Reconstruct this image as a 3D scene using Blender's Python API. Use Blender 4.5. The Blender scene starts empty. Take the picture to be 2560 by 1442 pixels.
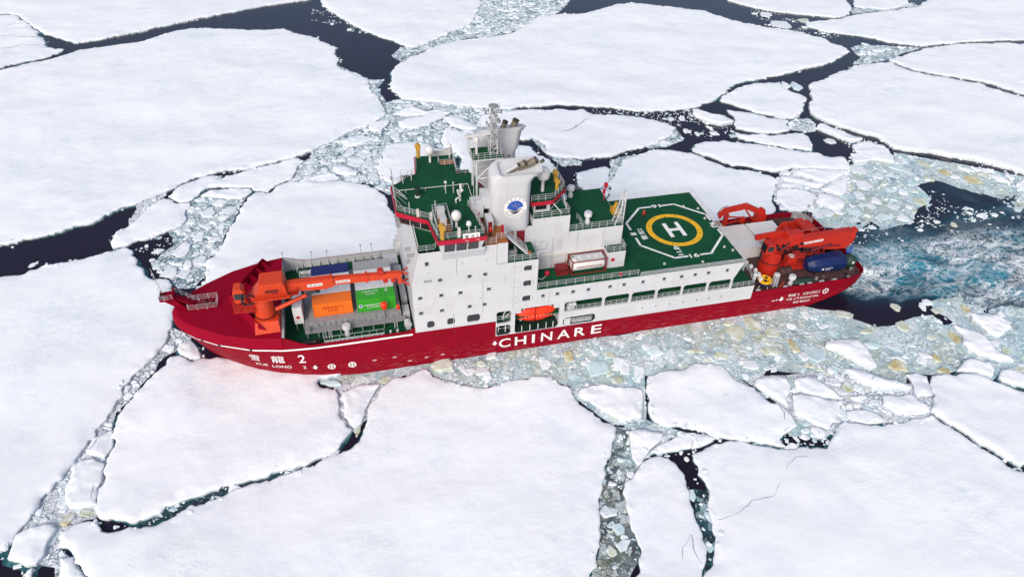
import bpy, bmesh, math, random
import numpy as np
from mathutils import Matrix, Vector
from mathutils.geometry import delaunay_2d_cdt

SC = bpy.context.scene
COL = SC.collection

# ------------------------------------------------------------------ camera
CAM = (30.6456, -93.7777, 83.7034)
YAW, PITCH, ROLL = 0.260953, 0.686061, 0.033458
cam_d = bpy.data.cameras.new('camera')
cam_d.sensor_fit = 'HORIZONTAL'; cam_d.sensor_width = 36.0; cam_d.lens = 24.815
cam_d.clip_start = 0.5; cam_d.clip_end = 6000
cam = bpy.data.objects.new('camera', cam_d); COL.objects.link(cam)
fwd = Vector((math.sin(YAW)*math.cos(PITCH), math.cos(YAW)*math.cos(PITCH), -math.sin(PITCH)))
rt = Vector((math.cos(YAW), -math.sin(YAW), 0)); up = rt.cross(fwd)
r2 = rt*math.cos(ROLL)+up*math.sin(ROLL); u2 = up*math.cos(ROLL)-rt*math.sin(ROLL)
M = Matrix(((r2.x, u2.x, -fwd.x, CAM[0]), (r2.y, u2.y, -fwd.y, CAM[1]), (r2.z, u2.z, -fwd.z, CAM[2]), (0, 0, 0, 1)))
cam.matrix_world = M
SC.camera = cam

# ------------------------------------------------------------------ sky, sun, exposure (bright overcast)
SUN_EL, SUN_AZ = math.radians(36), math.radians(215)      # azimuth clockwise from +Y
w = bpy.data.worlds.new('World'); SC.world = w; w.use_nodes = True
nt = w.node_tree; nt.nodes.clear()
o_ = nt.nodes.new('ShaderNodeOutputWorld'); bg = nt.nodes.new('ShaderNodeBackground')
sky = nt.nodes.new('ShaderNodeTexSky'); sky.sky_type = 'NISHITA'; sky.sun_disc = False
sky.sun_elevation = SUN_EL; sky.sun_rotation = SUN_AZ; sky.air_density = 1.0; sky.dust_density = 4.0; sky.ozone_density = 1.0
hs = nt.nodes.new('ShaderNodeHueSaturation'); hs.inputs['Saturation'].default_value = 0.95
nt.links.new(sky.outputs[0], hs.inputs['Color']); nt.links.new(hs.outputs[0], bg.inputs[0]); nt.links.new(bg.outputs[0], o_.inputs[0])
bg.inputs[1].default_value = 0.13
sd = bpy.data.lights.new('sun', 'SUN'); sd.energy = 1.25; sd.angle = math.radians(24); sd.color = (1.0, 0.98, 0.95)
sun = bpy.data.objects.new('sun', sd); COL.objects.link(sun); sun.location = (0, -60, 120)
sdir = Vector((math.sin(SUN_AZ)*math.cos(SUN_EL), math.cos(SUN_AZ)*math.cos(SUN_EL), math.sin(SUN_EL)))
sun.rotation_euler = sdir.to_track_quat('Z', 'Y').to_euler()
SC.view_settings.view_transform = 'Standard'; SC.view_settings.look = 'None'
SC.view_settings.gamma = 1.0; SC.view_settings.use_curve_mapping = False
SC.view_settings.exposure = 0.3
try:
    SC.cycles.max_bounces = 6; SC.cycles.diffuse_bounces = 3; SC.cycles.glossy_bounces = 2; SC.cycles.transmission_bounces = 2
    SC.cycles.use_denoising = True
except Exception: pass

# ------------------------------------------------------------------ helpers
WL = {}          # world location of every object that can be a parent
def tag(o, label=None, cat=None, group=None, kind=None):
    if label: o['label'] = label
    if cat: o['category'] = cat
    if group: o['group'] = group
    if kind: o['kind'] = kind
    return o
def empty(name, loc, label=None, cat=None, group=None):
    e = bpy.data.objects.new(name, None); COL.objects.link(e); e.location = loc; e.empty_display_size = 1
    WL[e] = Vector(loc); return tag(e, label, cat, group)

class MB:
    def __init__(s): s.v = []; s.f = []; s.m = []; s.runs = []
    def add(s, vs, fs, mi=0):
        o = len(s.v); s.v += [tuple(p) for p in vs]; s.f += [tuple(i+o for i in f) for f in fs]; s.m += [mi]*len(fs); return s
    def box(s, x0, x1, y0, y1, z0, z1, mi=0, skip=''):
        vs = [(x0,y0,z0),(x1,y0,z0),(x1,y1,z0),(x0,y1,z0),(x0,y0,z1),(x1,y0,z1),(x1,y1,z1),(x0,y1,z1)]
        F = {'b':(3,2,1,0),'t':(4,5,6,7),'f':(0,1,5,4),'r':(1,2,6,5),'k':(2,3,7,6),'l':(3,0,4,7)}
        return s.add(vs, [F[k] for k in F if k not in skip], mi)
    def obox(s, c, size, rz=0, ry=0, mi=0):
        hx, hy, hz = (d/2 for d in size)
        R = Matrix.Rotation(rz, 3, 'Z') @ Matrix.Rotation(ry, 3, 'Y')
        vs = [Vector(c)+R@Vector((a*hx, b*hy, d*hz)) for a,b,d in ((-1,-1,-1),(1,-1,-1),(1,1,-1),(-1,1,-1),(-1,-1,1),(1,-1,1),(1,1,1),(-1,1,1))]
        return s.add(vs, [(3,2,1,0),(4,5,6,7),(0,1,5,4),(1,2,6,5),(2,3,7,6),(3,0,4,7)], mi)
    def prism(s, poly, z0, z1, mi=0, top=None):
        n = len(poly); a = sum(poly[i][0]*poly[(i+1)%n][1]-poly[(i+1)%n][0]*poly[i][1] for i in range(n))
        if a < 0: poly = poly[::-1]; top = top[::-1] if top else None
        t = top or poly
        vs = [(x,y,z0) for x,y in poly]+[(x,y,z1) for x,y in t]
        return s.add(vs, [tuple(range(n-1,-1,-1)), tuple(range(n,2*n))]+[(i,(i+1)%n,n+(i+1)%n,n+i) for i in range(n)], mi)
    def prismxz(s, poly, y0, y1, mi=0, inset=0):
        n = len(poly); a = sum(poly[i][0]*poly[(i+1)%n][1]-poly[(i+1)%n][0]*poly[i][1] for i in range(n))
        if a < 0: poly = poly[::-1]
        vs = [(x,y0,z) for x,z in poly]+[(x,y1,z) for x,z in poly]
        return s.add(vs, [tuple(range(n)), tuple(range(2*n-1,n-1,-1))]+[((i+1)%n,i,n+i,n+(i+1)%n) for i in range(n)], mi)
    def prismyz(s, poly, x0, x1, mi=0):
        n = len(poly); a = sum(poly[i][0]*poly[(i+1)%n][1]-poly[(i+1)%n][0]*poly[i][1] for i in range(n))
        if a < 0: poly = poly[::-1]
        vs = [(x0,y,z) for y,z in poly]+[(x1,y,z) for y,z in poly]
        return s.add(vs, [tuple(range(n-1,-1,-1)), tuple(range(n,2*n))]+[(i,(i+1)%n,n+(i+1)%n,n+i) for i in range(n)], mi)
    def cyl(s, p0, p1, r0, r1=None, n=8, mi=0, caps=True):
        r1 = r0 if r1 is None else r1
        p0, p1 = Vector(p0), Vector(p1); d = (p1-p0)
        if d.length < 1e-6: return s
        d.normalize(); a = d.orthogonal().normalized(); b = d.cross(a)
        vs = []
        for p, r in ((p0,r0),(p1,r1)):
            for i in range(n):
                t = 2*math.pi*i/n; vs.append(p+a*(r*math.cos(t))+b*(r*math.sin(t)))
        fs = [(i,(i+1)%n,n+(i+1)%n,n+i) for i in range(n)]
        if caps: fs += [tuple(range(n-1,-1,-1)), tuple(range(n,2*n))]
        return s.add(vs, fs, mi)
    def tube(s, pts, r, n=5, mi=0):
        for a, b in zip(pts[:-1], pts[1:]): s.cyl(a, b, r, r, n, mi)
        return s
    def lathe(s, prof, c, n=16, mi=0):
        vs = []; fs = []
        for r, z in prof:
            for i in range(n):
                t = 2*math.pi*i/n; vs.append((c[0]+r*math.cos(t), c[1]+r*math.sin(t), c[2]+z))
        for k in range(len(prof)-1):
            for i in range(n): fs.append((k*n+i, k*n+(i+1)%n, (k+1)*n+(i+1)%n, (k+1)*n+i))
        fs.append(tuple(range(n-1,-1,-1))); fs.append(tuple(range((len(prof)-1)*n, len(prof)*n)))
        return s.add(vs, fs, mi)
    def sphere(s, c, r, n=14, m=8, mi=0, sz=1.0):
        return s.lathe([(max(r*math.sin(math.pi*k/m), .002), -r*sz*math.cos(math.pi*k/m)) for k in range(m+1)], c, n, mi)
    def rail(s, path, h=1.1, bars=3, sp=1.6, r=0.028, closed=False, mi=0, out=None):
        s.runs.append((len(s.v), len(s.f))); P = [Vector(p) for p in path]
        if closed: P.append(P[0])
        for a, b in zip(P[:-1], P[1:]):
            L = (b-a).length; k = max(1, round(L/sp)); up = Vector((0,0,h))
            for i in range(k+1): q = a.lerp(b, i/k); s.cyl(q, q+up, r, r, 4, mi)
            for j in range(bars):
                o = up*((j+1)/bars); s.cyl(a+o, b+o, r*.9, r*.9, 4, mi)
        return s
    def build(s, name, mats, parent=None, smooth=False, ang=40):
        if name == 'railing' and len(s.runs) > 1:      # every run of railing is a part of its own
            R = s.runs+[(len(s.v), len(s.f))]
            for (v0, f0), (v1, f1) in zip(R[:-1], R[1:]):
                q = MB(); q.v = s.v[v0:v1]; q.f = [tuple(i-v0 for i in f) for f in s.f[f0:f1]]; q.m = s.m[f0:f1]; o = q.build(name, mats, parent, smooth, ang)
            return o
        me = bpy.data.meshes.new(name)
        V = np.array(s.v, float); lo, hi = V.min(0), V.max(0)
        org = Vector(((lo[0]+hi[0])/2, (lo[1]+hi[1])/2, lo[2]))
        me.from_pydata([(x-org.x, y-org.y, z-org.z) for x, y, z in s.v], [], s.f)
        if not isinstance(mats, (list, tuple)): mats = [mats]
        for m in mats: me.materials.append(MAT[m] if isinstance(m, str) else m)
        if len(mats) > 1: me.polygons.foreach_set('material_index', s.m)
        me.update()
        if smooth:
            me.polygons.foreach_set('use_smooth', [True]*len(me.polygons)); me.set_sharp_from_angle(angle=math.radians(ang))
        o = bpy.data.objects.new(name, me); COL.objects.link(o)
        WL[o] = org
        if parent: o.parent = parent; o.location = org-WL[parent]
        else: o.location = org
        return o
def wall(mb, x0, x1, z0, z1, yo, yi, holes, mi=0, fr=0.0):
    xs = sorted({x0, x1}|{h[0] for h in holes}|{h[1] for h in holes}); zs = sorted({z0, z1}|{h[2] for h in holes}|{h[3] for h in holes})
    xs = [x for x in xs if x0 <= x <= x1]; zs = [z for z in zs if z0 <= z <= z1]
    inh = lambda x, z: any(h[0] < x < h[1] and h[2] < z < h[3] for h in holes)
    for zi in range(len(zs)-1):
        zc = (zs[zi]+zs[zi+1])/2; run = None
        for xi in range(len(xs)):
            solid = xi < len(xs)-1 and not inh((xs[xi]+xs[xi+1])/2, zc)
            if solid and run is None: run = xs[xi]
            if not solid and run is not None:
                a, b = run, xs[xi]
                mb.add([(a,yo,zs[zi]),(b,yo,zs[zi]),(b,yo,zs[zi+1]),(a,yo,zs[zi+1])], [(0,1,2,3)], mi); run = None
    for a, b, c, d in holes:
        mb.add([(a,yo,c),(b,yo,c),(b,yo,d),(a,yo,d),(a,yi,c),(b,yi,c),(b,yi,d),(a,yi,d)], [(0,4,5,1),(1,5,6,2),(2,6,7,3),(3,7,4,0)], mi)
    mb.add([(x0,yo,z0),(x1,yo,z0),(x1,yo,z1),(x0,yo,z1),(x0,yi,z0),(x1,yi,z0),(x1,yi,z1),(x0,yi,z1)], [(0,1,5,4),(2,3,7,6)], mi)
def text2d(txt, size=1.0, xs=1.0, bold=0.0):
    cu = bpy.data.curves.new('t', 'FONT'); cu.body = txt; cu.size = size; cu.offset = bold; cu.resolution_u = 3
    ob = bpy.data.objects.new('t', cu); COL.objects.link(ob)
    dg = bpy.context.evaluated_depsgraph_get(); ev = ob.evaluated_get(dg); me = ev.to_mesh()
    V = np.array([v.co[:] for v in me.vertices]) if len(me.vertices) else np.zeros((0,3)); F = [tuple(p.vertices) for p in me.polygons]
    ev.to_mesh_clear(); bpy.data.objects.remove(ob); bpy.data.curves.remove(cu)
    if len(V): V[:,0] *= xs; V[:,0] -= V[:,0].min(); V[:,1] -= V[:,1].min()
    return V, F
def put_text(mb, txt, fn, width, height, bold=0.0, mi=0):
    V, F = text2d(txt, 1.0, 1.0, bold)
    if not len(V): return
    V[:,0] *= width/max(V[:,0].max(), 1e-6); V[:,1] *= height/max(V[:,1].max(), 1e-6)
    mb.add([fn(a, b) for a, b, _ in V], F, mi)

# ------------------------------------------------------------------ noise
def _hash(ix, iy, seed):
    h = (ix.astype(np.int64)*374761393+iy.astype(np.int64)*668265263+seed*1442695041) & 0x7fffffff
    h = ((h ^ (h >> 13))*1274126177) & 0x7fffffff
    return ((h ^ (h >> 16)) & 0xffff)/65535.0
def vnoise(x, y, seed=0):
    x = np.asarray(x, float); y = np.asarray(y, float)
    ix, iy = np.floor(x), np.floor(y); fx, fy = x-ix, y-iy; fx = fx*fx*(3-2*fx); fy = fy*fy*(3-2*fy)
    a = _hash(ix, iy, seed); b = _hash(ix+1, iy, seed); c = _hash(ix, iy+1, seed); d = _hash(ix+1, iy+1, seed)
    return (a*(1-fx)+b*fx)*(1-fy)+(c*(1-fx)+d*fx)*fy
def fbm(x, y, seed=0, o=4):
    t = 0; a = .5
    for k in range(o): t = t+a*(vnoise(x*2**k, y*2**k, seed+k*17)-.5); a *= .5
    return t

# ------------------------------------------------------------------ materials
MAT = {}
def new_mat(name):
    m = bpy.data.materials.new(name); m.use_nodes = True; MAT[name] = m
    return m, m.node_tree, m.node_tree.nodes['Principled BSDF']
def N(nt, t, **k):
    n = nt.nodes.new(t)
    for a, b in k.items(): setattr(n, a, b)
    return n
def paint(name, col, rough=0.5, var=0.12, scale=0.6, dirt=None, dirt_amt=0.0, bump=0.0, spec=0.4, metal=0.0, seam=0.0, scuff=None):
    m, nt, b = new_mat(name)
    tc = N(nt, 'ShaderNodeTexCoord'); geo = N(nt, 'ShaderNodeNewGeometry')
    nz = N(nt, 'ShaderNodeTexNoise'); nz.inputs['Scale'].default_value = scale; nz.inputs['Detail'].default_value = 6
    nt.links.new(geo.outputs['Position'], nz.inputs['Vector'])
    mx = N(nt, 'ShaderNodeMix', data_type='RGBA')
    mx.inputs['A'].default_value = tuple(max(0, c*(1-var)) for c in col)+(1,); mx.inputs['B'].default_value = tuple(min(1, c*(1+var)) for c in col)+(1,)
    nt.links.new(nz.outputs['Fac'], mx.inputs['Factor']); out = mx.outputs['Result']
    if dirt:
        mp = N(nt, 'ShaderNodeMapping'); mp.inputs['Scale'].default_value = (1.6, 1.6, .22); nt.links.new(geo.outputs['Position'], mp.inputs['Vector'])
        n2 = N(nt, 'ShaderNodeTexNoise'); n2.inputs['Scale'].default_value = 0.9; n2.inputs['Detail'].default_value = 8; n2.inputs['Roughness'].default_value = .7
        nt.links.new(mp.outputs[0], n2.inputs['Vector'])
        cr = N(nt, 'ShaderNodeMapRange'); cr.inputs['From Min'].default_value = .5; cr.inputs['From Max'].default_value = .78; cr.inputs['To Max'].default_value = dirt_amt
        nt.links.new(n2.outputs['Fac'], cr.inputs['Value'])
        m2 = N(nt, 'ShaderNodeMix', data_type='RGBA'); m2.inputs['B'].default_value = dirt+(1,)
        nt.links.new(out, m2.inputs['A']); nt.links.new(cr.outputs[0], m2.inputs['Factor']); out = m2.outputs['Result']
    if seam:                       # welded shell plates: rows along the ship, faint seams
        sx = N(nt, 'ShaderNodeSeparateXYZ'); cx = N(nt, 'ShaderNodeCombineXYZ'); nt.links.new(geo.outputs['Position'], sx.inputs[0]); nt.links.new(sx.outputs[0], cx.inputs[0]); nt.links.new(sx.outputs[2], cx.inputs[1])
        br = N(nt, 'ShaderNodeTexBrick'); br.inputs['Scale'].default_value = 1.0; br.inputs['Brick Width'].default_value = 6.2; br.inputs['Row Height'].default_value = 1.55; br.inputs['Mortar Size'].default_value = .035; br.inputs['Mortar Smooth'].default_value = .3
        br.inputs['Color1'].default_value = (1,1,1,1); br.inputs['Color2'].default_value = (.93,.93,.93,1); br.inputs['Mortar'].default_value = (1-seam,1-seam,1-seam,1)
        nt.links.new(cx.outputs[0], br.inputs['Vector'])
        mm = N(nt, 'ShaderNodeMix', data_type='RGBA', blend_type='MULTIPLY'); mm.inputs['Factor'].default_value = 1.0; nt.links.new(out, mm.inputs['A']); nt.links.new(br.outputs['Color'], mm.inputs['B']); out = mm.outputs['Result']
        if scuff:                  # ice scrapes and rust, mostly low on the side
            mp = N(nt, 'ShaderNodeMapping'); mp.inputs['Scale'].default_value = (.35, .35, 2.6); nt.links.new(geo.outputs['Position'], mp.inputs['Vector'])
            ns = N(nt, 'ShaderNodeTexNoise'); ns.inputs['Scale'].default_value = 1.3; ns.inputs['Detail'].default_value = 9; ns.inputs['Roughness'].default_value = .75; nt.links.new(mp.outputs[0], ns.inputs['Vector'])
            r1 = N(nt, 'ShaderNodeMapRange'); r1.inputs['From Min'].default_value = .54; r1.inputs['From Max'].default_value = .70; nt.links.new(ns.outputs['Fac'], r1.inputs['Value'])
            r2_ = N(nt, 'ShaderNodeMapRange'); r2_.inputs['From Min'].default_value = 4.5; r2_.inputs['From Max'].default_value = .2; r2_.inputs['To Max'].default_value = .8; nt.links.new(sx.outputs[2], r2_.inputs['Value'])
            mu = N(nt, 'ShaderNodeMath', operation='MULTIPLY'); nt.links.new(r1.outputs[0], mu.inputs[0]); nt.links.new(r2_.outputs[0], mu.inputs[1])
            m3 = N(nt, 'ShaderNodeMix', data_type='RGBA'); m3.inputs['B'].default_value = scuff+(1,); nt.links.new(out, m3.inputs['A']); nt.links.new(mu.outputs[0], m3.inputs['Factor']); out = m3.outputs['Result']
    nt.links.new(out, b.inputs['Base Color'])
    b.inputs['Roughness'].default_value = rough; b.inputs['Metallic'].default_value = metal
    b.inputs['Specular IOR Level'].default_value = spec
    if bump:
        bp = N(nt, 'ShaderNodeBump'); bp.inputs['Strength'].default_value = bump; bp.inputs['Distance'].default_value = .05
        n3 = N(nt, 'ShaderNodeTexNoise'); n3.inputs['Scale'].default_value = 1.1; n3.inputs['Detail'].default_value = 3
        nt.links.new(geo.outputs['Position'], n3.inputs['Vector']); nt.links.new(n3.outputs['Fac'], bp.inputs['Height']); nt.links.new(bp.outputs[0], b.inputs['Normal'])
    return m
paint('hull_red', (0.245, 0.0022, 0.015), .6, .2, .35, (0.14, 0.006, 0.014), .6, .12, .07, 0, .16, (0.42, 0.22, 0.21))
paint('deck_red', (0.25, 0.002, 0.018), .7, .14, .5, (0.16, 0.004, 0.016), .5, .1, .06)
paint('fascia_red', (0.42, 0.005, 0.030), .5, .08)
paint('white_paint', (0.565, 0.58, 0.615), .5, .06, .4, (0.47, 0.43, 0.38), .4, .08, .3, 0, .06)
paint('white_mark', (0.82, 0.82, 0.82), .6, .1, 3.0, (0.45, 0.2, 0.2), .25)
paint('deck_mark', (0.80, 0.81, 0.80), .65, .12, 2.0, (0.16, 0.24, 0.19), .65)
paint('grey_paint', (0.26, 0.265, 0.28), .6, .25, 1.2, (0.12, 0.11, 0.11), .6)
paint('light_grey', (0.50, 0.51, 0.53), .6, .12, 1.0, (0.3, 0.29, 0.28), .5)
paint('deck_green', (0.007, 0.068, 0.029), .65, .4, .3, (0.004, 0.024, 0.014), .85, .1, .12)
paint('dark_green', (0.008, 0.030, 0.018), .7, .3, .5)
paint('deck_brown', (0.075, 0.035, 0.035), .8, .4, .8, (0.03, 0.02, 0.022), .7, .15)
paint('wood', (0.33, 0.115, 0.03), .7, .3, 2.0, (0.18, 0.06, 0.02), .4)
paint('crane_orange', (0.60, 0.050, 0.009), .45, .10, .7, (0.4, 0.03, 0.01), .45, .08)
paint('crane_red', (0.46, 0.020, 0.009), .5, .16, .7, (0.22, 0.012, 0.01), .6, .08)
paint('dark_red', (0.13, 0.010, 0.014), .6, .3, 1.0)
paint('container_orange', (0.80, 0.16, 0.012), .5, .08, .8, (0.5, 0.1, 0.02), .4)
paint('container_green', (0.035, 0.34, 0.02), .45, .08, .8, (0.03, 0.2, 0.02), .4)
paint('container_blue', (0.018, 0.022, 0.13), .5, .12, .8)
paint('container_white', (0.66, 0.66, 0.67), .55, .08, .9, (0.42, 0.38, 0.34), .5)
paint('container_cream', (0.62, 0.60, 0.57), .6, .08, .9, (0.4, 0.33, 0.3), .5)
paint('container_grey', (0.30, 0.31, 0.32), .6, .12, .9)
paint('boat_orange', (0.85, 0.035, 0.006), .35, .06)
paint('tarp_blue', (0.003, 0.015, 0.085), .5, .3, 1.2, None, 0, .3)
paint('tarp_green', (0.014, 0.045, 0.035), .6, .3, 1.4, None, 0, .3)
paint('yellow', (0.80, 0.40, 0.010), .5, .12, 1.0)
paint('ring_yellow', (0.78, 0.42, 0.012), .65, .15, 1.2, (0.4, 0.25, 0.02), .4)
paint('instrument_yellow', (0.50, 0.28, 0.03), .5, .2, 2)
paint('black', (0.012, 0.012, 0.014), .5, .3, 2)
paint('soot', (0.05, 0.04, 0.032), .8, .5, 1.5)
paint('pipe_tan', (0.20, 0.17, 0.13), .6, .35, 1.6, (0.08, 0.06, 0.05), .8)
paint('emblem_blue', (0.02, 0.09, 0.42), .5, .1)
paint('emblem_navy', (0.008, 0.012, 0.07), .5, .1)
paint('dark_glass_and_shade', (0.018, 0.018, 0.022), .12, .3, 1.0, spec=.6)  # dark window glass, also the painted shade inside the stair openings
paint('window_glass', (0.03, 0.04, 0.055), .12, .3, 1.0, spec=.6)
paint('tank_maroon', (0.20, 0.012, 0.018), .55, .2, 1.0)
paint('red_jacket', (0.60, 0.02, 0.015), .8, .1)
paint('dark_cloth', (0.02, 0.022, 0.03), .9, .2)
paint('skin', (0.45, 0.25, 0.18), .6, .1)
paint('steel', (0.35, 0.35, 0.36), .4, .2, 2.0, metal=.3)
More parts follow.
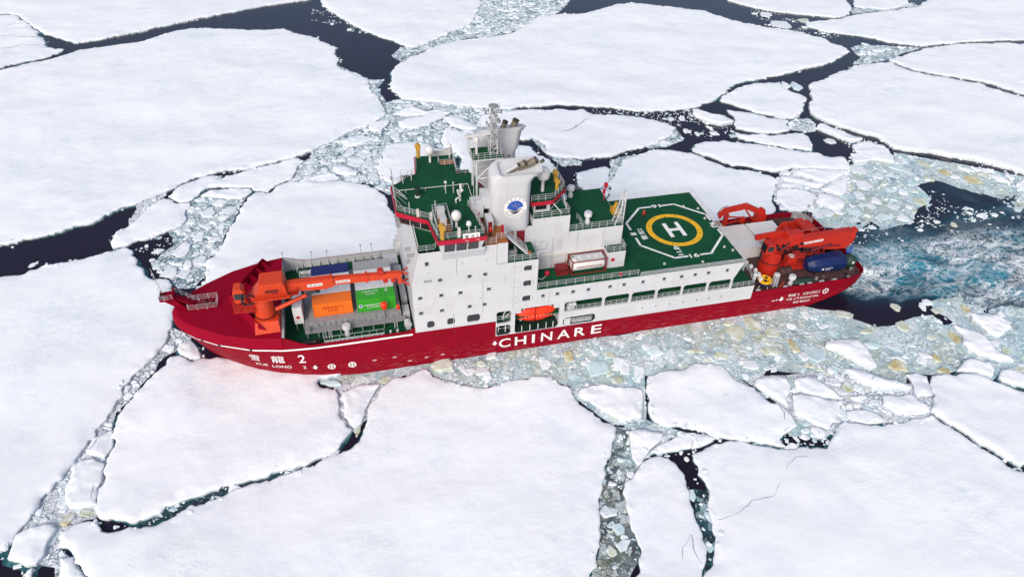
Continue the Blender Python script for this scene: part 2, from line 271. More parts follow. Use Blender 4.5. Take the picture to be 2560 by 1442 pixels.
FLOES=[
 ([(-139.6,274.5),(-111,194.7),(-77,181.8),(-71.4,180),(-68.5,174.6),(-63.3,166.9),(-60,161.7),(-55.3,156.4),(-46.6,148.8),(-41.5,150.5),(-35.1,153.9),(-26.8,158),(-18.2,163.3),(-9.1,167.9),(3.7,174.3),(13.8,178.2),(22.9,180.2),(25,181),(28.5,252)],'large flat snowy floe in the top left corner beyond the long dark lead',0.55),
 ([(-99.9,179.7),(-76.4,179.8),(-72.2,179.8),(-69.1,174.7),(-66.6,171.7),(-63.6,167),(-62,163.9),(-60.1,160.8),(-59.5,157.1),(-57.4,154.1),(-56.1,151.3),(-55.9,148.7),(-52.9,145.6),(-49.4,144.2),(-49.7,141),(-52.4,138.6),(-56.7,136.6),(-61,134.6),(-63.4,132),(-80.6,123.5)],'layered ragged floe at the left edge below the corner floe',0.55),
 ([(-83.2,117.4),(-62.9,130.2),(-57.7,134),(-50.9,136.9),(-47.8,139.8),(-44.6,143.4),(-38.1,144.4),(-31.6,146.2),(-26,147.9),(-23,151.8),(-18.6,155.7),(-13.8,157.2),(-5,155),(5.8,151.6),(15.3,151.4),(18.5,146.7),(23.5,143.1),(27.7,137),(32,131.3),(30.6,127.8),(31.3,122.8),(30.8,118.1),(32.5,113.2),(36.3,108.8),(38.8,104.7),(38.9,99.1),(39.6,94.9),(41.1,90.6),(41.9,84.8),(41.8,81.7),(39.8,79.7),(37,76.7),(34.3,75),(31.2,73.3),(28.6,70.5),(25.1,68),(20.8,64.9),(18,63),(13.9,61.3),(10.7,60.5),(7.2,59.3),(4.1,59.6),(1.5,59.7),(-0.6,59),(-3.1,58),(-5.5,56.3),(-7.3,54.1),(-10.2,52.5),(-12.9,50.2),(-14.7,48.5),(-16.9,48.1),(-19,46.5),(-21.6,44),(-24.4,42.7),(-27.1,41.4),(-29.8,40.6),(-32.4,39.3),(-35,38.5),(-37.7,38),(-53.7,35.1)],'huge smooth snow floe filling the upper left between the two long leads',0.55),
 ([(18.2,62.3),(13.9,60.5),(10.9,60),(9.4,59.6),(7.3,58.6),(6.6,58.5),(5.1,57.4),(3,57.4),(1.8,56),(1.3,56.2),(2.1,57.5),(-0.1,57.8),(-2.8,57.5),(-5.4,55.5),(-6.9,53.4),(-7.8,51.5),(-8.6,50.4),(-7.2,49.1),(-6,47.6),(-5,47.6),(-4,47.6),(-3,48.6),(-2,50.5),(-0.9,52.3),(-0.1,52.8),(1.6,52.7),(2.9,52),(5.4,51.8),(7.6,51.5),(11.4,51.4),(8.9,50.9),(9.1,49.9),(10.8,49.2),(12.3,48.4),(12.9,49.2),(14,51.1),(15.7,51.9),(17.2,52.9),(18.1,55.5),(19.3,58.8),(20.2,60.7)],'long bent floe under the narrow black slit near the huge left floe',0.55),
 ([(-1.6,49.9),(0,51.2),(2.5,51.3),(4.6,51.3),(7.2,50.6),(8.3,50.5),(8.9,49),(8,47.6),(6.9,46.6),(4.9,47),(2.7,47.8),(0.2,48.8),(-1.8,49.3)],'narrow white floe strip beside the teal crack above the brash pool',0.55),
 ([(-9.5,50.2),(-8.2,49.3),(-7.2,47.6),(-6.1,47),(-4.9,47.2),(-3.7,46.9),(-3.9,45.1),(-4.3,43.2),(-4,40),(-4.4,38.6),(-5.8,37.4),(-7.6,36.4),(-9.3,35.3),(-10.9,34.7),(-12.6,34.5),(-13.9,33.4),(-16.5,33),(-17.2,34.8),(-17.1,37.2),(-15.3,40),(-13.7,42.3),(-12.4,45.4),(-11.5,46.9),(-10.5,48.3)],'wedge shaped floe with its tip in the dark lead left of the bow',0.55),
 ([(17.4,51.8),(19.2,51.3),(21.6,51.4),(23.1,50.2),(27.9,49.9),(31.4,48.4),(33.5,47.1),(35.5,44.5),(37.4,41.6),(39.5,22),(46,11.5),(40,11),(30,10.9),(22,10.2),(16,8.5),(11,5.8),(7,2.8),(4,0.4),(0.3,16.3),(1.2,17.7),(1.6,19.8),(1.4,22.6),(1.5,24.8),(2.5,25.9),(3.7,27.7),(4.1,29.6),(4.5,33.1),(5.4,36.5),(6.3,39.8),(7.3,44.3),(8.4,47),(9.8,48.6),(12.1,47.7),(13,47.7),(14,49.7),(15.7,51.1)],'broad snow floe lying against the far side of the bow',0.6),
 ([(39.8,64.7),(42.1,65.5),(45.7,64.8),(50,63.5),(51.5,60.8),(53.8,59.4),(54.8,56.6),(54.6,53.2),(55,47.4),(55.5,43.7),(51.3,39.7),(42.6,41),(39.3,46.7),(38.1,48),(37.2,50.9),(37.3,53.7),(38.1,57.4),(39.1,62.2)],'rounded white floe directly behind the navigating bridge roof',0.55),
 ([(55.5,70.9),(57.1,71.2),(58.6,67),(59,63.6),(59.1,61.5),(57.1,61.3),(54.9,60.2),(53.5,61),(53.3,64.2),(54.1,67.3)],'oval floe in the brash left of the radar platform',0.55),
 ([(57.7,70.5),(61.9,65.2),(66.1,61.2),(71.9,58.7),(73.9,57.5),(75.2,53.7),(76.4,51.9),(77.1,48.8),(77.6,46.3),(77.5,43.4),(74.9,39.8),(67.6,36.9),(59.2,40.7),(55.5,50.1),(56.6,54.8),(55.5,61.1)],'white floe partly hidden behind the two funnels',0.55),
 ([(37.1,77.9),(39.7,78.3),(42.2,78.1),(41.5,75.9),(39.7,73.4),(38.1,72.5),(36.7,73.4),(36.5,75.7)],'small four sided floe at the black notch of the huge floe edge',0.55),
 ([(44.7,77),(46.9,78.5),(50.7,79),(54.6,80.4),(58.3,80),(56.2,77.2),(53.3,75.4),(50.7,73.3),(47.5,72.7),(45,73.5),(44.1,75.7)],'long lens shaped floe in the middle of the far brash',0.55),
 ([(43.9,81.9),(46.3,84.3),(48.9,85.7),(50.8,83.4),(51.9,81.7),(54.9,82),(56.9,81.3),(54.7,80.5),(51.3,79.6),(46.6,79.9),(44.6,81.2)],'pointed floe behind the lens shaped one in the far brash',0.55),
 ([(56.4,77.5),(58.5,77.7),(60.7,75.2),(62.8,72.4),(63.8,69.6),(62.1,69.1),(59.2,70.2),(57.5,72.3),(56.5,75.4)],'slanting floe left of the lattice mast top',0.55),
 ([(29.4,69.3),(31.5,71),(34,71.4),(36.4,70.1),(37.7,68.8),(35.2,67.1),(32.7,66),(30,65.8)],'flat oblong floe near the huge floe edge left of the mast',0.55),
 ([(26.6,56.3),(28.3,57.1),(30.5,55.5),(32.2,53.3),(31.7,52.3),(29,52.1),(27.5,53.3)],'thick oval pan with a shaded rim in the brash left of the bridge',0.55),
 ([(19,51.6),(21.4,52.7),(24.1,53.8),(26.4,54),(28,51.6),(27.5,50.7),(25.3,50.5),(22.9,50.8),(20.9,51)],'thin crescent floe hugging the broad snow floe behind the bow',0.55),
 ([(31.1,251.6),(28.1,177),(30.2,167.8),(33.9,159.8),(38.6,150),(43.3,142.5),(48.5,136.1),(54.5,128),(59.3,130.7),(60.9,132.2),(68.6,139.2),(74.9,144),(80.3,153.3),(84.3,165.9),(102.9,242)],'snow floe at the top centre between the dark lead and grey brash',0.55),
 ([(46.9,90.9),(45,96.6),(44.8,102.2),(45.7,107.8),(48.5,114.2),(52.1,119.2),(57,123.3),(63.5,128.2),(72.6,132),(84.4,133.7),(88.9,135.4),(94.3,140.4),(101.6,149),(111,150.9),(119.6,149.5),(126.1,153.1),(133.9,157.5),(140.7,158.8),(147.4,155.4),(155.7,150.6),(163.9,145.9),(168.6,136.4),(173.7,129.7),(177.8,125.9),(182.4,123.1),(187.2,119.3),(189.2,115.1),(192.9,112.5),(192.2,107.9),(194.9,102.9),(192.2,98.9),(185.2,95),(178.5,91.2),(169.7,89.6),(161.2,86.9),(154,85.9),(148.8,84.9),(142.1,82),(135.4,76.4),(131.2,72.9),(124.2,70.9),(117.9,70.2),(111.2,70.8),(105.1,73.2),(98,76),(95.5,77.1),(89.3,79.1),(81.9,79.5),(75.2,79.4),(68.3,81),(61.8,84),(55.1,87)],'very large oval floe in the upper middle behind the mast and funnels',0.55),
 ([(194.9,129.3),(199.3,128.6),(209.7,129.7),(218.4,132.6),(235.1,134.5),(249.2,136.9),(272.2,156.5),(341.4,157.3),(291.4,95.8),(261.7,99.3),(246,101),(234,101.2),(222.3,100.4),(216.6,103.2),(211.5,106.9),(206.9,112.5),(200.9,116.4),(196.4,119.2),(193.6,124.7)],'broad snowfield floe in the top right corner',0.55),
 ([(178.5,155.7),(183.9,147),(190.8,140.2),(200.2,135.4),(208.8,130.7),(216.4,133.4),(221.4,139.4),(223.4,145),(240.1,178.2),(190.2,185.6)],'sliver of floe at the top edge right of centre',0.55),
 ([(223.5,141),(231.2,137.4),(239.6,137),(247.4,141.5),(266.7,162.9),(242,166.6)],'small tongue of ice at the top edge left of the right corner',0.55),
 ([(202.5,91.5),(211.9,95),(220.4,98),(232.7,99.7),(244.1,98.9),(253.6,97.7),(261.5,95.5),(283.6,88.6),(235.9,44),(225.6,61),(222.4,66.1),(220.2,71.7),(215.6,74.8),(209.7,79),(204.8,83.8),(202.9,89.1)],'floe at the right edge between the two thin right hand cracks',0.55),
 ([(166.8,79.4),(171.7,80.7),(177.4,84.3),(184.8,86.9),(187.7,89.6),(193,89.5),(200.8,89.1),(201.5,85.2),(203.1,80.6),(207.8,76.7),(213.1,72.6),(217.3,69.2),(219.5,63.7),(222.9,58.1),(232.5,40.9),(198.2,8.9),(188.1,21.3),(185.1,25.6),(180.3,29.6),(175.1,33.2),(168.6,36.9),(164.9,38.9),(165.1,41.6),(164.6,45),(161.6,48.4),(158.4,52.5),(156.2,56.6),(155.3,58.6),(155,61.5),(156.3,64.7),(161.4,70.4),(163.8,76.3)],'large triangular snowfield on the right above the yellowish brash',0.9),
 ([(135.6,75.6),(141.7,80),(147.8,81.8),(153.3,82.3),(157.8,82.1),(157.1,78.7),(157.6,75),(159.3,72.6),(159.3,69.9),(155.7,65.5),(152.9,62.1),(150.4,60.1),(146.6,59.8),(143.7,62),(139.4,65.3),(137.7,68.8),(135.6,71.8),(134.1,73.5)],'ragged bridging floe with a turquoise block at its top edge',0.55),
 ([(123.6,69.5),(125.2,69.2),(127.6,65.6),(130.3,63.9),(131.6,60.6),(130.7,59.6),(127.3,59),(125.2,60.6),(123.3,64),(122.5,66.6)],'tilted slab with a thick grey side in the black pool behind the helideck',0.9),
 ([(132.9,67.2),(136.7,65.8),(139.6,63.4),(142.7,60.3),(146.4,58.4),(144.5,55.8),(143.8,53.5),(140,52.5),(135.8,53.3),(132.2,55.2),(130.1,56.7),(132.1,61.1),(133.1,64.6)],'leaf shaped floe right of the tilted slab',0.55),
 ([(128.7,54.5),(131.4,52.7),(137.7,51.5),(146.6,50.9),(146.3,47.9),(144.4,43.4),(143.1,41.8),(140.8,43.3),(136.2,46),(132.1,48.8),(129.2,50.1)],'narrow floe above a hairline crack right of the black pool',0.55),
 ([(116.3,50.4),(120.5,51.1),(123.8,51),(127.9,49.2),(131.7,47.9),(135.7,45.1),(140.3,42.4),(142.7,40.9),(144.5,38.4),(149.3,37.2),(148.7,33.8),(147,31.5),(143,32.6),(138.7,34.5),(133.8,35.4),(129.5,34.3),(127.7,35),(124.4,37.6),(120.3,38.9),(118.5,40.7),(116.8,43.5),(114.7,46),(113.6,47.6)],'long white floe beyond the wavy teal crack behind the aft crane',0.55),
 ([(107.6,49.1),(109.7,47.9),(112.8,46.5),(114.1,44.6),(115.9,41.7),(117.3,39.3),(119.1,37.5),(123.4,35.8),(125.8,33.4),(126.9,31.9),(127.3,30.1),(124.7,27.2),(121.6,22.6),(119.9,18.8),(112,11.6),(100,11.6),(80,11.6),(70,11.6),(87.1,33.8),(88.8,38),(92.1,42.9),(94.9,46.3),(99.8,48.2),(104.2,49.8)],'wide floe along the far side of the helideck and aft cargo deck',0.55),
 ([(66.4,76.9),(74.7,77.5),(81.3,77),(88.4,76.3),(94.2,74.8),(95.3,71.4),(103.8,69.6),(110.3,65.9),(114.9,60.1),(112.3,57.3),(109.1,55.1),(104.8,52.6),(99,51.4),(91.8,48.9),(84.7,49.1),(79.3,51.2),(77.3,53.2),(78.2,58.3),(76.6,61.8),(73.8,61.2),(71.1,62.8),(69.3,68.3),(64.8,69.2)],'mid sized floe left of the black pool behind the funnels',0.55),
 ([(82.1,42.8),(85.8,43.5),(89.6,44.2),(90.4,42.3),(88.3,39),(85.1,35.1),(83.1,31.2),(81,29.1),(80.6,32.1),(80.8,36.4),(81,40.9)],'small broken floe behind the hangar roof',0.55),
 ([(151.7,52.9),(153.9,54.9),(154.9,54.1),(155.5,52.2),(157,50.4),(157.8,48),(158.8,46.1),(160.3,45.2),(158.6,44),(156.2,43.9),(154.7,46.1),(153.5,48.8),(152.4,50.7)],'thin slanting slab along the small black triangle pool on the right',0.8),
 ([(155.5,42.7),(158.2,43.4),(160.8,43.8),(161.9,42.1),(163.4,40.9),(163.2,38.6),(161.8,34.7),(160.4,32.8),(158.2,33.8),(156.1,35.1),(153.8,34.4),(151.7,34.2),(150.3,34.5),(150.8,36.4),(152.1,38.6),(153.9,38.5),(154.3,40.3)],'broken floe corner where the white ice meets the yellowish brash',0.55),
 ([(133,33.3),(136.8,34),(139.9,32.9),(143.7,32.4),(145.3,31.6),(146.8,31.5),(145.6,30.1),(143.2,29.2),(140.9,28.3),(138.3,27.2),(136.4,28.2),(135.1,30.4),(133.3,31.7)],'floe piece between two straight cracks behind the aft crane',0.55),
 ([(128.7,31.8),(131.2,31),(132.7,30),(134.3,28.3),(136.3,27.3),(137.3,26.6),(135.2,25.6),(133.4,26.9),(131.4,28.7),(128.7,30.1)],'narrow plank shaped floe fragment between the cracks',0.55),
 ([(138.2,26.4),(141.3,27.6),(144.5,28.8),(142.6,25.9),(140.2,22.8),(138.4,21.7),(136.8,22.9),(135.1,24.8),(136.9,25.7)],'triangular floe fragment at the edge of the aft brash',0.55),
 ([(127.4,29.5),(130.1,28.3),(130.5,27.4),(128.5,27.3),(126.9,28.1)],'tiny sliver of ice at the end of the wavy teal crack',0.4),
 ([(126,27.3),(129.4,26.2),(131.4,24.5),(132.4,22.9),(130.4,20.8),(129.1,18.2),(125,17.3),(122.8,17.8),(122.6,19.9),(122.8,21.9),(122.5,22.9),(123.9,25.5)],'cracked floe just behind the starboard stern corner',0.55),
 ([(133.2,23.2),(135.7,22.3),(136.8,20.4),(137.1,18.6),(135,16.6),(132.1,16.8),(131.7,18.5),(130.7,20.4)],'bluish floe with a teal near side in the aft brash',0.7),
 ([(174.5,27.2),(176.8,27.5),(177.2,25.3),(175.3,25.1)],'small white pan at the upper right brash edge',0.4),
 ([(177.8,27),(180.5,26),(182,24.8),(181.9,23.7),(179,24.4),(177.7,25.5)],'long low pan beside the snowfield at the upper right brash edge',0.4),
 ([(179.4,22.6),(182.3,22.5),(182.1,18.6),(179.6,20.2)],'diamond shaped pan in the right hand brash',0.5),
 ([(184.7,23.2),(184.3,20),(182.6,19.1),(182.9,21.7)],'upended small pan leaning by the right hand crack',0.6),
 ([(183.2,18.3),(186.4,19.4),(188.3,17.3),(184.6,13.4),(182,14.9),(181.9,17.2)],'rounded pan cut by the right edge above the wake',0.5),
 ([(-48.9,21.8),(-34.8,27.3),(-32.1,27.4),(-29,28.3),(-25.9,29.8),(-21.8,29.9),(-17.9,31.4),(-14.1,32.3),(-12.8,31.4),(-11.2,28.1),(-9.3,24.1),(-7.4,20.5),(-6.4,20.9),(-5,20),(-4.3,17.4),(-3.4,13.7),(-2.8,9.7),(-2.6,6.5),(-3.1,3.5),(-4.8,-0.5),(-6.4,-2.9),(-7.7,-5.7),(-8.6,-9),(-9.6,-11.6),(-11,-14.4),(-11.7,-17.6),(-11.9,-19),(-13,-21.2),(-14.3,-23.6),(-15.8,-25.5),(-16.1,-28),(-16.7,-29.6),(-17.1,-31.6),(-18.5,-32.4),(-28.9,-33.8)],'wide snow floe at the left edge ahead of the bow',0.6),
 ([(-2.1,-1.2),(-0.5,-1.3),(1.5,-3.1),(4.3,-3.3),(7.4,-3.7),(7,-2.5),(11,-5.5),(15,-7.6),(20,-9.4),(26,-10.6),(21.2,-11.3),(21.5,-12.7),(23.9,-14.1),(24.3,-16.7),(24.2,-19.9),(24.9,-20.5),(25.8,-22.6),(24.9,-24.1),(23.7,-25.7),(20.4,-27.1),(17.9,-27.7),(14.9,-27.9),(11.5,-28.2),(8.9,-28.8),(6.3,-29.3),(3.8,-29.6),(1.8,-30.4),(-1.2,-31.7),(-3.1,-32.1),(-4.7,-31.2),(-5.8,-30.6),(-7.3,-30.4),(-7.8,-28.9),(-8,-27.6),(-8.5,-25.6),(-7.9,-24.6),(-8,-21.3),(-8.3,-20.5),(-7.7,-18.5),(-8.2,-15),(-7.6,-11.6),(-6.5,-9.8),(-5.2,-6.7),(-3.3,-3.7)],'pinkish triangular floe pressed under the near side of the bow',0.65),
 ([(24.8,-15),(27.3,-13.9),(30.7,-14.3),(29.5,-16.5),(28.1,-19),(27.2,-21.8),(26.1,-22.3),(24.8,-19.9)],'white wedge of ice between the pinkish floe and the foreground floe',0.55),
 ([(-1,2),(0.7,2.4),(2.6,-1.2),(2.7,-2.3),(1.1,-2.1),(-0.9,0)],'small pinkish block stranded under the stem',0.6),
 ([(-11.8,-19.8),(-10,-19.9),(-8.2,-21.3),(-8.2,-24.3),(-8.6,-25.5),(-8,-28.2),(-10.1,-28.3),(-11.9,-27.7),(-12.7,-24.6),(-12.2,-21.5)],'broken hummocky block in the crack below the bow',0.7),
 ([(-11.3,-18.5),(-10.7,-16.1),(-8.4,-15.1),(-7.8,-18.5),(-8.6,-20.1)],'small flat block in the crack halfway from bow to corner',0.6),
 ([(-17.1,-30.7),(-16.1,-30.1),(-13.8,-29.7),(-12.8,-30.2),(-12.3,-30.9),(-12.9,-32.5),(-12.9,-34.5),(-13.6,-35.7),(-14.7,-35.6),(-17.2,-34.1),(-17.1,-32.4)],'loose white block in the bottom left dark water',0.8),
 ([(-11.8,-32.3),(-11.5,-31.6),(-9.6,-30.7),(-7.4,-31),(-6.7,-32.5),(-4.9,-32.8),(-2,-33.2),(-0.1,-33),(1.6,-32.3),(2.7,-31.5),(4.1,-30.5),(7.2,-30.6),(8.9,-29.7),(11.8,-29.3),(15,-29),(17.9,-28.3),(21,-27.6),(24.2,-26.2),(26.6,-25.3),(27.3,-23.1),(28.1,-21.3),(28.5,-19.4),(29.6,-17.6),(30.7,-15.7),(32.4,-14.3),(35.5,-13.7),(38.3,-12.7),(39,-14.6),(41,-16.1),(44,-17.3),(46,-18.5),(49.2,-18.8),(51.4,-18.1),(54.8,-17.7),(56.4,-17.9),(58,-18.4),(58.7,-20.4),(59.9,-21.9),(60,-23.7),(61.2,-26.1),(62.9,-28.5),(64.4,-30.8),(63.8,-32.6),(62.4,-34.5),(60.5,-37),(59.1,-39.5),(57.9,-41.9),(57.1,-43.6),(56.6,-45.7),(55.8,-47.9),(54.6,-49.9),(52.9,-52.6),(49.6,-60.8),(-5.5,-48),(-7.3,-38.8),(-9.1,-36.5),(-9.8,-35.2),(-11.5,-33.7)],'huge foreground floe spanning the bottom centre',0.6),
 ([(-11.1,-35.2),(-9.4,-35.5),(-8.8,-37.1),(-7.1,-39),(-7.3,-41.8),(-10.5,-38)],'ragged crust at the bottom left beside the foreground floe',0.5),
 ([(-14.5,-36.3),(-13.8,-36.2),(-13.8,-37.4),(-14.5,-37.2)],'tiny white block in the bottom left dark water',0.5),
 ([(61.7,-22.1),(63.7,-21.8),(65.6,-22),(67.2,-23.1),(69.8,-23.7),(71.2,-24.4),(70.1,-27.5),(69.1,-29.7),(68,-29.9),(66.1,-29.8),(64.6,-28.6),(63.4,-26.7),(62.1,-24.8),(60.9,-23.4)],'rounded floe piece enclosed by a curved crack below the hull letters',0.55),
 ([(73.4,-21.8),(75.6,-21.3),(79.3,-21.7),(81.6,-20.8),(84.6,-21.2),(86.4,-22.8),(86.8,-24.7),(88.2,-26.8),(89.4,-29.7),(91.1,-31.8),(91.6,-33.2),(91.8,-35.3),(91.7,-36.5),(89.4,-37.6),(87.7,-38.3),(87.9,-39.5),(88.4,-40.4),(86.7,-39.4),(83.5,-37.6),(80.2,-36.3),(78.1,-35.2),(75.6,-33.7),(74,-32.7),(71.8,-31.8),(70.6,-30.8),(70.4,-29.9),(71.5,-27),(72,-24.5)],'large near floe between the hull side brash and the lower right snowfield',0.55),
 ([(66.1,-32),(68.4,-32.1),(71,-33.5),(69.4,-35),(67.7,-36),(65.8,-37.8),(65,-38.2),(64.8,-36.5),(65.3,-34.4)],'small kite shaped floe above the fork of the near cracks',0.55),
 ([(73.6,-33.7),(75.3,-34.3),(74.1,-36.7),(72.9,-36.7),(71,-36.7),(68.6,-36.5),(67.8,-36.2),(69.9,-35.1),(71.8,-34.8),(72.8,-34.3)],'small angular floe at the head of the curved black lead',0.55),
 ([(75.5,-34.3),(78.7,-35.8),(77.5,-36.4),(76,-36.8),(74,-37),(74.8,-35.8)],'triangular scrap of ice right of the curved lead head',0.55),
 ([(67.4,-37.2),(68.9,-37.1),(70.1,-37.8),(70.5,-39.7),(70.6,-42.1),(70.1,-44.7),(69.9,-46.6),(69.5,-48.1),(69.6,-49),(68.9,-50.9),(68.4,-53.1),(67.2,-54.8),(66.8,-55.8),(63,-63.9),(54.6,-62),(58.1,-53.8),(60.2,-51.2),(60.5,-49),(60.8,-46),(61.6,-43.4),(62.1,-41.2),(63.6,-39.8),(65.3,-38.5)],'peninsula of ice between the slush channel and the curved lead',0.55),
 ([(73.7,-37.9),(75.8,-37.3),(77.8,-36.6),(80,-36.7),(83.2,-38),(86.4,-39.9),(88.9,-40.8),(91.4,-41.1),(94.4,-40.6),(96,-39.8),(97.7,-38.2),(99.2,-37.6),(102,-38.5),(105.8,-39.1),(108.7,-39.5),(111.7,-39.4),(113.6,-39.2),(114.2,-41.2),(115.5,-43.9),(117,-46.7),(117.9,-48.9),(119.1,-51),(122.1,-53.8),(128.6,-60.8),(111.2,-76.3),(62.9,-65),(67.2,-55.9),(69.1,-53.5),(70.8,-51.3),(71.6,-49.1),(72.1,-47),(72.8,-45.2),(73.5,-42.7),(73.6,-39.9)],'vast snowfield floe filling the bottom right corner',0.55),
 ([(94.3,-30.8),(95.7,-30.7),(98.9,-32.5),(101.3,-33.7),(99.8,-35.4),(97,-37.5),(96.2,-38.1),(94.9,-37.1),(93.3,-35.3),(92.6,-34.2),(93.4,-32.3)],'bright flat floe beside the dark gap on the lower right',0.55),
 ([(90.4,-26.3),(93.3,-26.1),(95.6,-27.1),(95.2,-28.8),(94.3,-30),(92.4,-32.8),(91.4,-31.5),(90.1,-28.9),(89.5,-27.5)],'floe piece left of the narrow dark notch on the lower right',0.55),
 ([(96.5,-27.7),(99.2,-27.4),(100.8,-29.6),(101.7,-31.6),(101.7,-33.2),(99.1,-32.2),(96.5,-30.5),(95.9,-29.3)],'grey tinged floe piece above the bright flat one on the lower right',0.55),
 ([(105.9,-27.5),(107.3,-27.6),(108.9,-28.6),(110.3,-30.3),(112.7,-31.8),(114.4,-33.4),(113.6,-34),(111,-33.1),(108.7,-32.6),(108.1,-31.9),(106.8,-30.7),(106.3,-29.3)],'drifted floe overhanging a black gap right of the yellow chunks',0.9),
 ([(108.5,-34),(109.5,-34.1),(111.5,-34.6),(113.4,-34.7),(113.7,-35.8),(114.3,-37.5),(114,-38.6),(112.2,-38.8),(109.7,-38.2),(108.4,-37.5),(107.8,-36.4),(107.4,-35.7)],'broken floe below the black gap on the right',0.55),
 ([(115.5,-30.6),(117.4,-30.6),(118.7,-31.8),(118,-33.2),(117,-35.2),(116.6,-35.6),(115.3,-35.3),(114.1,-35.4),(114.1,-34.5),(115,-33)],'tall narrow floe beside the light blue melt patch',0.55),
 ([(119.4,-31.9),(120.7,-31.8),(123.5,-32.7),(125.2,-32.5),(127.1,-33.1),(128.2,-34.1),(128.8,-35.2),(129.8,-35.9),(130.6,-36.7),(132.2,-38),(138.7,-42.2),(128.1,-52.4),(123.1,-50.2),(119.8,-50.6),(118.5,-48.5),(117.6,-46.3),(116.1,-43.5),(114.8,-40.8),(114.3,-38.9),(114.2,-38.4),(116.1,-36.7),(117.3,-35.3),(118.4,-33.3)],'broad snow floe at the right edge above the long diagonal crack',0.55),
 ([(132,-33.3),(133.7,-33.3),(134.5,-34.3),(136,-36.9),(134.4,-38.5),(132.8,-37.3),(131.2,-36.4),(130.2,-35.5),(130.3,-34.7)],'blocky floe at the right edge beside the grey slush',0.55),
 ([(127.3,-30.1),(129.2,-30),(130.4,-31.2),(131.5,-31.3),(130.4,-33.4),(129.5,-34.2),(128.5,-33.8),(127.4,-32.8),(125.8,-32.3),(124.7,-31.8)],'heaped floe edge left of the blocky right edge floe',0.8),
 ([(101.1,-35.4),(103.9,-35.8),(105.5,-37),(105.9,-38.4),(105.2,-38.7),(103.7,-38.6),(101.4,-37.8),(100.7,-37.1),(100.2,-36.6)],'thin plate of ice among splinters on the lower right',0.35),
 ([(93.9,-37.1),(94.8,-37.3),(95.5,-38.2),(95.2,-38.9),(94,-39.5),(93.5,-38.5),(93.3,-37.7)],'small square plate in the crescent pool on the lower right',0.4),
 ([(106.8,-20.9),(109,-21.1),(110.9,-21.3),(112.4,-21.9),(112.9,-24),(112.1,-26.3),(111.9,-27.9),(111.3,-28.4),(110.2,-28.2),(109.2,-26.6),(108.2,-25.2),(107.2,-23.3),(105.9,-22)],'thick tilted slab with a green waterline side off the port quarter',1),
 ([(131.7,-22),(133.4,-23.5),(134.9,-24.6),(134.9,-27),(134.6,-29.2),(135.9,-31),(135.6,-32.2),(133.2,-31.2),(130.5,-29.7),(129.8,-28.1),(130.1,-26.4),(131.4,-24.9)],'long white tilted slab pointing at the right edge',0.9),
 ([(137.2,-19.3),(138.5,-20.4),(142,-21.5),(142.7,-23.6),(141.9,-24.7),(138.3,-26.2),(136.6,-25.1),(136.7,-23.1),(136.6,-21.2)],'yellow rimmed slab in the grey slush near the right edge',0.7),
]
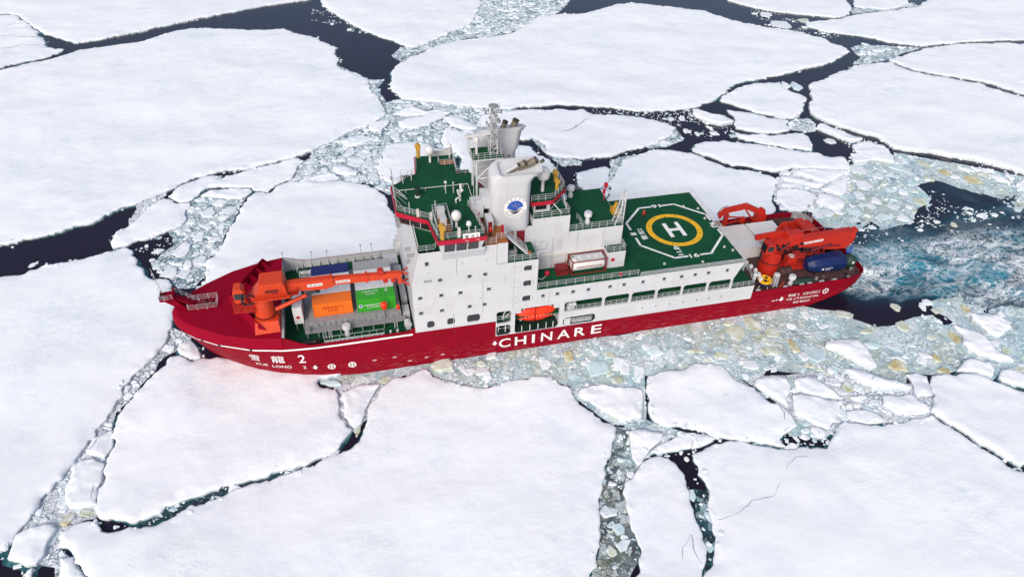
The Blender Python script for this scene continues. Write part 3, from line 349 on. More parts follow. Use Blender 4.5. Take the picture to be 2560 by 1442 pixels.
BLOCKS=[(24.7,65.9,1.3,1.8,-0.19,'w',0.35),(21.7,56.2,1.6,2.1,-0.19,'w',0.35),(30.0,50.7,1.4,1.6,-0.2,'w',0.35),(32.7,50.8,1.5,1.4,-0.2,'w',0.35),(35.4,51.4,1.5,2.0,-0.2,'w',0.35),(34.5,62.0,2.0,2.2,-0.19,'w',0.35),(31.0,63.1,1.6,2.2,-0.19,'w',0.35),(31.8,58.3,2.3,2.4,-0.19,'w',0.35),(34.8,57.0,1.3,2.1,-0.19,'w',0.35),(29.0,65.3,1.4,1.1,-0.19,'w',0.35),(23.4,54.9,0.7,0.8,-0.19,'w',0.35),(18.7,53.6,1.0,1.6,-0.2,'w',0.35),(21.6,60.5,1.2,1.0,-0.19,'w',0.35),(25.6,59.0,1.4,1.0,-0.19,'w',0.35),(28.5,60.4,1.1,1.2,-0.19,'w',0.35),(37.3,47.2,0.7,1.1,-0.2,'w',0.35),(65.7,72.3,1.8,2.6,-0.19,'w',0.35),(45.6,89.6,1.9,1.4,-0.18,'w',0.35),(36.9,62.0,0.7,2.0,-0.19,'w',0.35),(54.7,74.4,1.0,1.4,-0.19,'w',0.35),(59.1,58.7,1.2,1.5,-0.19,'w',0.35),(47.7,70.6,2.3,1.2,-0.19,'w',0.35),(42.5,69.3,1.5,1.2,-0.19,'w',0.35),(-3.7,29.6,1.7,2.9,-0.2,'w',0.5),(-0.8,33.8,1.4,1.6,-0.2,'w',0.5),(0.2,42.6,1.6,2.2,-0.2,'w',0.5),(0.1,25.8,1.3,1.8,-0.21,'w',0.5),(-2.0,24.9,0.9,1.0,-0.21,'w',0.5),(-5.1,22.7,1.7,1.9,-0.21,'w',0.5),(-2.4,21.8,1.3,1.9,-0.21,'w',0.5),(0.6,37.2,1.1,1.3,-0.2,'w',0.5),(4.4,42.9,1.9,1.8,-0.2,'w',0.5),(-2.6,39.7,1.2,1.2,-0.2,'w',0.5),(-6.7,25.9,0.6,0.6,-0.21,'w',0.5),(1.6,30.5,1.0,0.9,-0.2,'w',0.5),(-0.8,28.1,0.9,0.9,-0.2,'w',0.5),(-3.2,33.8,0.6,1.1,-0.2,'w',0.5),(-8.7,27.6,0.8,0.6,-0.21,'w',0.5),(-7.8,30.4,1.3,1.2,-0.2,'w',0.5),(-4.8,36.1,0.6,0.5,-0.2,'w',0.5),(123.1,-19.8,1.4,1.5,-0.21,'y',0.6),(125.3,-15.0,1.1,1.5,-0.21,'y',0.6),(115.4,-28.5,1.9,1.6,-0.21,'b',0.6),(126.1,-23.5,1.1,1.1,-0.21,'y',0.6),(115.7,-19.7,1.4,1.0,-0.21,'y',0.6),(114.6,-14.9,1.8,1.3,-0.21,'y',0.6),(136.8,-29.4,1.0,1.1,-0.21,'y',0.6),(122.6,-31.1,1.3,0.8,-0.21,'b',0.6),(123.3,-28.5,0.7,1.1,-0.21,'b',0.6),(114.3,-23.0,2.1,1.1,-0.21,'t',0.6),(109.7,-18.9,0.9,1.0,-0.21,'t',0.6),(104.4,-30.9,1.0,1.6,-0.22,'y',0.6),(103.5,-22.7,1.9,2.8,-0.21,'t',0.6),(96.8,-20.8,1.3,1.1,-0.21,'y',0.6),(100.9,-20.6,0.9,2.3,-0.21,'b',0.6),(102.3,-34.5,0.6,0.8,-0.22,'y',0.6),(120.5,-28.3,1.0,1.3,-0.21,'w',0.6),(104.8,-26.9,0.9,1.0,-0.21,'t',0.6),(130.4,-24.4,1.1,2.0,-0.21,'b',0.6),(137.8,-21.4,0.7,0.9,-0.21,'y',0.6),(137.9,-18.3,1.0,1.3,-0.21,'b',0.6),(100.6,-25.2,0.8,0.5,-0.21,'b',0.6),(109.2,-32.0,0.8,0.7,-0.22,'w',0.6),(105.6,-33.4,0.8,0.5,-0.22,'w',0.6),(106.7,-34.7,0.8,0.6,-0.22,'w',0.6),(103.6,-34.7,0.9,0.6,-0.22,'w',0.6),(92.6,-37.6,0.8,0.6,-0.22,'w',0.6),(91.8,-38.6,0.9,0.6,-0.22,'w',0.6),(95.7,-29.7,1.0,0.6,-0.22,'w',0.6),(130.3,-16.1,0.9,1.3,-0.21,'w',0.6),(132.0,-15.3,1.0,1.0,-0.21,'w',0.6),(68.9,-15.7,1.1,1.1,-0.21,'y',0.5),(68.3,-21.4,1.2,1.0,-0.22,'y',0.5),(70.2,-19.5,1.2,1.1,-0.21,'w',0.5),(57.7,-15.3,1.3,1.3,-0.21,'w',0.5),(65.6,-18.3,2.5,2.3,-0.21,'t',0.5),(76.6,-16.4,1.7,1.5,-0.21,'t',0.5),(83.7,-17.9,1.9,0.7,-0.21,'y',0.5),(87.3,-19.9,1.9,1.2,-0.21,'y',0.5),(96.0,-20.6,1.9,1.1,-0.21,'y',0.5),(91.3,-23.0,1.5,1.4,-0.21,'w',0.5),(93.7,-24.2,0.8,0.7,-0.21,'w',0.5),(62.1,-14.5,1.0,1.4,-0.21,'b',0.5),(58.3,-17.2,0.3,0.4,-0.21,'w',0.5),(63.1,-36.5,0.7,0.5,-0.22,'t',0.5),(62.1,-38.4,0.5,0.6,-0.22,'w',0.5),(60.5,-40.0,0.7,0.4,-0.22,'w',0.5),(63.6,-39.2,0.7,0.9,-0.22,'w',0.5),(69.1,-36.6,0.7,0.5,-0.22,'w',0.5),(64.6,-32.5,0.5,0.6,-0.22,'w',0.5),(70.9,-34.3,0.8,1.1,-0.22,'w',0.5),(41.0,-12.2,2.2,2.3,-0.21,'y',0.9),(83.8,-29.3,1.2,2.2,-0.22,'t',0.9),(58.9,-46.7,1.1,1.1,-0.22,'t',0.35),(56.9,-49.7,0.8,0.8,-0.22,'y',0.35),(70.7,-44.2,0.8,1.2,-0.22,'t',0.35),(71.8,-48.0,0.9,1.2,-0.22,'t',0.35),(69.6,-52.0,0.7,0.9,-0.22,'t',0.35),(44.9,-14.3,1.6,0.9,-0.21,'w',0.35),(23.3,-12.4,1.8,0.7,-0.22,'t',0.8),(-11.3,-29.6,1.1,1.4,-0.22,'b',0.6),(-12.7,-31.8,0.7,2.1,-0.22,'t',0.3),(-9.3,-29.0,1.4,0.7,-0.22,'y',0.35),(161.1,78.7,2.2,3.6,-0.18,'t',0.9),(158.6,80.0,1.5,2.4,-0.18,'w',0.8),(185.5,128.3,4.7,4.3,-0.16,'w',0.35),(185.3,139.1,2.7,3.7,-0.16,'w',0.35),(195.9,130.8,2.7,2.3,-0.16,'y',0.35),(26.6,-22.9,0.5,1.2,-0.22,'y',0.35),(-18.8,28.8,0.7,0.7,-0.21,'w',0.35),(-30.3,30.5,0.8,1.0,-0.21,'w',0.35),(-29.7,31.0,0.4,0.6,-0.21,'w',0.35),(118.7,65.3,1.1,1.7,-0.19,'w',0.35),(151.4,46.2,1.5,2.1,-0.19,'w',0.35),(92.6,-15.2,2.1,2.3,-0.21,'y',0.35),(96.4,-13.9,1.7,2.2,-0.21,'y',0.35),(99.2,-16.6,1.6,1.7,-0.21,'y',0.35),(148.4,31.7,1.1,1.8,-0.19,'w',0.5),(155.1,15.8,2.1,1.6,-0.2,'y',0.5),(147.6,15.2,1.8,1.6,-0.2,'w',0.5),(150.7,14.5,1.3,0.9,-0.2,'w',0.5),(142.5,12.1,2.2,1.3,-0.2,'t',0.5),(146.4,10.9,1.8,1.5,-0.2,'w',0.5),(164.7,8.0,1.4,1.3,-0.2,'w',0.5),(155.7,6.2,0.9,0.9,-0.2,'y',0.5),(174.3,21.8,2.7,2.4,-0.2,'b',0.5),(167.6,30.9,1.5,1.9,-0.19,'y',0.5),(169.7,26.1,1.7,1.6,-0.19,'b',0.5),(142.4,16.6,1.4,1.6,-0.2,'w',0.5),(137.3,15.2,1.6,1.7,-0.2,'t',0.5),(146.2,24.6,2.2,2.4,-0.2,'w',0.5),(159.8,30.5,2.0,1.9,-0.19,'t',0.5),(150.1,31.4,2.2,2.1,-0.19,'w',0.5),(142.6,20.9,1.6,2.1,-0.2,'w',0.5),(144.9,18.2,1.4,1.6,-0.2,'w',0.5),(131.1,16.0,1.6,1.7,-0.2,'w',0.5),(128.5,15.7,1.3,1.7,-0.2,'w',0.5),(132.0,15.0,0.9,1.3,-0.2,'y',0.5),(151.2,21.8,1.7,1.5,-0.2,'t',0.5),(153.6,20.4,1.4,1.4,-0.2,'w',0.5),(152.5,28.0,1.7,1.3,-0.2,'w',0.5),(158.7,23.5,1.5,1.5,-0.2,'t',0.5),(171.0,23.9,1.5,1.1,-0.2,'w',0.5),(137.3,9.0,1.1,0.8,-0.2,'w',0.5),(167.7,7.8,0.9,0.8,-0.2,'w',0.5),(152.8,8.0,0.9,0.7,-0.2,'w',0.5),(147.1,5.9,0.7,0.6,-0.2,'w',0.5)]
SLUSH=[
 ([(-2.1,50.2),(0,49.5),(4.7,47.8),(6.8,47.3),(8.2,48.1),(7.1,45.2),(5.9,40.3),(4.3,33.9),(3.5,28.5),(1.4,25.6),(1.4,20.5),(0.1,17.1),(-2.9,17.8),(-5,21.5),(-7,23.2),(-8.8,26.4),(-7.4,29.4),(-5.4,32),(-6.9,36.9),(-4.6,39.4),(-4.4,43.2),(-3.5,48.2)],'grey'),
 ([(-13.1,34.7),(-6.9,36.9),(-5.2,32),(-7.4,29.4),(-8.8,26.4),(-12.3,31.8)],'sparse'),
 ([(17.6,55.7),(19.9,60.9),(21.6,62.5),(22.4,67.4),(26.5,69.8),(31.8,75.9),(36.5,77.9),(42.4,85.4),(41.8,89.7),(44.1,90.5),(49,90.9),(55.8,87.7),(67,82.4),(81.4,77.2),(78.7,67.5),(66.4,67),(60.1,66.6),(58.6,60.4),(55.6,55.9),(53,61),(50,64.2),(39.9,65.6),(37.2,53.7),(39.3,47.5),(39.4,42.5),(38.1,42.5),(34.4,47.8),(30.1,49.1),(19.1,51.8),(16.1,51.7)],'grey'),
 ([(24.8,172.5),(30.2,169.4),(38.7,151.5),(44.4,141),(39.4,143.7),(29.6,155),(23.1,160.1)],'sparse'),
 ([(31,117.8),(39.4,105.8),(43.4,105.1),(41.1,99.8),(42.4,90.2),(45.4,88.4),(46.7,85.6),(43.1,81.3),(41.8,84),(38.5,101.7)],'grey'),
 ([(47.6,122.9),(50.8,129.1),(61,133.6),(75.2,145.4),(81.4,159),(88,183.8),(126.6,177.9),(111.3,154.2),(95.7,140),(84.7,135.1),(72.9,133.4),(57.2,124.6),(49.9,116)],'grey'),
 ([(95.8,77.7),(105.5,74),(118.4,71),(124.4,71.1),(127.7,65.4),(131.3,59.9),(129.6,55.5),(129.5,51),(124.4,52),(119.1,52.5),(116.2,53.6),(115.5,60.5),(111,67.4),(95.8,72.7)],'sparse'),
 ([(115,60.6),(114.2,54),(107.9,50.9),(103.2,51.2),(105.2,53.5),(111.5,56.7)],'grey'),
 ([(146.2,58.3),(153.2,59.4),(153.4,55.7),(150.7,51.5),(148.3,51.4),(144.2,53.9)],'grey'),
 ([(196.6,104),(203.1,105.6),(221.2,99.7),(212,96.8),(203.3,92.3),(194,90.6),(188.6,91.2),(194.5,95.5)],'grey'),
 ([(182,146.2),(189.3,141.6),(194.5,129.8),(197.2,120.1),(201.7,117.3),(197.7,111.2),(193.8,114.8),(188.1,120.6),(179.3,128.2)],'sparse'),
 ([(222.5,140.8),(231.9,138.2),(250.2,142.4),(250.9,138.7),(236.3,135.8),(218,134.2)],'grey'),
 ([(75.8,62.5),(79,60.8),(77.5,53.6),(77.9,51.5),(84.8,49.2),(84.3,46.3),(79.2,47.3),(77.3,54.7)],'grey'),
 ([(91.9,47.8),(99.3,49.4),(92.6,42.8),(89.2,38.8),(86.5,33.9),(84.3,31.8),(85,35.1),(89.3,40.6)],'grey'),
 ([(163.9,37.6),(177.4,28.5),(187.9,20.8),(190.5,16.3),(182.2,7.8),(173,9.6),(173,13.5),(164.5,24),(159.1,22.1),(158.4,16.4),(152.6,13.8),(147,8.5),(135.7,8),(133.6,8.5),(126.2,11.2),(124.9,13),(127.8,17.2),(132.4,22.5),(140.5,22.2),(146.5,31.2),(149.3,34),(156.9,35.6),(160.9,33.3)],'yellow'),
 ([(158.4,16.4),(160.8,12.5),(170.9,10.9),(182.9,8.5),(179.5,5),(159.2,6),(147,6.5),(146.7,8.5),(152.6,13.8)],'sparse'),
 ([(24,-11),(60,-11),(96,-10.9),(108,-10.8),(110.7,-12.5),(114,-13.7),(118.1,-19.3),(122,-19.3),(125.4,-18.4),(128.2,-18.2),(130.7,-18.4),(130.8,-21.2),(133,-21.2),(132,-18.1),(132.4,-15),(135.1,-14.4),(142.7,-16),(149.1,-20.3),(155,-26.7),(142.3,-38.9),(134.1,-37.1),(130.9,-34.1),(129.3,-34.7),(126,-31.9),(120,-31.5),(116,-30.2),(113.5,-34),(108.8,-32.7),(106.2,-33.3),(108,-34.9),(108.8,-37.2),(111.6,-38.9),(108.1,-38.7),(106.3,-38.1),(101.5,-35),(99.6,-36),(96.8,-38.4),(94.3,-39.4),(89.5,-37.8),(93.3,-34.6),(100.5,-34.8),(101.8,-33.6),(102.4,-31.3),(98.7,-26.6),(93.6,-24.6),(89.6,-27.8),(85,-20.6),(73.7,-20),(69.6,-30.2),(74.6,-33.7),(70,-35),(64.8,-38.2),(64.9,-33.9),(65.9,-30.6),(64.2,-29.8),(59.8,-22.6),(60.3,-21),(55.5,-17.7),(46.1,-18.4),(40.1,-15.7),(38.3,-12.4),(32.3,-14),(24.4,-13.6),(21.4,-11.7),(20.2,-10)],'yellow'),
 ([(-2.9,7.1),(0.8,3.2),(-1.2,0.7),(-2.9,-0.4),(-4.1,-3.4),(-6,-6.5),(-7.3,-9.6),(-8.7,-11.4),(-8.7,-14.5),(-8.5,-20.1),(-7.5,-24.1),(-8,-30.1),(-9.4,-30.1),(-11.9,-31.9),(-13.2,-34.1),(-17.1,-29.5),(-16.4,-27.6),(-14.5,-23.2),(-12.2,-18.6),(-9.8,-11.1),(-6.6,-2.4),(-3.1,4.1)],'rubble'),
 ([(-13.8,-35.4),(-13.2,-32.2),(-12.1,-30.6),(-10.6,-32.2),(-11.5,-33.7),(-9.1,-36.2),(-7.2,-38.8),(-7.4,-42.6),(-10.1,-41.9),(-11.5,-36.4)],'rubble'),
 ([(64.6,-30.4),(66.6,-31.2),(65,-36.2),(65.5,-38.1),(63.4,-39.4),(62.3,-40.8),(61.7,-43),(61,-45.7),(60.7,-48.7),(60.3,-51),(57.9,-53.7),(55.6,-59.6),(50.5,-58.4),(53.1,-52.4),(55.3,-49),(57.3,-43.3),(58.8,-39.7),(62.6,-34.2)],'channel'),
 ([(71.2,-43.2),(73.4,-44),(71.8,-48.8),(71,-51.1),(68.8,-53.8),(67.5,-55.7),(67,-55.6),(69.2,-50.6),(69.8,-47.7)],'teal'),
 ([(-2.3,-32),(1.7,-30.4),(6.2,-29.2),(11.4,-28),(17.9,-27.4),(23.8,-25.5),(24.3,-26),(17.8,-28.1),(11.7,-29.3),(7,-30.4),(2.6,-31.9),(-1.7,-32.9)],'teal'),
 ([(88.1,-37.9),(93.2,-35.1),(96.9,-38),(96.3,-39.4),(94.6,-40.5),(91.7,-40.8),(88.7,-40.2)],'sparse'),
 ([(-15.4,42.4),(-14.3,50.8),(-12.8,51.3),(-8.2,53.7),(-10.2,49.9),(-12,45.5),(-14.4,40.7)],'rubble'),
 ([(129.7,34),(134,34.6),(148.5,33.2),(140.9,21.7),(138.1,21.8),(128.9,17.3),(121.2,18.9),(122.2,23.3)],'rubble'),
 ([(90.6,-25.4),(97,-26.4),(107.1,-27.1),(115.3,-32.7),(118.9,-33.4),(114.9,-38.7),(108.7,-39.4),(99.2,-37.7),(96.5,-38.7),(91.7,-35.2)],'rubble'),
 ([(23.5,-13),(32,-13.3),(28.6,-20.4),(26.2,-23.4),(23.8,-19.8)],'rubble'),
 ([(72.7,-18.2),(85.7,-19.9),(89.8,-28.8),(97,-26.4),(96.9,-29.5),(87.4,-30.5),(83.5,-24.3),(73.7,-22.6)],'yellow'),
]
CRACKS=[([(72.2,-48.7),(75.2,-48.3),(78.7,-47.4),(81.4,-46.9),(84.3,-45.2)],0.07),([(85.6,-43.4),(88.3,-42.2),(90.7,-42)],0.06),([(67.6,-49.9),(65.9,-51.4),(64.7,-53.4)],0.06),([(68.2,-50.1),(67.6,-51.8),(67.7,-53.6),(67.8,-54.4)],0.09),([(118.8,-49.1),(119.6,-51.2),(121.2,-52.5)],0.1),([(89.6,-29.7),(90.9,-31.5),(91,-33.8),(90.1,-35.7)],0.09),([(90.3,-36.7),(88.8,-37.6),(87.6,-37.8)],0.07),([(97.6,-31.6),(99,-32.2),(98.9,-33.5),(99.5,-34.3)],0.08),([(129.1,49.4),(133.1,47.4),(135.7,46.2),(138.8,44.2)],0.12),([(83.8,63.1),(86.7,63.6),(89.8,66.5),(94,69.9)],0.25),([(-11.7,-18.1),(-10.7,-17.6),(-10.3,-16.2),(-9.2,-15.5)],0.08),([(-10.7,-19.7),(-9.4,-19.9),(-8.1,-20.5)],0.1),([(-9,-24.8),(-8.6,-26.5),(-7.9,-27.7)],0.09),([(23.9,-18.8),(24.2,-20),(25.3,-22.6),(26.1,-23.6)],0.14),([(1.6,56),(2.4,57.2),(3,57.5)],0.1),([(-70.9,159.6),(-64.7,157.7),(-57.5,154.7)],0.2),([(-67.7,147.9),(-62.6,149.6),(-56.1,148.9)],0.2),([(-73.2,168.3),(-68.9,169.5),(-66.1,170)],0.2),([(113.7,-35.9),(113.9,-36.6)],0.08),([(108.2,-30.7),(109.1,-30.2),(109.9,-30.1)],0.12)]
# ------------------------------------------------------------------ ice, slush and sea materials
def snow_mat():
    m, nt, b = new_mat('snow')
    geo = N(nt, 'ShaderNodeNewGeometry')
    def noise(scale, det=5, rough=.55, sx=1, sy=1):
        mp = N(nt, 'ShaderNodeMapping'); mp.inputs['Scale'].default_value = (sx, sy, 1); nt.links.new(geo.outputs['Position'], mp.inputs['Vector'])
        n = N(nt, 'ShaderNodeTexNoise'); n.inputs['Scale'].default_value = scale; n.inputs['Detail'].default_value = det; n.inputs['Roughness'].default_value = rough
        nt.links.new(mp.outputs[0], n.inputs['Vector']); return n.outputs['Fac']
    def rng(v, a, b_, c=0., d=1.):
        r = N(nt, 'ShaderNodeMapRange'); r.inputs['From Min'].default_value = a; r.inputs['From Max'].default_value = b_; r.inputs['To Min'].default_value = c; r.inputs['To Max'].default_value = d
        nt.links.new(v, r.inputs['Value']); return r.outputs[0]
    def mix(fac, a, col):
        x = N(nt, 'ShaderNodeMix', data_type='RGBA'); nt.links.new(fac, x.inputs['Factor'])
        if isinstance(a, tuple): x.inputs['A'].default_value = a+(1,)
        else: nt.links.new(a, x.inputs['A'])
        x.inputs['B'].default_value = col+(1,); return x.outputs['Result']
    def mul(a, b_):
        x = N(nt, 'ShaderNodeMath', operation='MULTIPLY'); nt.links.new(a, x.inputs[0]); nt.links.new(b_, x.inputs[1]); return x.outputs[0]
    c = mix(rng(noise(.02, 3), .42, .66, 0, .8), (.86, .89, .92), (.86, .868, .905))
    c = mix(mul(rng(noise(.045, 3), .5, .7), rng(noise(.35, 6, .7, 1, 1.5), .48, .70, 0, .75)), c, (.58, .70, .82))  # sparse blue-grey marks paint in the shadows of small snow hummocks
    c = mix(rng(noise(.10, 8, .72, 1, 1.25), .50, .74, 0, .55), c, (.665, .74, .85))
    c = mix(rng(noise(2.2, 4, .7), .55, .8, 0, .30), c, (.74, .79, .86))
    nt.links.new(c, b.inputs['Base Color']); b.inputs['Roughness'].default_value = .75; b.inputs['Specular IOR Level'].default_value = .25
    bp = N(nt, 'ShaderNodeBump'); bp.inputs['Strength'].default_value = .42; bp.inputs['Distance'].default_value = .5
    ad = N(nt, 'ShaderNodeMath', operation='ADD'); nt.links.new(mul(noise(.28, 6, .58, .9, 1.2), rng(noise(.05, 3), .35, .68, .25, 1.3)), ad.inputs[0])
    nt.links.new(mul(noise(2.6, 3, .5), rng(noise(.09, 3), .45, .7, .02, .22)), ad.inputs[1])
    a2 = N(nt, 'ShaderNodeMath', operation='ADD'); nt.links.new(ad.outputs[0], a2.inputs[0]); nt.links.new(rng(noise(.055, 4, .5, .85, 1.2), 0, 1, 0, 2.6), a2.inputs[1])
    nt.links.new(a2.outputs[0], bp.inputs['Height']); nt.links.new(bp.outputs[0], b.inputs['Normal'])
snow_mat()
def ice_mat(name, ca, cb, cc, scale=.8, bump=.6, rough=.5):
    m, nt, b = new_mat(name); geo = N(nt, 'ShaderNodeNewGeometry')
    n = N(nt, 'ShaderNodeTexNoise'); n.inputs['Scale'].default_value = scale; n.inputs['Detail'].default_value = 8; n.inputs['Roughness'].default_value = .68
    nt.links.new(geo.outputs['Position'], n.inputs['Vector'])
    r = N(nt, 'ShaderNodeValToRGB'); e = r.color_ramp.elements
    e[0].position = .33; e[0].color = ca+(1,); e[1].position = .66; e[1].color = cc+(1,); k = e.new(.5); k.color = cb+(1,)
    nt.links.new(n.outputs['Fac'], r.inputs['Fac']); nt.links.new(r.outputs[0], b.inputs['Base Color'])
    b.inputs['Roughness'].default_value = rough
    bp = N(nt, 'ShaderNodeBump'); bp.inputs['Strength'].default_value = bump; bp.inputs['Distance'].default_value = .25
    nt.links.new(n.outputs['Fac'], bp.inputs['Height']); nt.links.new(bp.outputs[0], b.inputs['Normal'])
ice_mat('ice_side', (.44, .52, .58), (.62, .68, .74), (.80, .83, .87), 1.2)
ice_mat('ice_foot', (.010, .045, .055), (.02, .095, .105), (.06, .19, .20), .5, .2, .25)
ice_mat('block_white', (.62, .70, .76), (.78, .82, .86), (.87, .88, .90), .9)
ice_mat('block_yellow', (.42, .43, .25), (.58, .62, .52), (.74, .81, .83), .45)
ice_mat('block_brown', (.42, .31, .09), (.56, .52, .32), (.73, .78, .75), .5)
ice_mat('block_teal', (.36, .56, .60), (.58, .72, .76), (.80, .86, .89), .45)
ice_mat('crumb_white', (.66, .75, .80), (.79, .85, .88), (.88, .90, .93), 1.2)
ice_mat('crumb_grey', (.40, .53, .60), (.56, .68, .73), (.74, .81, .85), 1.2)
ice_mat('crumb_yellow', (.46, .50, .36), (.60, .66, .58), (.74, .82, .82), .6)
def slush_mat(name, dark, mid, light, stain=None, s_amt=0., water=.42, cover=.55):
    """a sheet of soaked ice crumbs: dark water, grey slush, pale crumbs, and stains of ice algae"""
    m, nt, b = new_mat(name); geo = N(nt, 'ShaderNodeNewGeometry')
    def noise(scale, det, rough=.6):
        n = N(nt, 'ShaderNodeTexNoise'); n.inputs['Scale'].default_value = scale; n.inputs['Detail'].default_value = det; n.inputs['Roughness'].default_value = rough
        nt.links.new(geo.outputs['Position'], n.inputs['Vector']); return n
    def rng(v, a, b_, c=0., d=1.):
        r = N(nt, 'ShaderNodeMapRange'); r.inputs['From Min'].default_value = a; r.inputs['From Max'].default_value = b_; r.inputs['To Min'].default_value = c; r.inputs['To Max'].default_value = d
        nt.links.new(v, r.inputs['Value']); return r.outputs[0]
    def mix(fac, a, col):
        x = N(nt, 'ShaderNodeMix', data_type='RGBA'); nt.links.new(fac, x.inputs['Factor'])
        if isinstance(a, tuple): x.inputs['A'].default_value = a+(1,)
        else: nt.links.new(a, x.inputs['A'])
        x.inputs['B'].default_value = col+(1,); return x.outputs['Result']
    big = noise(.16, 7, .65); wob = noise(.7, 4)
    mv = N(nt, 'ShaderNodeMix', data_type='VECTOR'); mv.inputs['Factor'].default_value = .22
    nt.links.new(geo.outputs['Position'], mv.inputs['A']); nt.links.new(wob.outputs['Color'], mv.inputs['B'])
    fl = noise(.45, 8, .72)
    c = mix(rng(fl.outputs['Fac'], water-.06, water+.16), dark, mid)
    c = mix(rng(noise(2.4, 6, .8).outputs['Fac'], .56, .70, 0, .55), c, light)
    hs_ = []
    for sc, lo, hi, am, g in ((.5, .035, .06, .9, 0), (1.25, .04, .08, .95, 1), (2.9, .05, .12, .85, 2)):
        ve = N(nt, 'ShaderNodeTexVoronoi', feature='DISTANCE_TO_EDGE'); vc = N(nt, 'ShaderNodeTexVoronoi')
        for q in (ve, vc): q.inputs['Scale'].default_value = sc; nt.links.new(mv.outputs['Result'], q.inputs['Vector'])
        se = N(nt, 'ShaderNodeSeparateColor'); nt.links.new(vc.outputs['Color'], se.inputs[0])
        th = N(nt, 'ShaderNodeMath', operation='ADD'); nt.links.new(se.outputs[0], th.inputs[0]); nt.links.new(rng(big.outputs['Fac'], .3, .7, -.35, .35), th.inputs[1])
        p = N(nt, 'ShaderNodeMath', operation='MULTIPLY'); nt.links.new(rng(ve.outputs['Distance'], lo, hi), p.inputs[0]); nt.links.new(rng(th.outputs[0], 1-cover, 1-cover+.08, 0, am), p.inputs[1])
        tone = N(nt, 'ShaderNodeMix', data_type='RGBA'); nt.links.new(se.outputs[1], tone.inputs['Factor'])
        tone.inputs['A'].default_value = tuple(.45*m_+.55*l_ for m_, l_ in zip(mid, light))+(1,); tone.inputs['B'].default_value = light+(1,)
        x = N(nt, 'ShaderNodeMix', data_type='RGBA'); nt.links.new(p.outputs[0], x.inputs['Factor']); nt.links.new(c, x.inputs['A']); nt.links.new(tone.outputs['Result'], x.inputs['B']); c = x.outputs['Result']; hs_.append(p.outputs[0])
    if stain:
        st = noise(.10, 5, .6); st2 = noise(.5, 6, .7)
        mm = N(nt, 'ShaderNodeMath', operation='MULTIPLY'); nt.links.new(rng(st.outputs['Fac'], .46, .58), mm.inputs[0]); nt.links.new(rng(st2.outputs['Fac'], .40, .64, 0, s_amt), mm.inputs[1])
        c = mix(mm.outputs[0], c, stain)
        tq = noise(.08, 5); c = mix(rng(tq.outputs['Fac'], .52, .70, 0, .7), c, (.42, .68, .73))
    nt.links.new(c, b.inputs['Base Color']); b.inputs['Roughness'].default_value = .5
    bp = N(nt, 'ShaderNodeBump'); bp.inputs['Strength'].default_value = .9; bp.inputs['Distance'].default_value = .22
    ad = N(nt, 'ShaderNodeMath', operation='ADD'); nt.links.new(hs_[1], ad.inputs[0]); nt.links.new(hs_[2], ad.inputs[1])
    a3 = N(nt, 'ShaderNodeMath', operation='ADD'); nt.links.new(ad.outputs[0], a3.inputs[0]); nt.links.new(fl.outputs['Fac'], a3.inputs[1])
    nt.links.new(a3.outputs[0], bp.inputs['Height']); nt.links.new(bp.outputs[0], b.inputs['Normal'])
slush_mat('slush_grey', (.03, .06, .08), (.27, .40, .46), (.80, .85, .89), None, 0, .43, .52)
slush_mat('slush_yellow', (.12, .20, .24), (.46, .60, .65), (.80, .86, .89), (.50, .50, .27), .6, .37, .36)
slush_mat('slush_rubble', (.07, .10, .13), (.42, .50, .57), (.84, .86, .90), None, 0, .40, .72)
slush_mat('slush_channel', (.015, .022, .03), (.19, .24, .26), (.58, .64, .66), (.24, .25, .14), .6, .44, .34)
slush_mat('slush_teal', (.008, .02, .03), (.025, .10, .12), (.34, .47, .51), None, 0, .50, .16)

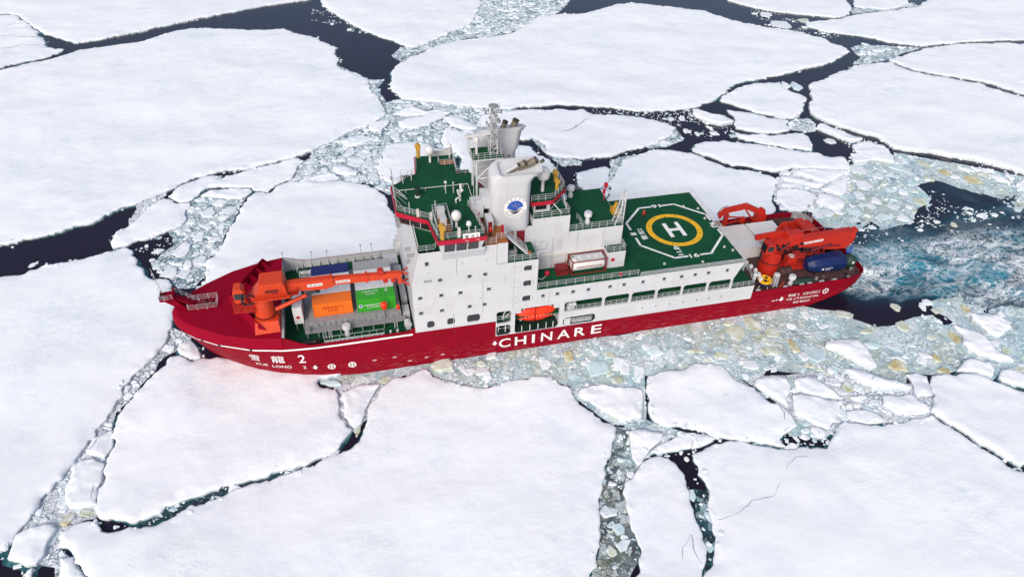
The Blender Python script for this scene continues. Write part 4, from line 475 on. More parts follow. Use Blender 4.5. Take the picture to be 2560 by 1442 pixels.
def sea_mat():
    m, nt, b = new_mat('sea'); geo = N(nt, 'ShaderNodeNewGeometry')
    at = N(nt, 'ShaderNodeAttribute', attribute_name='wake')
    def noise(scale, det, rough=.6, vec=None, dist=0., sx=1, sy=1):
        mp = N(nt, 'ShaderNodeMapping'); mp.inputs['Scale'].default_value = (sx, sy, 1); nt.links.new(vec or geo.outputs['Position'], mp.inputs['Vector'])
        n = N(nt, 'ShaderNodeTexNoise'); n.inputs['Scale'].default_value = scale; n.inputs['Detail'].default_value = det; n.inputs['Roughness'].default_value = rough; n.inputs['Distortion'].default_value = dist
        nt.links.new(mp.outputs[0], n.inputs['Vector']); return n.outputs['Fac']
    def rng(v, a, b_, c=0., d=1.):
        r = N(nt, 'ShaderNodeMapRange'); r.inputs['From Min'].default_value = a; r.inputs['From Max'].default_value = b_; r.inputs['To Min'].default_value = c; r.inputs['To Max'].default_value = d
        nt.links.new(v, r.inputs['Value']); return r.outputs[0]
    def op(o, a, b_):
        x = N(nt, 'ShaderNodeMath', operation=o)
        for i, q in enumerate((a, b_)):
            if isinstance(q, (int, float)): x.inputs[i].default_value = q
            else: nt.links.new(q, x.inputs[i])
        return x.outputs[0]
    def mix(fac, a, col):
        x = N(nt, 'ShaderNodeMix', data_type='RGBA'); nt.links.new(fac, x.inputs['Factor'])
        if isinstance(a, tuple): x.inputs['A'].default_value = a+(1,)
        else: nt.links.new(a, x.inputs['A'])
        x.inputs['B'].default_value = col+(1,); return x.outputs['Result']
    wk = at.outputs['Fac']
    def ridge(n, w_): return rng(op('ABSOLUTE', op('SUBTRACT', n, .5), 0), w_, 0.)
    warp = noise(.35, 3, .5)
    r1 = ridge(noise(.10, 3, .6, None, 2.2, .75, 1.35), .04); r2 = ridge(noise(.24, 3, .6, None, 2.4, .75, 1.3), .055); r3 = ridge(noise(.6, 3, .6, None, 2.2), .07)
    patch = rng(noise(.075, 4, .6, None, 1.0, .7, 1.6), .44, .58)
    fine = rng(noise(.9, 7, .8), .40, .60)
    lace = op('MAXIMUM', op('MAXIMUM', r1, op('MULTIPLY', r2, .9)), op('MULTIPLY', op('MULTIPLY', r3, patch), .85))
    foam = op('MULTIPLY', op('MULTIPLY', lace, rng(wk, .3, .75)), op('ADD', op('MULTIPLY', patch, .85), .38))
    churn = op('MULTIPLY', op('MULTIPLY', rng(wk, .5, 1.0), rng(noise(.12, 5, .66, None, 1.4, .7, 1.4), .56, .66)), fine)
    foam = op('MINIMUM', op('ADD', foam, op('MULTIPLY', churn, .9)), 1.)
    c = mix(rng(wk, .05, .5), (.014, .0095, .022), (.003, .032, .058))
    c = mix(op('MULTIPLY', rng(noise(.085, 5, .62, None, 1.0, .7, 1.4), .38, .60), rng(wk, .25, .8)), c, (.02, .21, .30))
    c = mix(foam, c, (.78, .83, .86))
    nt.links.new(c, b.inputs['Base Color'])
    nt.links.new(rng(foam, 0, 1, .10, .7), b.inputs['Roughness']); b.inputs['IOR'].default_value = 1.333
    bp = N(nt, 'ShaderNodeBump'); bp.inputs['Distance'].default_value = .25
    nt.links.new(rng(wk, 0, .8, .05, .8), bp.inputs['Strength'])
    nt.links.new(op('ADD', op('ADD', noise(.9, 6, .6), op('MULTIPLY', noise(2.6, 4, .6), .5)), op('MULTIPLY', foam, .4)), bp.inputs['Height'])
    nt.links.new(bp.outputs[0], b.inputs['Normal'])
sea_mat()

# ------------------------------------------------------------------ sea sheet (waves are real geometry in the wake)
def smooth(x, a, b):
    t = np.clip((x-a)/(b-a), 0, 1); return t*t*(3-2*t)
def wake_mask(x, y):
    lo = -9.0-0.36*(x-114); hi = 9.0+0.10*(x-120)
    wob = fbm(x*.12, y*.12, 5, 3)*9
    k = smooth(y, lo-3+wob, lo+3+wob)*(1-smooth(y, hi-5+wob, hi+4+wob))*smooth(x, 114, 121)
    inner = smooth(y, lo+1, lo+7)*(1-smooth(y, -1, 5))
    pool = .34*np.exp(-(((x-166)*.7+(y-17)*.7)**2/30+((x-166)*.7-(y-17)*.7)**2/60))
    k = k*(.62+.38*smooth(-y, -6, 3))
    return np.maximum(k*(.55+.45*inner)*(1-smooth(x, 260, 420)), pool)
def make_sea():
    xs = np.unique(np.concatenate([[-4000, -1500, -600, -250], np.arange(-140, 108, 6.), np.arange(108, 190, .55), np.arange(190, 320, 4.), [400, 700, 1500, 4000]]))
    ys = np.unique(np.concatenate([[-4000, -1500, -600, -250, -140], np.arange(-100, -46, 6.), np.arange(-46, 14, .55), np.arange(14, 260, 6.), [300, 450, 800, 1600, 4000]]))
    X, Y = np.meshgrid(xs, ys); wkm = wake_mask(X, Y)
    near = (X > 107) & (X < 191) & (Y > -47) & (Y < 15)
    Z = np.where(near, (fbm(X*.22, Y*.3, 3, 4)*1.5+fbm(X*.8, Y*.9, 9, 2)*.45)*wkm, 0)-.0
    Z = Z-0.0
    nx, ny = len(xs), len(ys)
    me = bpy.data.meshes.new('sea'); idx = np.arange(nx*ny).reshape(ny, nx)
    F = np.stack([idx[:-1,:-1], idx[:-1,1:], idx[1:,1:], idx[1:,:-1]], -1).reshape(-1, 4)
    me.from_pydata(np.stack([X, Y, Z], -1).reshape(-1, 3).tolist(), [], F.tolist())
    a = me.attributes.new('wake', 'FLOAT', 'POINT'); a.data.foreach_set('value', wkm.reshape(-1).astype(np.float32))
    me.materials.append(MAT['sea']); me.polygons.foreach_set('use_smooth', [True]*len(me.polygons))
    o = bpy.data.objects.new('sea', me); COL.objects.link(o); tag(o, kind='structure', label='dark polar sea water with a foaming wake', cat='sea')
make_sea()

# ------------------------------------------------------------------ floes
def densify(poly, step, amp, seed):
    P = np.array(poly, float); out = []
    for i in range(len(P)):
        a, b = P[i], P[(i+1) % len(P)]; L = np.hypot(*(b-a)); k = max(1, int(L/step))
        d = (b-a)/max(L, 1e-6); n = np.array([-d[1], d[0]])
        for j in range(k):
            t = j/k; q = a+(b-a)*t
            e = min(1, L/3)*(math.sin(math.pi*t)*.5+.5)
            w_ = (fbm(q[0]*.32, q[1]*.32, seed, 4)*2.0+fbm(q[0]*1.1, q[1]*1.1, seed+3, 3)*1.1)*amp*e
            out.append(q+n*float(w_))
    return np.array(out)
def inside(poly, pts):
    x, y = pts[:,0], pts[:,1]; r = np.zeros(len(pts), bool); n = len(poly); j = n-1
    for i in range(n):
        xi, yi = poly[i]; xj, yj = poly[j]
        c = ((yi > y) != (yj > y)) & (x < (xj-xi)*(y-yi)/((yj-yi) if yj != yi else 1e-9)+xi); r ^= c; j = i
    return r
def bdist(poly, pts):
    A = poly; B = np.roll(poly, -1, 0); d = np.full(len(pts), 1e9); AB = B-A; L2 = np.maximum((AB**2).sum(1), 1e-9)
    for s in range(0, len(pts), 400):
        p = pts[s:s+400, None, :]-A[None]; t = np.clip((p*AB[None]).sum(2)/L2[None], 0, 1)
        q = p-t[..., None]*AB[None]; d[s:s+400] = np.sqrt((q**2).sum(2)).min(1)
    return d
ICE_LOC = {}
def floe(poly, label, th, k):
    P = np.array(poly, float)
    cen = P.mean(0); span = P.max(0)-P.min(0)
    small = max(span) < 14
    B = densify(P, .45 if not small else .3, 1.15 if not small else .45, k*7+1)
    far = np.hypot(cen[0]-CAM[0], cen[1]-CAM[1])
    s = .45 if small else (1.1 if max(span) < 60 else 1.7)
    lo, hi = B.min(0), B.max(0); rs = np.random.RandomState(k)
    gx, gy = np.meshgrid(np.arange(lo[0], hi[0], s), np.arange(lo[1], hi[1], s))
    G = np.stack([gx.ravel(), gy.ravel()], 1)+rs.uniform(-.35, .35, (gx.size, 2))*s
    # rows of extra points just inside the rim
    nrm = np.roll(B, -1, 0)-np.roll(B, 1, 0); nrm = np.stack([-nrm[:,1], nrm[:,0]], 1)/np.maximum(np.hypot(nrm[:,0], nrm[:,1]), 1e-6)[:,None]
    ar = .5*np.sum(B[:,0]*np.roll(B[:,1], -1)-np.roll(B[:,0], -1)*B[:,1])
    if ar < 0: nrm = -nrm
    G = np.concatenate([G, B+nrm*.28, (B+nrm*.8)[::2]])
    G = G[inside(B, G)]; d = bdist(B, G); G = G[d > .16]; d = d[d > .16]
    nb = len(B); pts = [Vector(p) for p in B.tolist()]+[Vector(p) for p in G.tolist()]
    r = delaunay_2d_cdt(pts, [], [list(range(nb))], 1, 1e-5)
    V2 = np.array([v[:] for v in r[0]]); F = r[2]; orig = r[3]
    isb = np.array([any(i < nb for i in o) for o in orig]); dd = bdist(B, V2); dd[isb] = 0
    x, y = V2[:,0], V2[:,1]; e = smooth(dd, 0, .25+1.9*vnoise(x*.5, y*.5, 61)**2); th = th*(.72+.5*vnoise(x*.09, y*.09, 62)*np.exp(-dd/6)+.28*(1-np.exp(-dd/6)))
    rough = np.exp(-dd/2.2)
    z = th*(.72+.28*e)+fbm(x*.06, y*.08, 11, 3)*1.1*smooth(dd, .5, 8)+fbm(x*.28, y*.36, 12, 3)*(.12+.62*rough*e)+fbm(x*1.3, y*1.3, 13, 2)*(.03+.50*rough*e)
    ridge = np.clip(fbm(x*.09, y*.09, 21, 3)-.14, 0, 1)*2.0*smooth(dd, .4, 2); z = z+ridge*np.clip(fbm(x*.8, y*.8, 22, 2)+.35, 0, 1)
    z = np.maximum(z, .12)
    V = [(a, b, c) for a, b, c in zip(x, y, z)]; nf = len(F); F = [tuple(f) for f in F]
    # rim walls down into the water
    cnt = {}
    for f in F:
        for a, b in zip(f, f[1:]+f[:1]): cnt[(a, b)] = cnt.get((a, b), 0)+1
    lowi = {}; mi = [0]*nf
    for (a, b) in [q for q in cnt if (q[1], q[0]) not in cnt]:
        for q in (a, b):
            if q not in lowi: lowi[q] = len(V); V.append((V[q][0], V[q][1], -.35))
        F.append((b, a, lowi[a], lowi[b])); mi.append(1)
    me = bpy.data.meshes.new('ice_floe'); c0 = (float(cen[0]), float(cen[1]), 0)
    me.from_pydata([(a-c0[0], b-c0[1], c) for a, b, c in V], [], F)
    me.materials.append(MAT['snow']); me.materials.append(MAT['ice_side']); me.polygons.foreach_set('material_index', mi)
    me.polygons.foreach_set('use_smooth', [True]*nf+[False]*(len(F)-nf)); me.update()
    o = bpy.data.objects.new('ice_floe', me); COL.objects.link(o); o.location = c0; WL[o] = Vector(c0)
    tag(o, label, 'ice floe', 'snow covered floes of the pack ice')
    # submerged foot of the floe, breaking the surface along the rim
    wd = .05+np.clip(fbm(B[:,0]*.12, B[:,1]*.12, 31, 2)+.04, 0, 1)*2.2+np.clip(fbm(B[:,0]*.9, B[:,1]*.9, 32, 2), 0, 1)*.5
    O = B-nrm*wd[:,None]; mb = MB(); I = B+nrm*.1
    mb.add([(a, b, .045) for a, b in I]+[(a, b, .02) for a, b in O], [(i, (i+1) % nb, nb+(i+1) % nb, nb+i) for i in range(nb)])
    mb.build('submerged_foot', 'ice_foot', o)
    FOBJ.append(o); return B
FOBJ = []
FB = [floe(p, l, t, i) for i, (p, l, t) in enumerate(FLOES)]
FBB = [(b.min(0), b.max(0)) for b in FB]
HULL = np.array([(3.5,0),(8,-3.4),(12,-6.8),(17,-9.2),(22,-10.5),(28,-11.15),(112,-11.15),(118,-10),(121,-6),(121,6),(118,10),(112,11.15),(28,11.15),(22,10.5),(17,9.2),(12,6.8),(8,3.4)], float)

# hairline cracks running across the floes
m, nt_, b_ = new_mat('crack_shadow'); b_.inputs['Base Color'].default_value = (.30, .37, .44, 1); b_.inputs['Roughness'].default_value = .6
def crack(pts, wd, seed, th=.6):
    P = []
    for a, b in zip(pts[:-1], pts[1:]):
        L = math.hypot(b[0]-a[0], b[1]-a[1]); k = max(2, int(L/.5))
        for j in range(k):
            t = j/k; x = a[0]+(b[0]-a[0])*t; y = a[1]+(b[1]-a[1])*t; n = float(fbm(np.array(x*.6), np.array(y*.6), seed, 4))*1.6
            dx, dy = (b[0]-a[0])/L, (b[1]-a[1])/L; P.append((x-dy*n, y+dx*n))
    f = [o for o, B in zip(FOBJ, FB) if inside(B, np.array([P[len(P)//2]]))[0]]
    if not f: return
    f = f[0]; dg = None; V = []; q = f.data
    from mathutils.bvhtree import BVHTree
    tree = BVHTree.FromPolygons([v.co[:] for v in q.vertices], [p.vertices[:] for p in q.polygons])
    rows = []
    for i, (x, y) in enumerate(P):
        a = P[max(0, i-1)]; b = P[min(len(P)-1, i+1)]; L = math.hypot(b[0]-a[0], b[1]-a[1]) or 1
        w_ = wd*(.35+1.3*float(vnoise(np.array(i*.37), np.array(seed*1.7))))*math.sin(math.pi*(i+.5)/len(P))**.4
        nx, ny = -(b[1]-a[1])/L*w_, (b[0]-a[0])/L*w_; r_ = []
        for s_ in (-1, 1):
            h = tree.ray_cast(Vector((x+s_*nx-WL[f].x, y+s_*ny-WL[f].y, 20)), Vector((0, 0, -1)))
            r_.append((x+s_*nx, y+s_*ny, (h[0].z+.03) if h[0] else None))
        rows.append(r_)
    mb = MB()
    for a, b in zip(rows[:-1], rows[1:]):
        if all(p[2] is not None for p in a+b): mb.add([a[0], a[1], b[1], b[0]], [(0, 1, 2, 3)])
    if mb.v: mb.build('crack', 'crack_shadow', f)
for i, (p, wd) in enumerate(CRACKS): crack(p, wd*.7, 300+i)

# ------------------------------------------------------------------ slush sheets
sheets = {}
for i, (poly, kind) in enumerate(SLUSH):
    if kind == 'sparse': continue
    B = densify(poly, 1.2, .7, 900+i)
    r = delaunay_2d_cdt([Vector(p) for p in B.tolist()], [], [list(range(len(B)))], 1, 1e-5)
    V = [(v[0], v[1], .028+.0009*i) for v in r[0]]
    mb = sheets.setdefault(kind, MB()); mb.add(V, [tuple(f) for f in r[2]])
for kind, mb in sheets.items():
    o = mb.build('slush', 'slush_'+kind)
    tag(o, {'grey':'grey slush of ice crumbs between the far floes', 'yellow':'algae stained slush churned up along the hull and stern', 'rubble':'pale crushed ice filling the cracks near the bow',
            'channel':'greenish slush filling the near channel at the bottom', 'teal':'thin teal slush in the near cracks'}[kind], 'slush', kind='stuff')

# ------------------------------------------------------------------ blocks and brash
def block_mesh(n, rs, flat, bev):
    """irregular broken slab: unit radius, unit height"""
    t = np.sort((np.arange(n)+rs.uniform(-.45, .45, n))/n*2*np.pi); r = rs.uniform(.62, 1.1, n)
    B = np.stack([np.cos(t)*r, np.sin(t)*r], 1)
    V = [(x, y, -.5) for x, y in B]+[(x, y, .78+rs.uniform(-.12, .06)) for x, y in B]
    k = 1-bev
    V += [(x*k*rs.uniform(.85, 1.05), y*k*rs.uniform(.85, 1.05), 1+rs.uniform(-.2, .2)*(1-flat)) for x, y in B]+[(rs.uniform(-.15, .15), rs.uniform(-.15, .15), 1.02+rs.uniform(-.1, .2)*(1-flat))]
    F = []
    for i in range(n):
        j = (i+1) % n
        F += [(i, j, n+j, n+i), (n+i, n+j, 2*n+j, 2*n+i), (2*n+i, 2*n+j, 3*n)]
    return np.array(V), F
rsB = np.random.RandomState(77)
TN = {'w': ('white', 'block_white'), 'y': ('yellowish', 'block_yellow'), 'b': ('brown stained', 'block_brown'), 't': ('pale turquoise', 'block_teal')}
def where(x, y):
    if y > 20 and x < 60: return 'in the far brash left of the mast' if y > 30 else 'in the brash pool beyond the bow'
    if x < 20: return 'in the crack below the bow' if y < 10 else 'in the brash pool beyond the bow'
    if y > 60: return ('in the leads left of the top centre' if x < 78 else 'in the leads right of the top centre') if x < 125 else ('in the far leads at upper right' if y > 95 else 'around the black pool behind the helideck')
    if y > 12: return 'in the brash behind the stern'
    if y > -12: return 'in the churned water astern'
    if x < 100 and y > -30: return 'in the slush along the near hull side'
    if x < 85: return 'in the near cracks at the bottom'
    return 'in the yellowish brash off the port quarter'
blk_pts = []; BO = []
for (cx, cy, rx, ry, ang, tint, th) in BLOCKS:
    V, F = block_mesh(rsB.randint(6, 11), rsB, .35, .14)
    ca, sa = math.cos(ang), math.sin(ang); h = th*rsB.uniform(.3, .6)
    tx, ty = rsB.uniform(-.16, .16, 2)
    W_ = [((a*rx)*ca-(b*ry)*sa, (a*rx)*sa+(b*ry)*ca, h*c+a*rx*tx*.5+b*ry*ty*.5) for a, b, c in V]
    me = bpy.data.meshes.new('ice_block'); me.from_pydata(W_, [], F); me.materials.append(MAT[TN[tint][1]])
    me.update()
    o = bpy.data.objects.new('ice_block', me); COL.objects.link(o); o.location = (cx, cy, 0)
    BO.append((o, TN[tint][0], where(cx, cy)))
    blk_pts.append((cx, cy, max(rx, ry)))
blk = np.array(blk_pts)
def screen_x(p):
    q = Vector(p)-Vector(CAM); return q.dot(r2)/q.dot(fwd)
ORD = 'first second third fourth fifth sixth seventh eighth ninth tenth eleventh twelfth thirteenth fourteenth fifteenth sixteenth seventeenth eighteenth nineteenth twentieth'.split()
ORD += ['twenty-'+q for q in ORD[:9]]+['thirtieth']+['thirty-'+q for q in ORD[:9]]+['fortieth']+['forty-'+q for q in ORD[:9]]+['fiftieth']+['fifty-'+q for q in ORD[:9]]
grp = {}
for o, t_, w_ in BO: grp.setdefault((t_, w_), []).append(o)
for (t_, w_), L in grp.items():
    L.sort(key=lambda o: screen_x(o.location))
    for i, o in enumerate(L):
        tag(o, ('%s ice block %s' % (t_, w_)) if len(L) == 1 else '%s from left of %s ice blocks %s' % (ORD[i], t_, w_), 'ice block', '%s ice blocks %s' % (t_, w_))
shapes = [block_mesh(rsB.randint(4, 8), rsB, .3, .16) for _ in range(22)]
DENS = {'grey': 1.5, 'yellow': .65, 'sparse': 1.0, 'rubble': 2.6, 'channel': 1.0, 'teal': .3}
cand = []
for i, (poly, kind) in enumerate(SLUSH):
    P = np.array(poly); lo, hi = P.min(0), P.max(0); A = abs(.5*np.sum(P[:,0]*np.roll(P[:,1], -1)-np.roll(P[:,0], -1)*P[:,1]))
    n = int((hi-lo).prod()*DENS[kind]); pts = rsB.uniform(lo, hi, (n, 2)); pts = pts[inside(P, pts)]
    if kind in ('sparse', 'teal'): pts = pts[fbm(pts[:,0]*.25, pts[:,1]*.25, 51+i, 3) > -.02]
    else: pts = pts[fbm(pts[:,0]*.2, pts[:,1]*.2, 51+i, 3) > -.16]
    r = .15*(1-rsB.uniform(0, .99, len(pts)))**-.52*(1.3 if kind in ('yellow', 'grey') else 1.0); r = np.minimum(r, 1.5)
    for p, q in zip(pts, r): cand.append((p[0], p[1], q, 'gyszct'['grey yellow sparse rubble channel teal'.split().index(kind)]))
# loose crumbs drifting in the open water astern
for x, y in rsB.uniform((118, -40), (180, 22), (2600, 2)):
    if fbm(np.array(x*.15), np.array(y*.2), 88, 3) > .06 and (y > 3 or y < -13-.25*(x-114)): cand.append((x, y, .12+.35*rsB.rand()**4, 's'))
C = np.array([(a, b, c) for a, b, c, _ in cand]); K = [k for *_, k in cand]
ok = ~inside(HULL, C[:,:2])
for B, (lo, hi) in zip(FB, FBB):
    q = np.where(ok & (C[:,0] > lo[0]) & (C[:,0] < hi[0]) & (C[:,1] > lo[1]) & (C[:,1] < hi[1]))[0]
    if len(q): ok[q[inside(B, C[q,:2])]] = False
for cx, cy, r in blk:
    ok &= np.hypot(C[:,0]-cx, C[:,1]-cy) > r*.75
sel = np.where(ok)[0]; sel = sel[np.argsort(-C[sel,2])]
def place(i, rs):
    V, F = shapes[rs.randint(len(shapes))]; x, y, r = C[i]; a = rs.uniform(0, 6.28); st = rs.uniform(.65, 1.0); h = min(.34, r*rs.uniform(.14, .36)+.03)
    X = V[:,0]*r; Y = V[:,1]*r*st; tx, ty = rs.uniform(-.16, .16, 2)
    Zc = V[:,2]*h+X*tx+Y*ty
    return np.stack([X*math.cos(a)-Y*math.sin(a), X*math.sin(a)+Y*math.cos(a), Zc], 1), F, (x, y)
nbig = 150; CH = {}
for i in sel[:nbig]:
    V, F, (x, y) = place(i, rsB); k = K[i]
    mt = 'block_yellow' if k == 'y' and rsB.rand() < .3 else 'block_white'
    me = bpy.data.meshes.new('ice_chunk'); me.from_pydata(V.tolist(), [], F); me.materials.append(MAT[mt])
    o = bpy.data.objects.new('ice_chunk', me); COL.objects.link(o); o.location = (float(x), float(y), 0)
    nm = 'yellowish' if mt == 'block_yellow' else 'white'
    CH.setdefault((nm, where(x, y)), []).append(o)
for (t_, w_), L in CH.items():
    L.sort(key=lambda o: screen_x(o.location))
    for i, o in enumerate(L):
        tag(o, ('lone small %s ice chunk %s' % (t_, w_)) if len(L) == 1 else ('%s from left of small %s ice chunks %s' % (ORD[i], t_, w_) if i < len(ORD) else 'small %s ice chunk right of most others %s' % (t_, w_)), 'ice chunk', 'small %s ice chunks %s' % (t_, w_))
VV = []; FF = []; MI = []; off = 0
for i in sel[nbig:]:
    V, F, (x, y) = place(i, rsB); V[:,0] += x; V[:,1] += y; VV.append(V); FF += [tuple(q+off for q in f) for f in F]; off += len(V)
    k = K[i]; u = rsB.rand()
    m_ = {'g': 0 if u < .55 else 1, 'y': 0 if u < .45 else (1 if u < .75 else 2), 's': 0 if u < .6 else 1, 'z': 0 if u < .8 else 1, 'c': 1 if u < .6 else (0 if u < .85 else 2), 't': 1}[k]
    MI += [m_]*len(F)
nrim = 0
for B, fo in zip(FB, FOBJ):                       # broken snow lumps left along the rims
    far = np.hypot(B[:,0]-CAM[0], B[:,1]-CAM[1])
    gate = fbm(B[:,0]*.10, B[:,1]*.10, 71, 2) > .03
    I = np.where(gate & (far < 330) & (rsB.rand(len(B)) < .55))[0]
    if not len(I): continue
    Q = B[I]+rsB.uniform(-.9, .9, (len(I), 2)); inB = inside(B, Q); inH = inside(HULL, Q)
    for q, ib, ih in zip(Q, inB, inH):
        if ih: continue
        V, F = shapes[rsB.randint(len(shapes))]; r = .10+.42*rsB.rand()**2.2; a = rsB.uniform(0, 6.28)
        X = V[:,0]*r; Y = V[:,1]*r*.8; z0 = .32 if ib else .0
        VV.append(np.stack([X*math.cos(a)-Y*math.sin(a)+q[0], X*math.sin(a)+Y*math.cos(a)+q[1], V[:,2]*r*.55+z0], 1)); FF += [tuple(t+off for t in f) for f in F]; off += len(V); MI += [0]*len(F); nrim += 1
print('rim lumps', nrim)
me = bpy.data.meshes.new('brash_ice'); me.from_pydata(np.concatenate(VV).tolist(), [], FF)
for n_ in ('crumb_white', 'crumb_grey', 'crumb_yellow'): me.materials.append(MAT[n_])
me.polygons.foreach_set('material_index', MI); me.update()
o = bpy.data.objects.new('brash_ice', me); COL.objects.link(o); tag(o, 'loose crumbs of crushed brash ice floating between the floes', 'brash ice', kind='stuff')
print('brash', len(sel), 'tris~', len(FF))
# ================================================================== the ship (x: 0 bow .. 121 stern, y: - port .. + starboard, z: 0 waterline)
SHIP = empty('icebreaker', (60, 0, 0), 'long red and white polar research icebreaker breaking through the floes', 'ship')
B_ = 11.15
def interp(x, tab): return float(np.interp(x, [a for a, _ in tab], [b for _, b in tab]))
S_TAB = [(0,0),(.15,.75),(.8,2.2),(2.15,4.0),(4.25,5.75),(7.1,7.6),(12.1,9.75),(16.7,10.75),(21.6,11.08),(25,B_),(200,B_)]
W_TAB = [(0,0),(1.1,1.3),(4.4,4.1),(8.4,6.95),(13.6,9.35),(18.7,10.6),(25.0,B_),(200,B_)]
def zk(x): return 7.25+.40*max(0, min(1, 1-x/20))
def stem(z): return 3.6-3.5*min(1, max(-.5, z/7.6))
def hb(x, z):
    t = max(0, min(1, z/7.4))**.9; u = max(0, x-stem(z)); return (1-t)*interp(u, W_TAB)+t*interp(u, S_TAB)
def stern_hb(x): return interp(x, [(0,B_),(115.5,B_),(117.3,10.95),(119.2,10.45),(120.2,9.7),(120.7,8.9),(120.95,7.6),(121.1,6)])
def zbot(x): return interp(x, [(0,-2.5),(104,-2.5),(108.5,-.3),(112.5,.9),(116.5,2.2),(118.5,2.75),(121.1,3.2)])
U = [0,.15,.4,.8,1.4,2.15,3.2,4.25,5.6,7.1,9,10.6,12.1,14.3,16.7,19,21.6,23.3,25]
def hull():
    mb = MB(); zl = [-2.5,-1,0,1.2,2.4,3.6,4.8,6.0,99]
    for sgn in (-1, 1):
        rows = []
        for z in zl:
            row = []
            for u in U:
                zz = z if z < 90 else None
                if zz is None:
                    x = stem(7.5)+u; zz = zk(x); x = stem(zz)+u
                else: x = stem(zz)+u
                row.append((x, sgn*hb(x, zz), zz))
            rows.append(row)
        nU = len(U); vs = [p for r in rows for p in r]; fs = []
        for i in range(len(rows)-1):
            for j in range(nU-1):
                q = (i*nU+j, i*nU+j+1, (i+1)*nU+j+1, (i+1)*nU+j); fs.append(q if sgn < 0 else q[::-1])
        mb.add(vs, fs)
        # straight side: fore part to z 7.25 (x < 50.2), aft part to z 3.95, working deck to the bulwark top
        z0s = [stem(z if z < 90 else 7.25)+25 for z in zl]; zz = [z if z < 90 else 7.25 for z in zl]
        a = [(x, sgn*B_, z) for x, z in zip(z0s, zz)]; b = [(50.2, sgn*B_, z) for z in zz]; n = len(zz)
        mb.add(a+b, [((i, n+i, n+i+1, i+1) if sgn < 0 else (i+1, n+i+1, n+i, i)) for i in range(n-1)])
        def strip(x0, x1, za, zb_):
            f = [(0,1,2,3)] if sgn < 0 else [(3,2,1,0)]; mb.add([(x0,sgn*B_,za),(x1,sgn*B_,za),(x1,sgn*B_,zb_),(x0,sgn*B_,zb_)], f)
        strip(50.2, 96.6, -2.5, 3.95)
        XS = [96.6,100,104,106,108.5,110.5,112.5,114.5,115.5,116.5,117.3,118.3,119.2,119.8,120.2,120.5,120.7,120.85,120.95,121.1]
        lv = [0,.25,.5,.75,.86,1.0]; vs = []; fs = []
        for x in XS:
            for t in lv:
                z = zbot(x)+(5.25-zbot(x))*t; fl = 1-.05*smooth(np.array(x), 113, 121)*(1-t); vs.append((x, sgn*stern_hb(x)*float(fl), z))
        k = len(lv)
        for i in range(len(XS)-1):
            for j in range(k-1):
                q = (i*k+j, (i+1)*k+j, (i+1)*k+j+1, i*k+j+1); fs.append(q if sgn < 0 else q[::-1])
        mb.add(vs, fs)
    # counter underside and transom
    XS = [96.6,104,108.5,112.5,116.5,119.2,120.7,121.1]
    vs = []
    for x in XS: vs += [(x, -stern_hb(x)*.95, zbot(x)), (x, stern_hb(x)*.95, zbot(x))]
    mb.add(vs, [(2*i, 2*i+1, 2*i+3, 2*i+2) for i in range(len(XS)-1)])
    mb.add([(121.1,-6,3.2),(121.1,6,3.2),(121.1,6,5.25),(121.1,-6,5.25)], [(0,1,2,3)])
    # bulwark inner faces and caps
    for sgn in (-1, 1):
        XS = [96.9,100,106,112,115.5,117.3,119.2,120.2,120.7,120.95]
        vs = []
        for x in XS:
            h = stern_hb(x)-.22; vs += [(x, sgn*stern_hb(x), 5.25), (x-.05, sgn*h, 5.25), (x-.05, sgn*h, 4.2)]
        fs = []
        for i in range(len(XS)-1):
            for j in (0, 1):
                q = (3*i+j, 3*i+3+j, 3*i+4+j, 3*i+1+j); fs.append(q if sgn < 0 else q[::-1])
        mb.add(vs, fs)
    mb.box(120.88, 121.08, -6.3, 6.3, 4.2, 5.25)
    return mb.build('hull', 'hull_red', SHIP, True, 35)
HUL = hull()
# white stripe under the sheer
def hull_band(z0f, z1f, xa, xb, mat, name, off=.035):
    mb = MB(); xs = np.arange(xa, xb+.01, .5)
    for sgn in (-1, 1):
        vs = []
        for x in xs: vs += [(x-.02, sgn*(hb(x, z0f(x))+off), z0f(x)), (x-.02, sgn*(hb(x, z1f(x))+off), z1f(x))]
        mb.add(vs, [((2*i, 2*i+2, 2*i+3, 2*i+1) if sgn < 0 else (2*i+1, 2*i+3, 2*i+2, 2*i)) for i in range(len(xs)-1)])
    x = xs[0]; mb.add([(x-.02, -hb(x,z0f(x))-off, z0f(x)), (x-.02, hb(x,z0f(x))+off, z0f(x)), (x-.02, hb(x,z1f(x))+off, z1f(x)), (x-.02, -hb(x,z1f(x))-off, z1f(x))], [(3,2,1,0)])
    return mb.build(name, mat, HUL, True)
hull_band(lambda x: zk(x)-.40, lambda x: zk(x)-.04, .25, 37.2, 'white_mark', 'painted_stripe')
mb = MB()
for x in (5.0, 7.6, 12.3):
    y = -hb(x, zk(x)-.2); mb.cyl((x, y+.1, zk(x)-.2), (x-.08, y-.09, zk(x)-.2), .2, .2, 10)
mb.build('mooring_pipe', 'black', HUL)
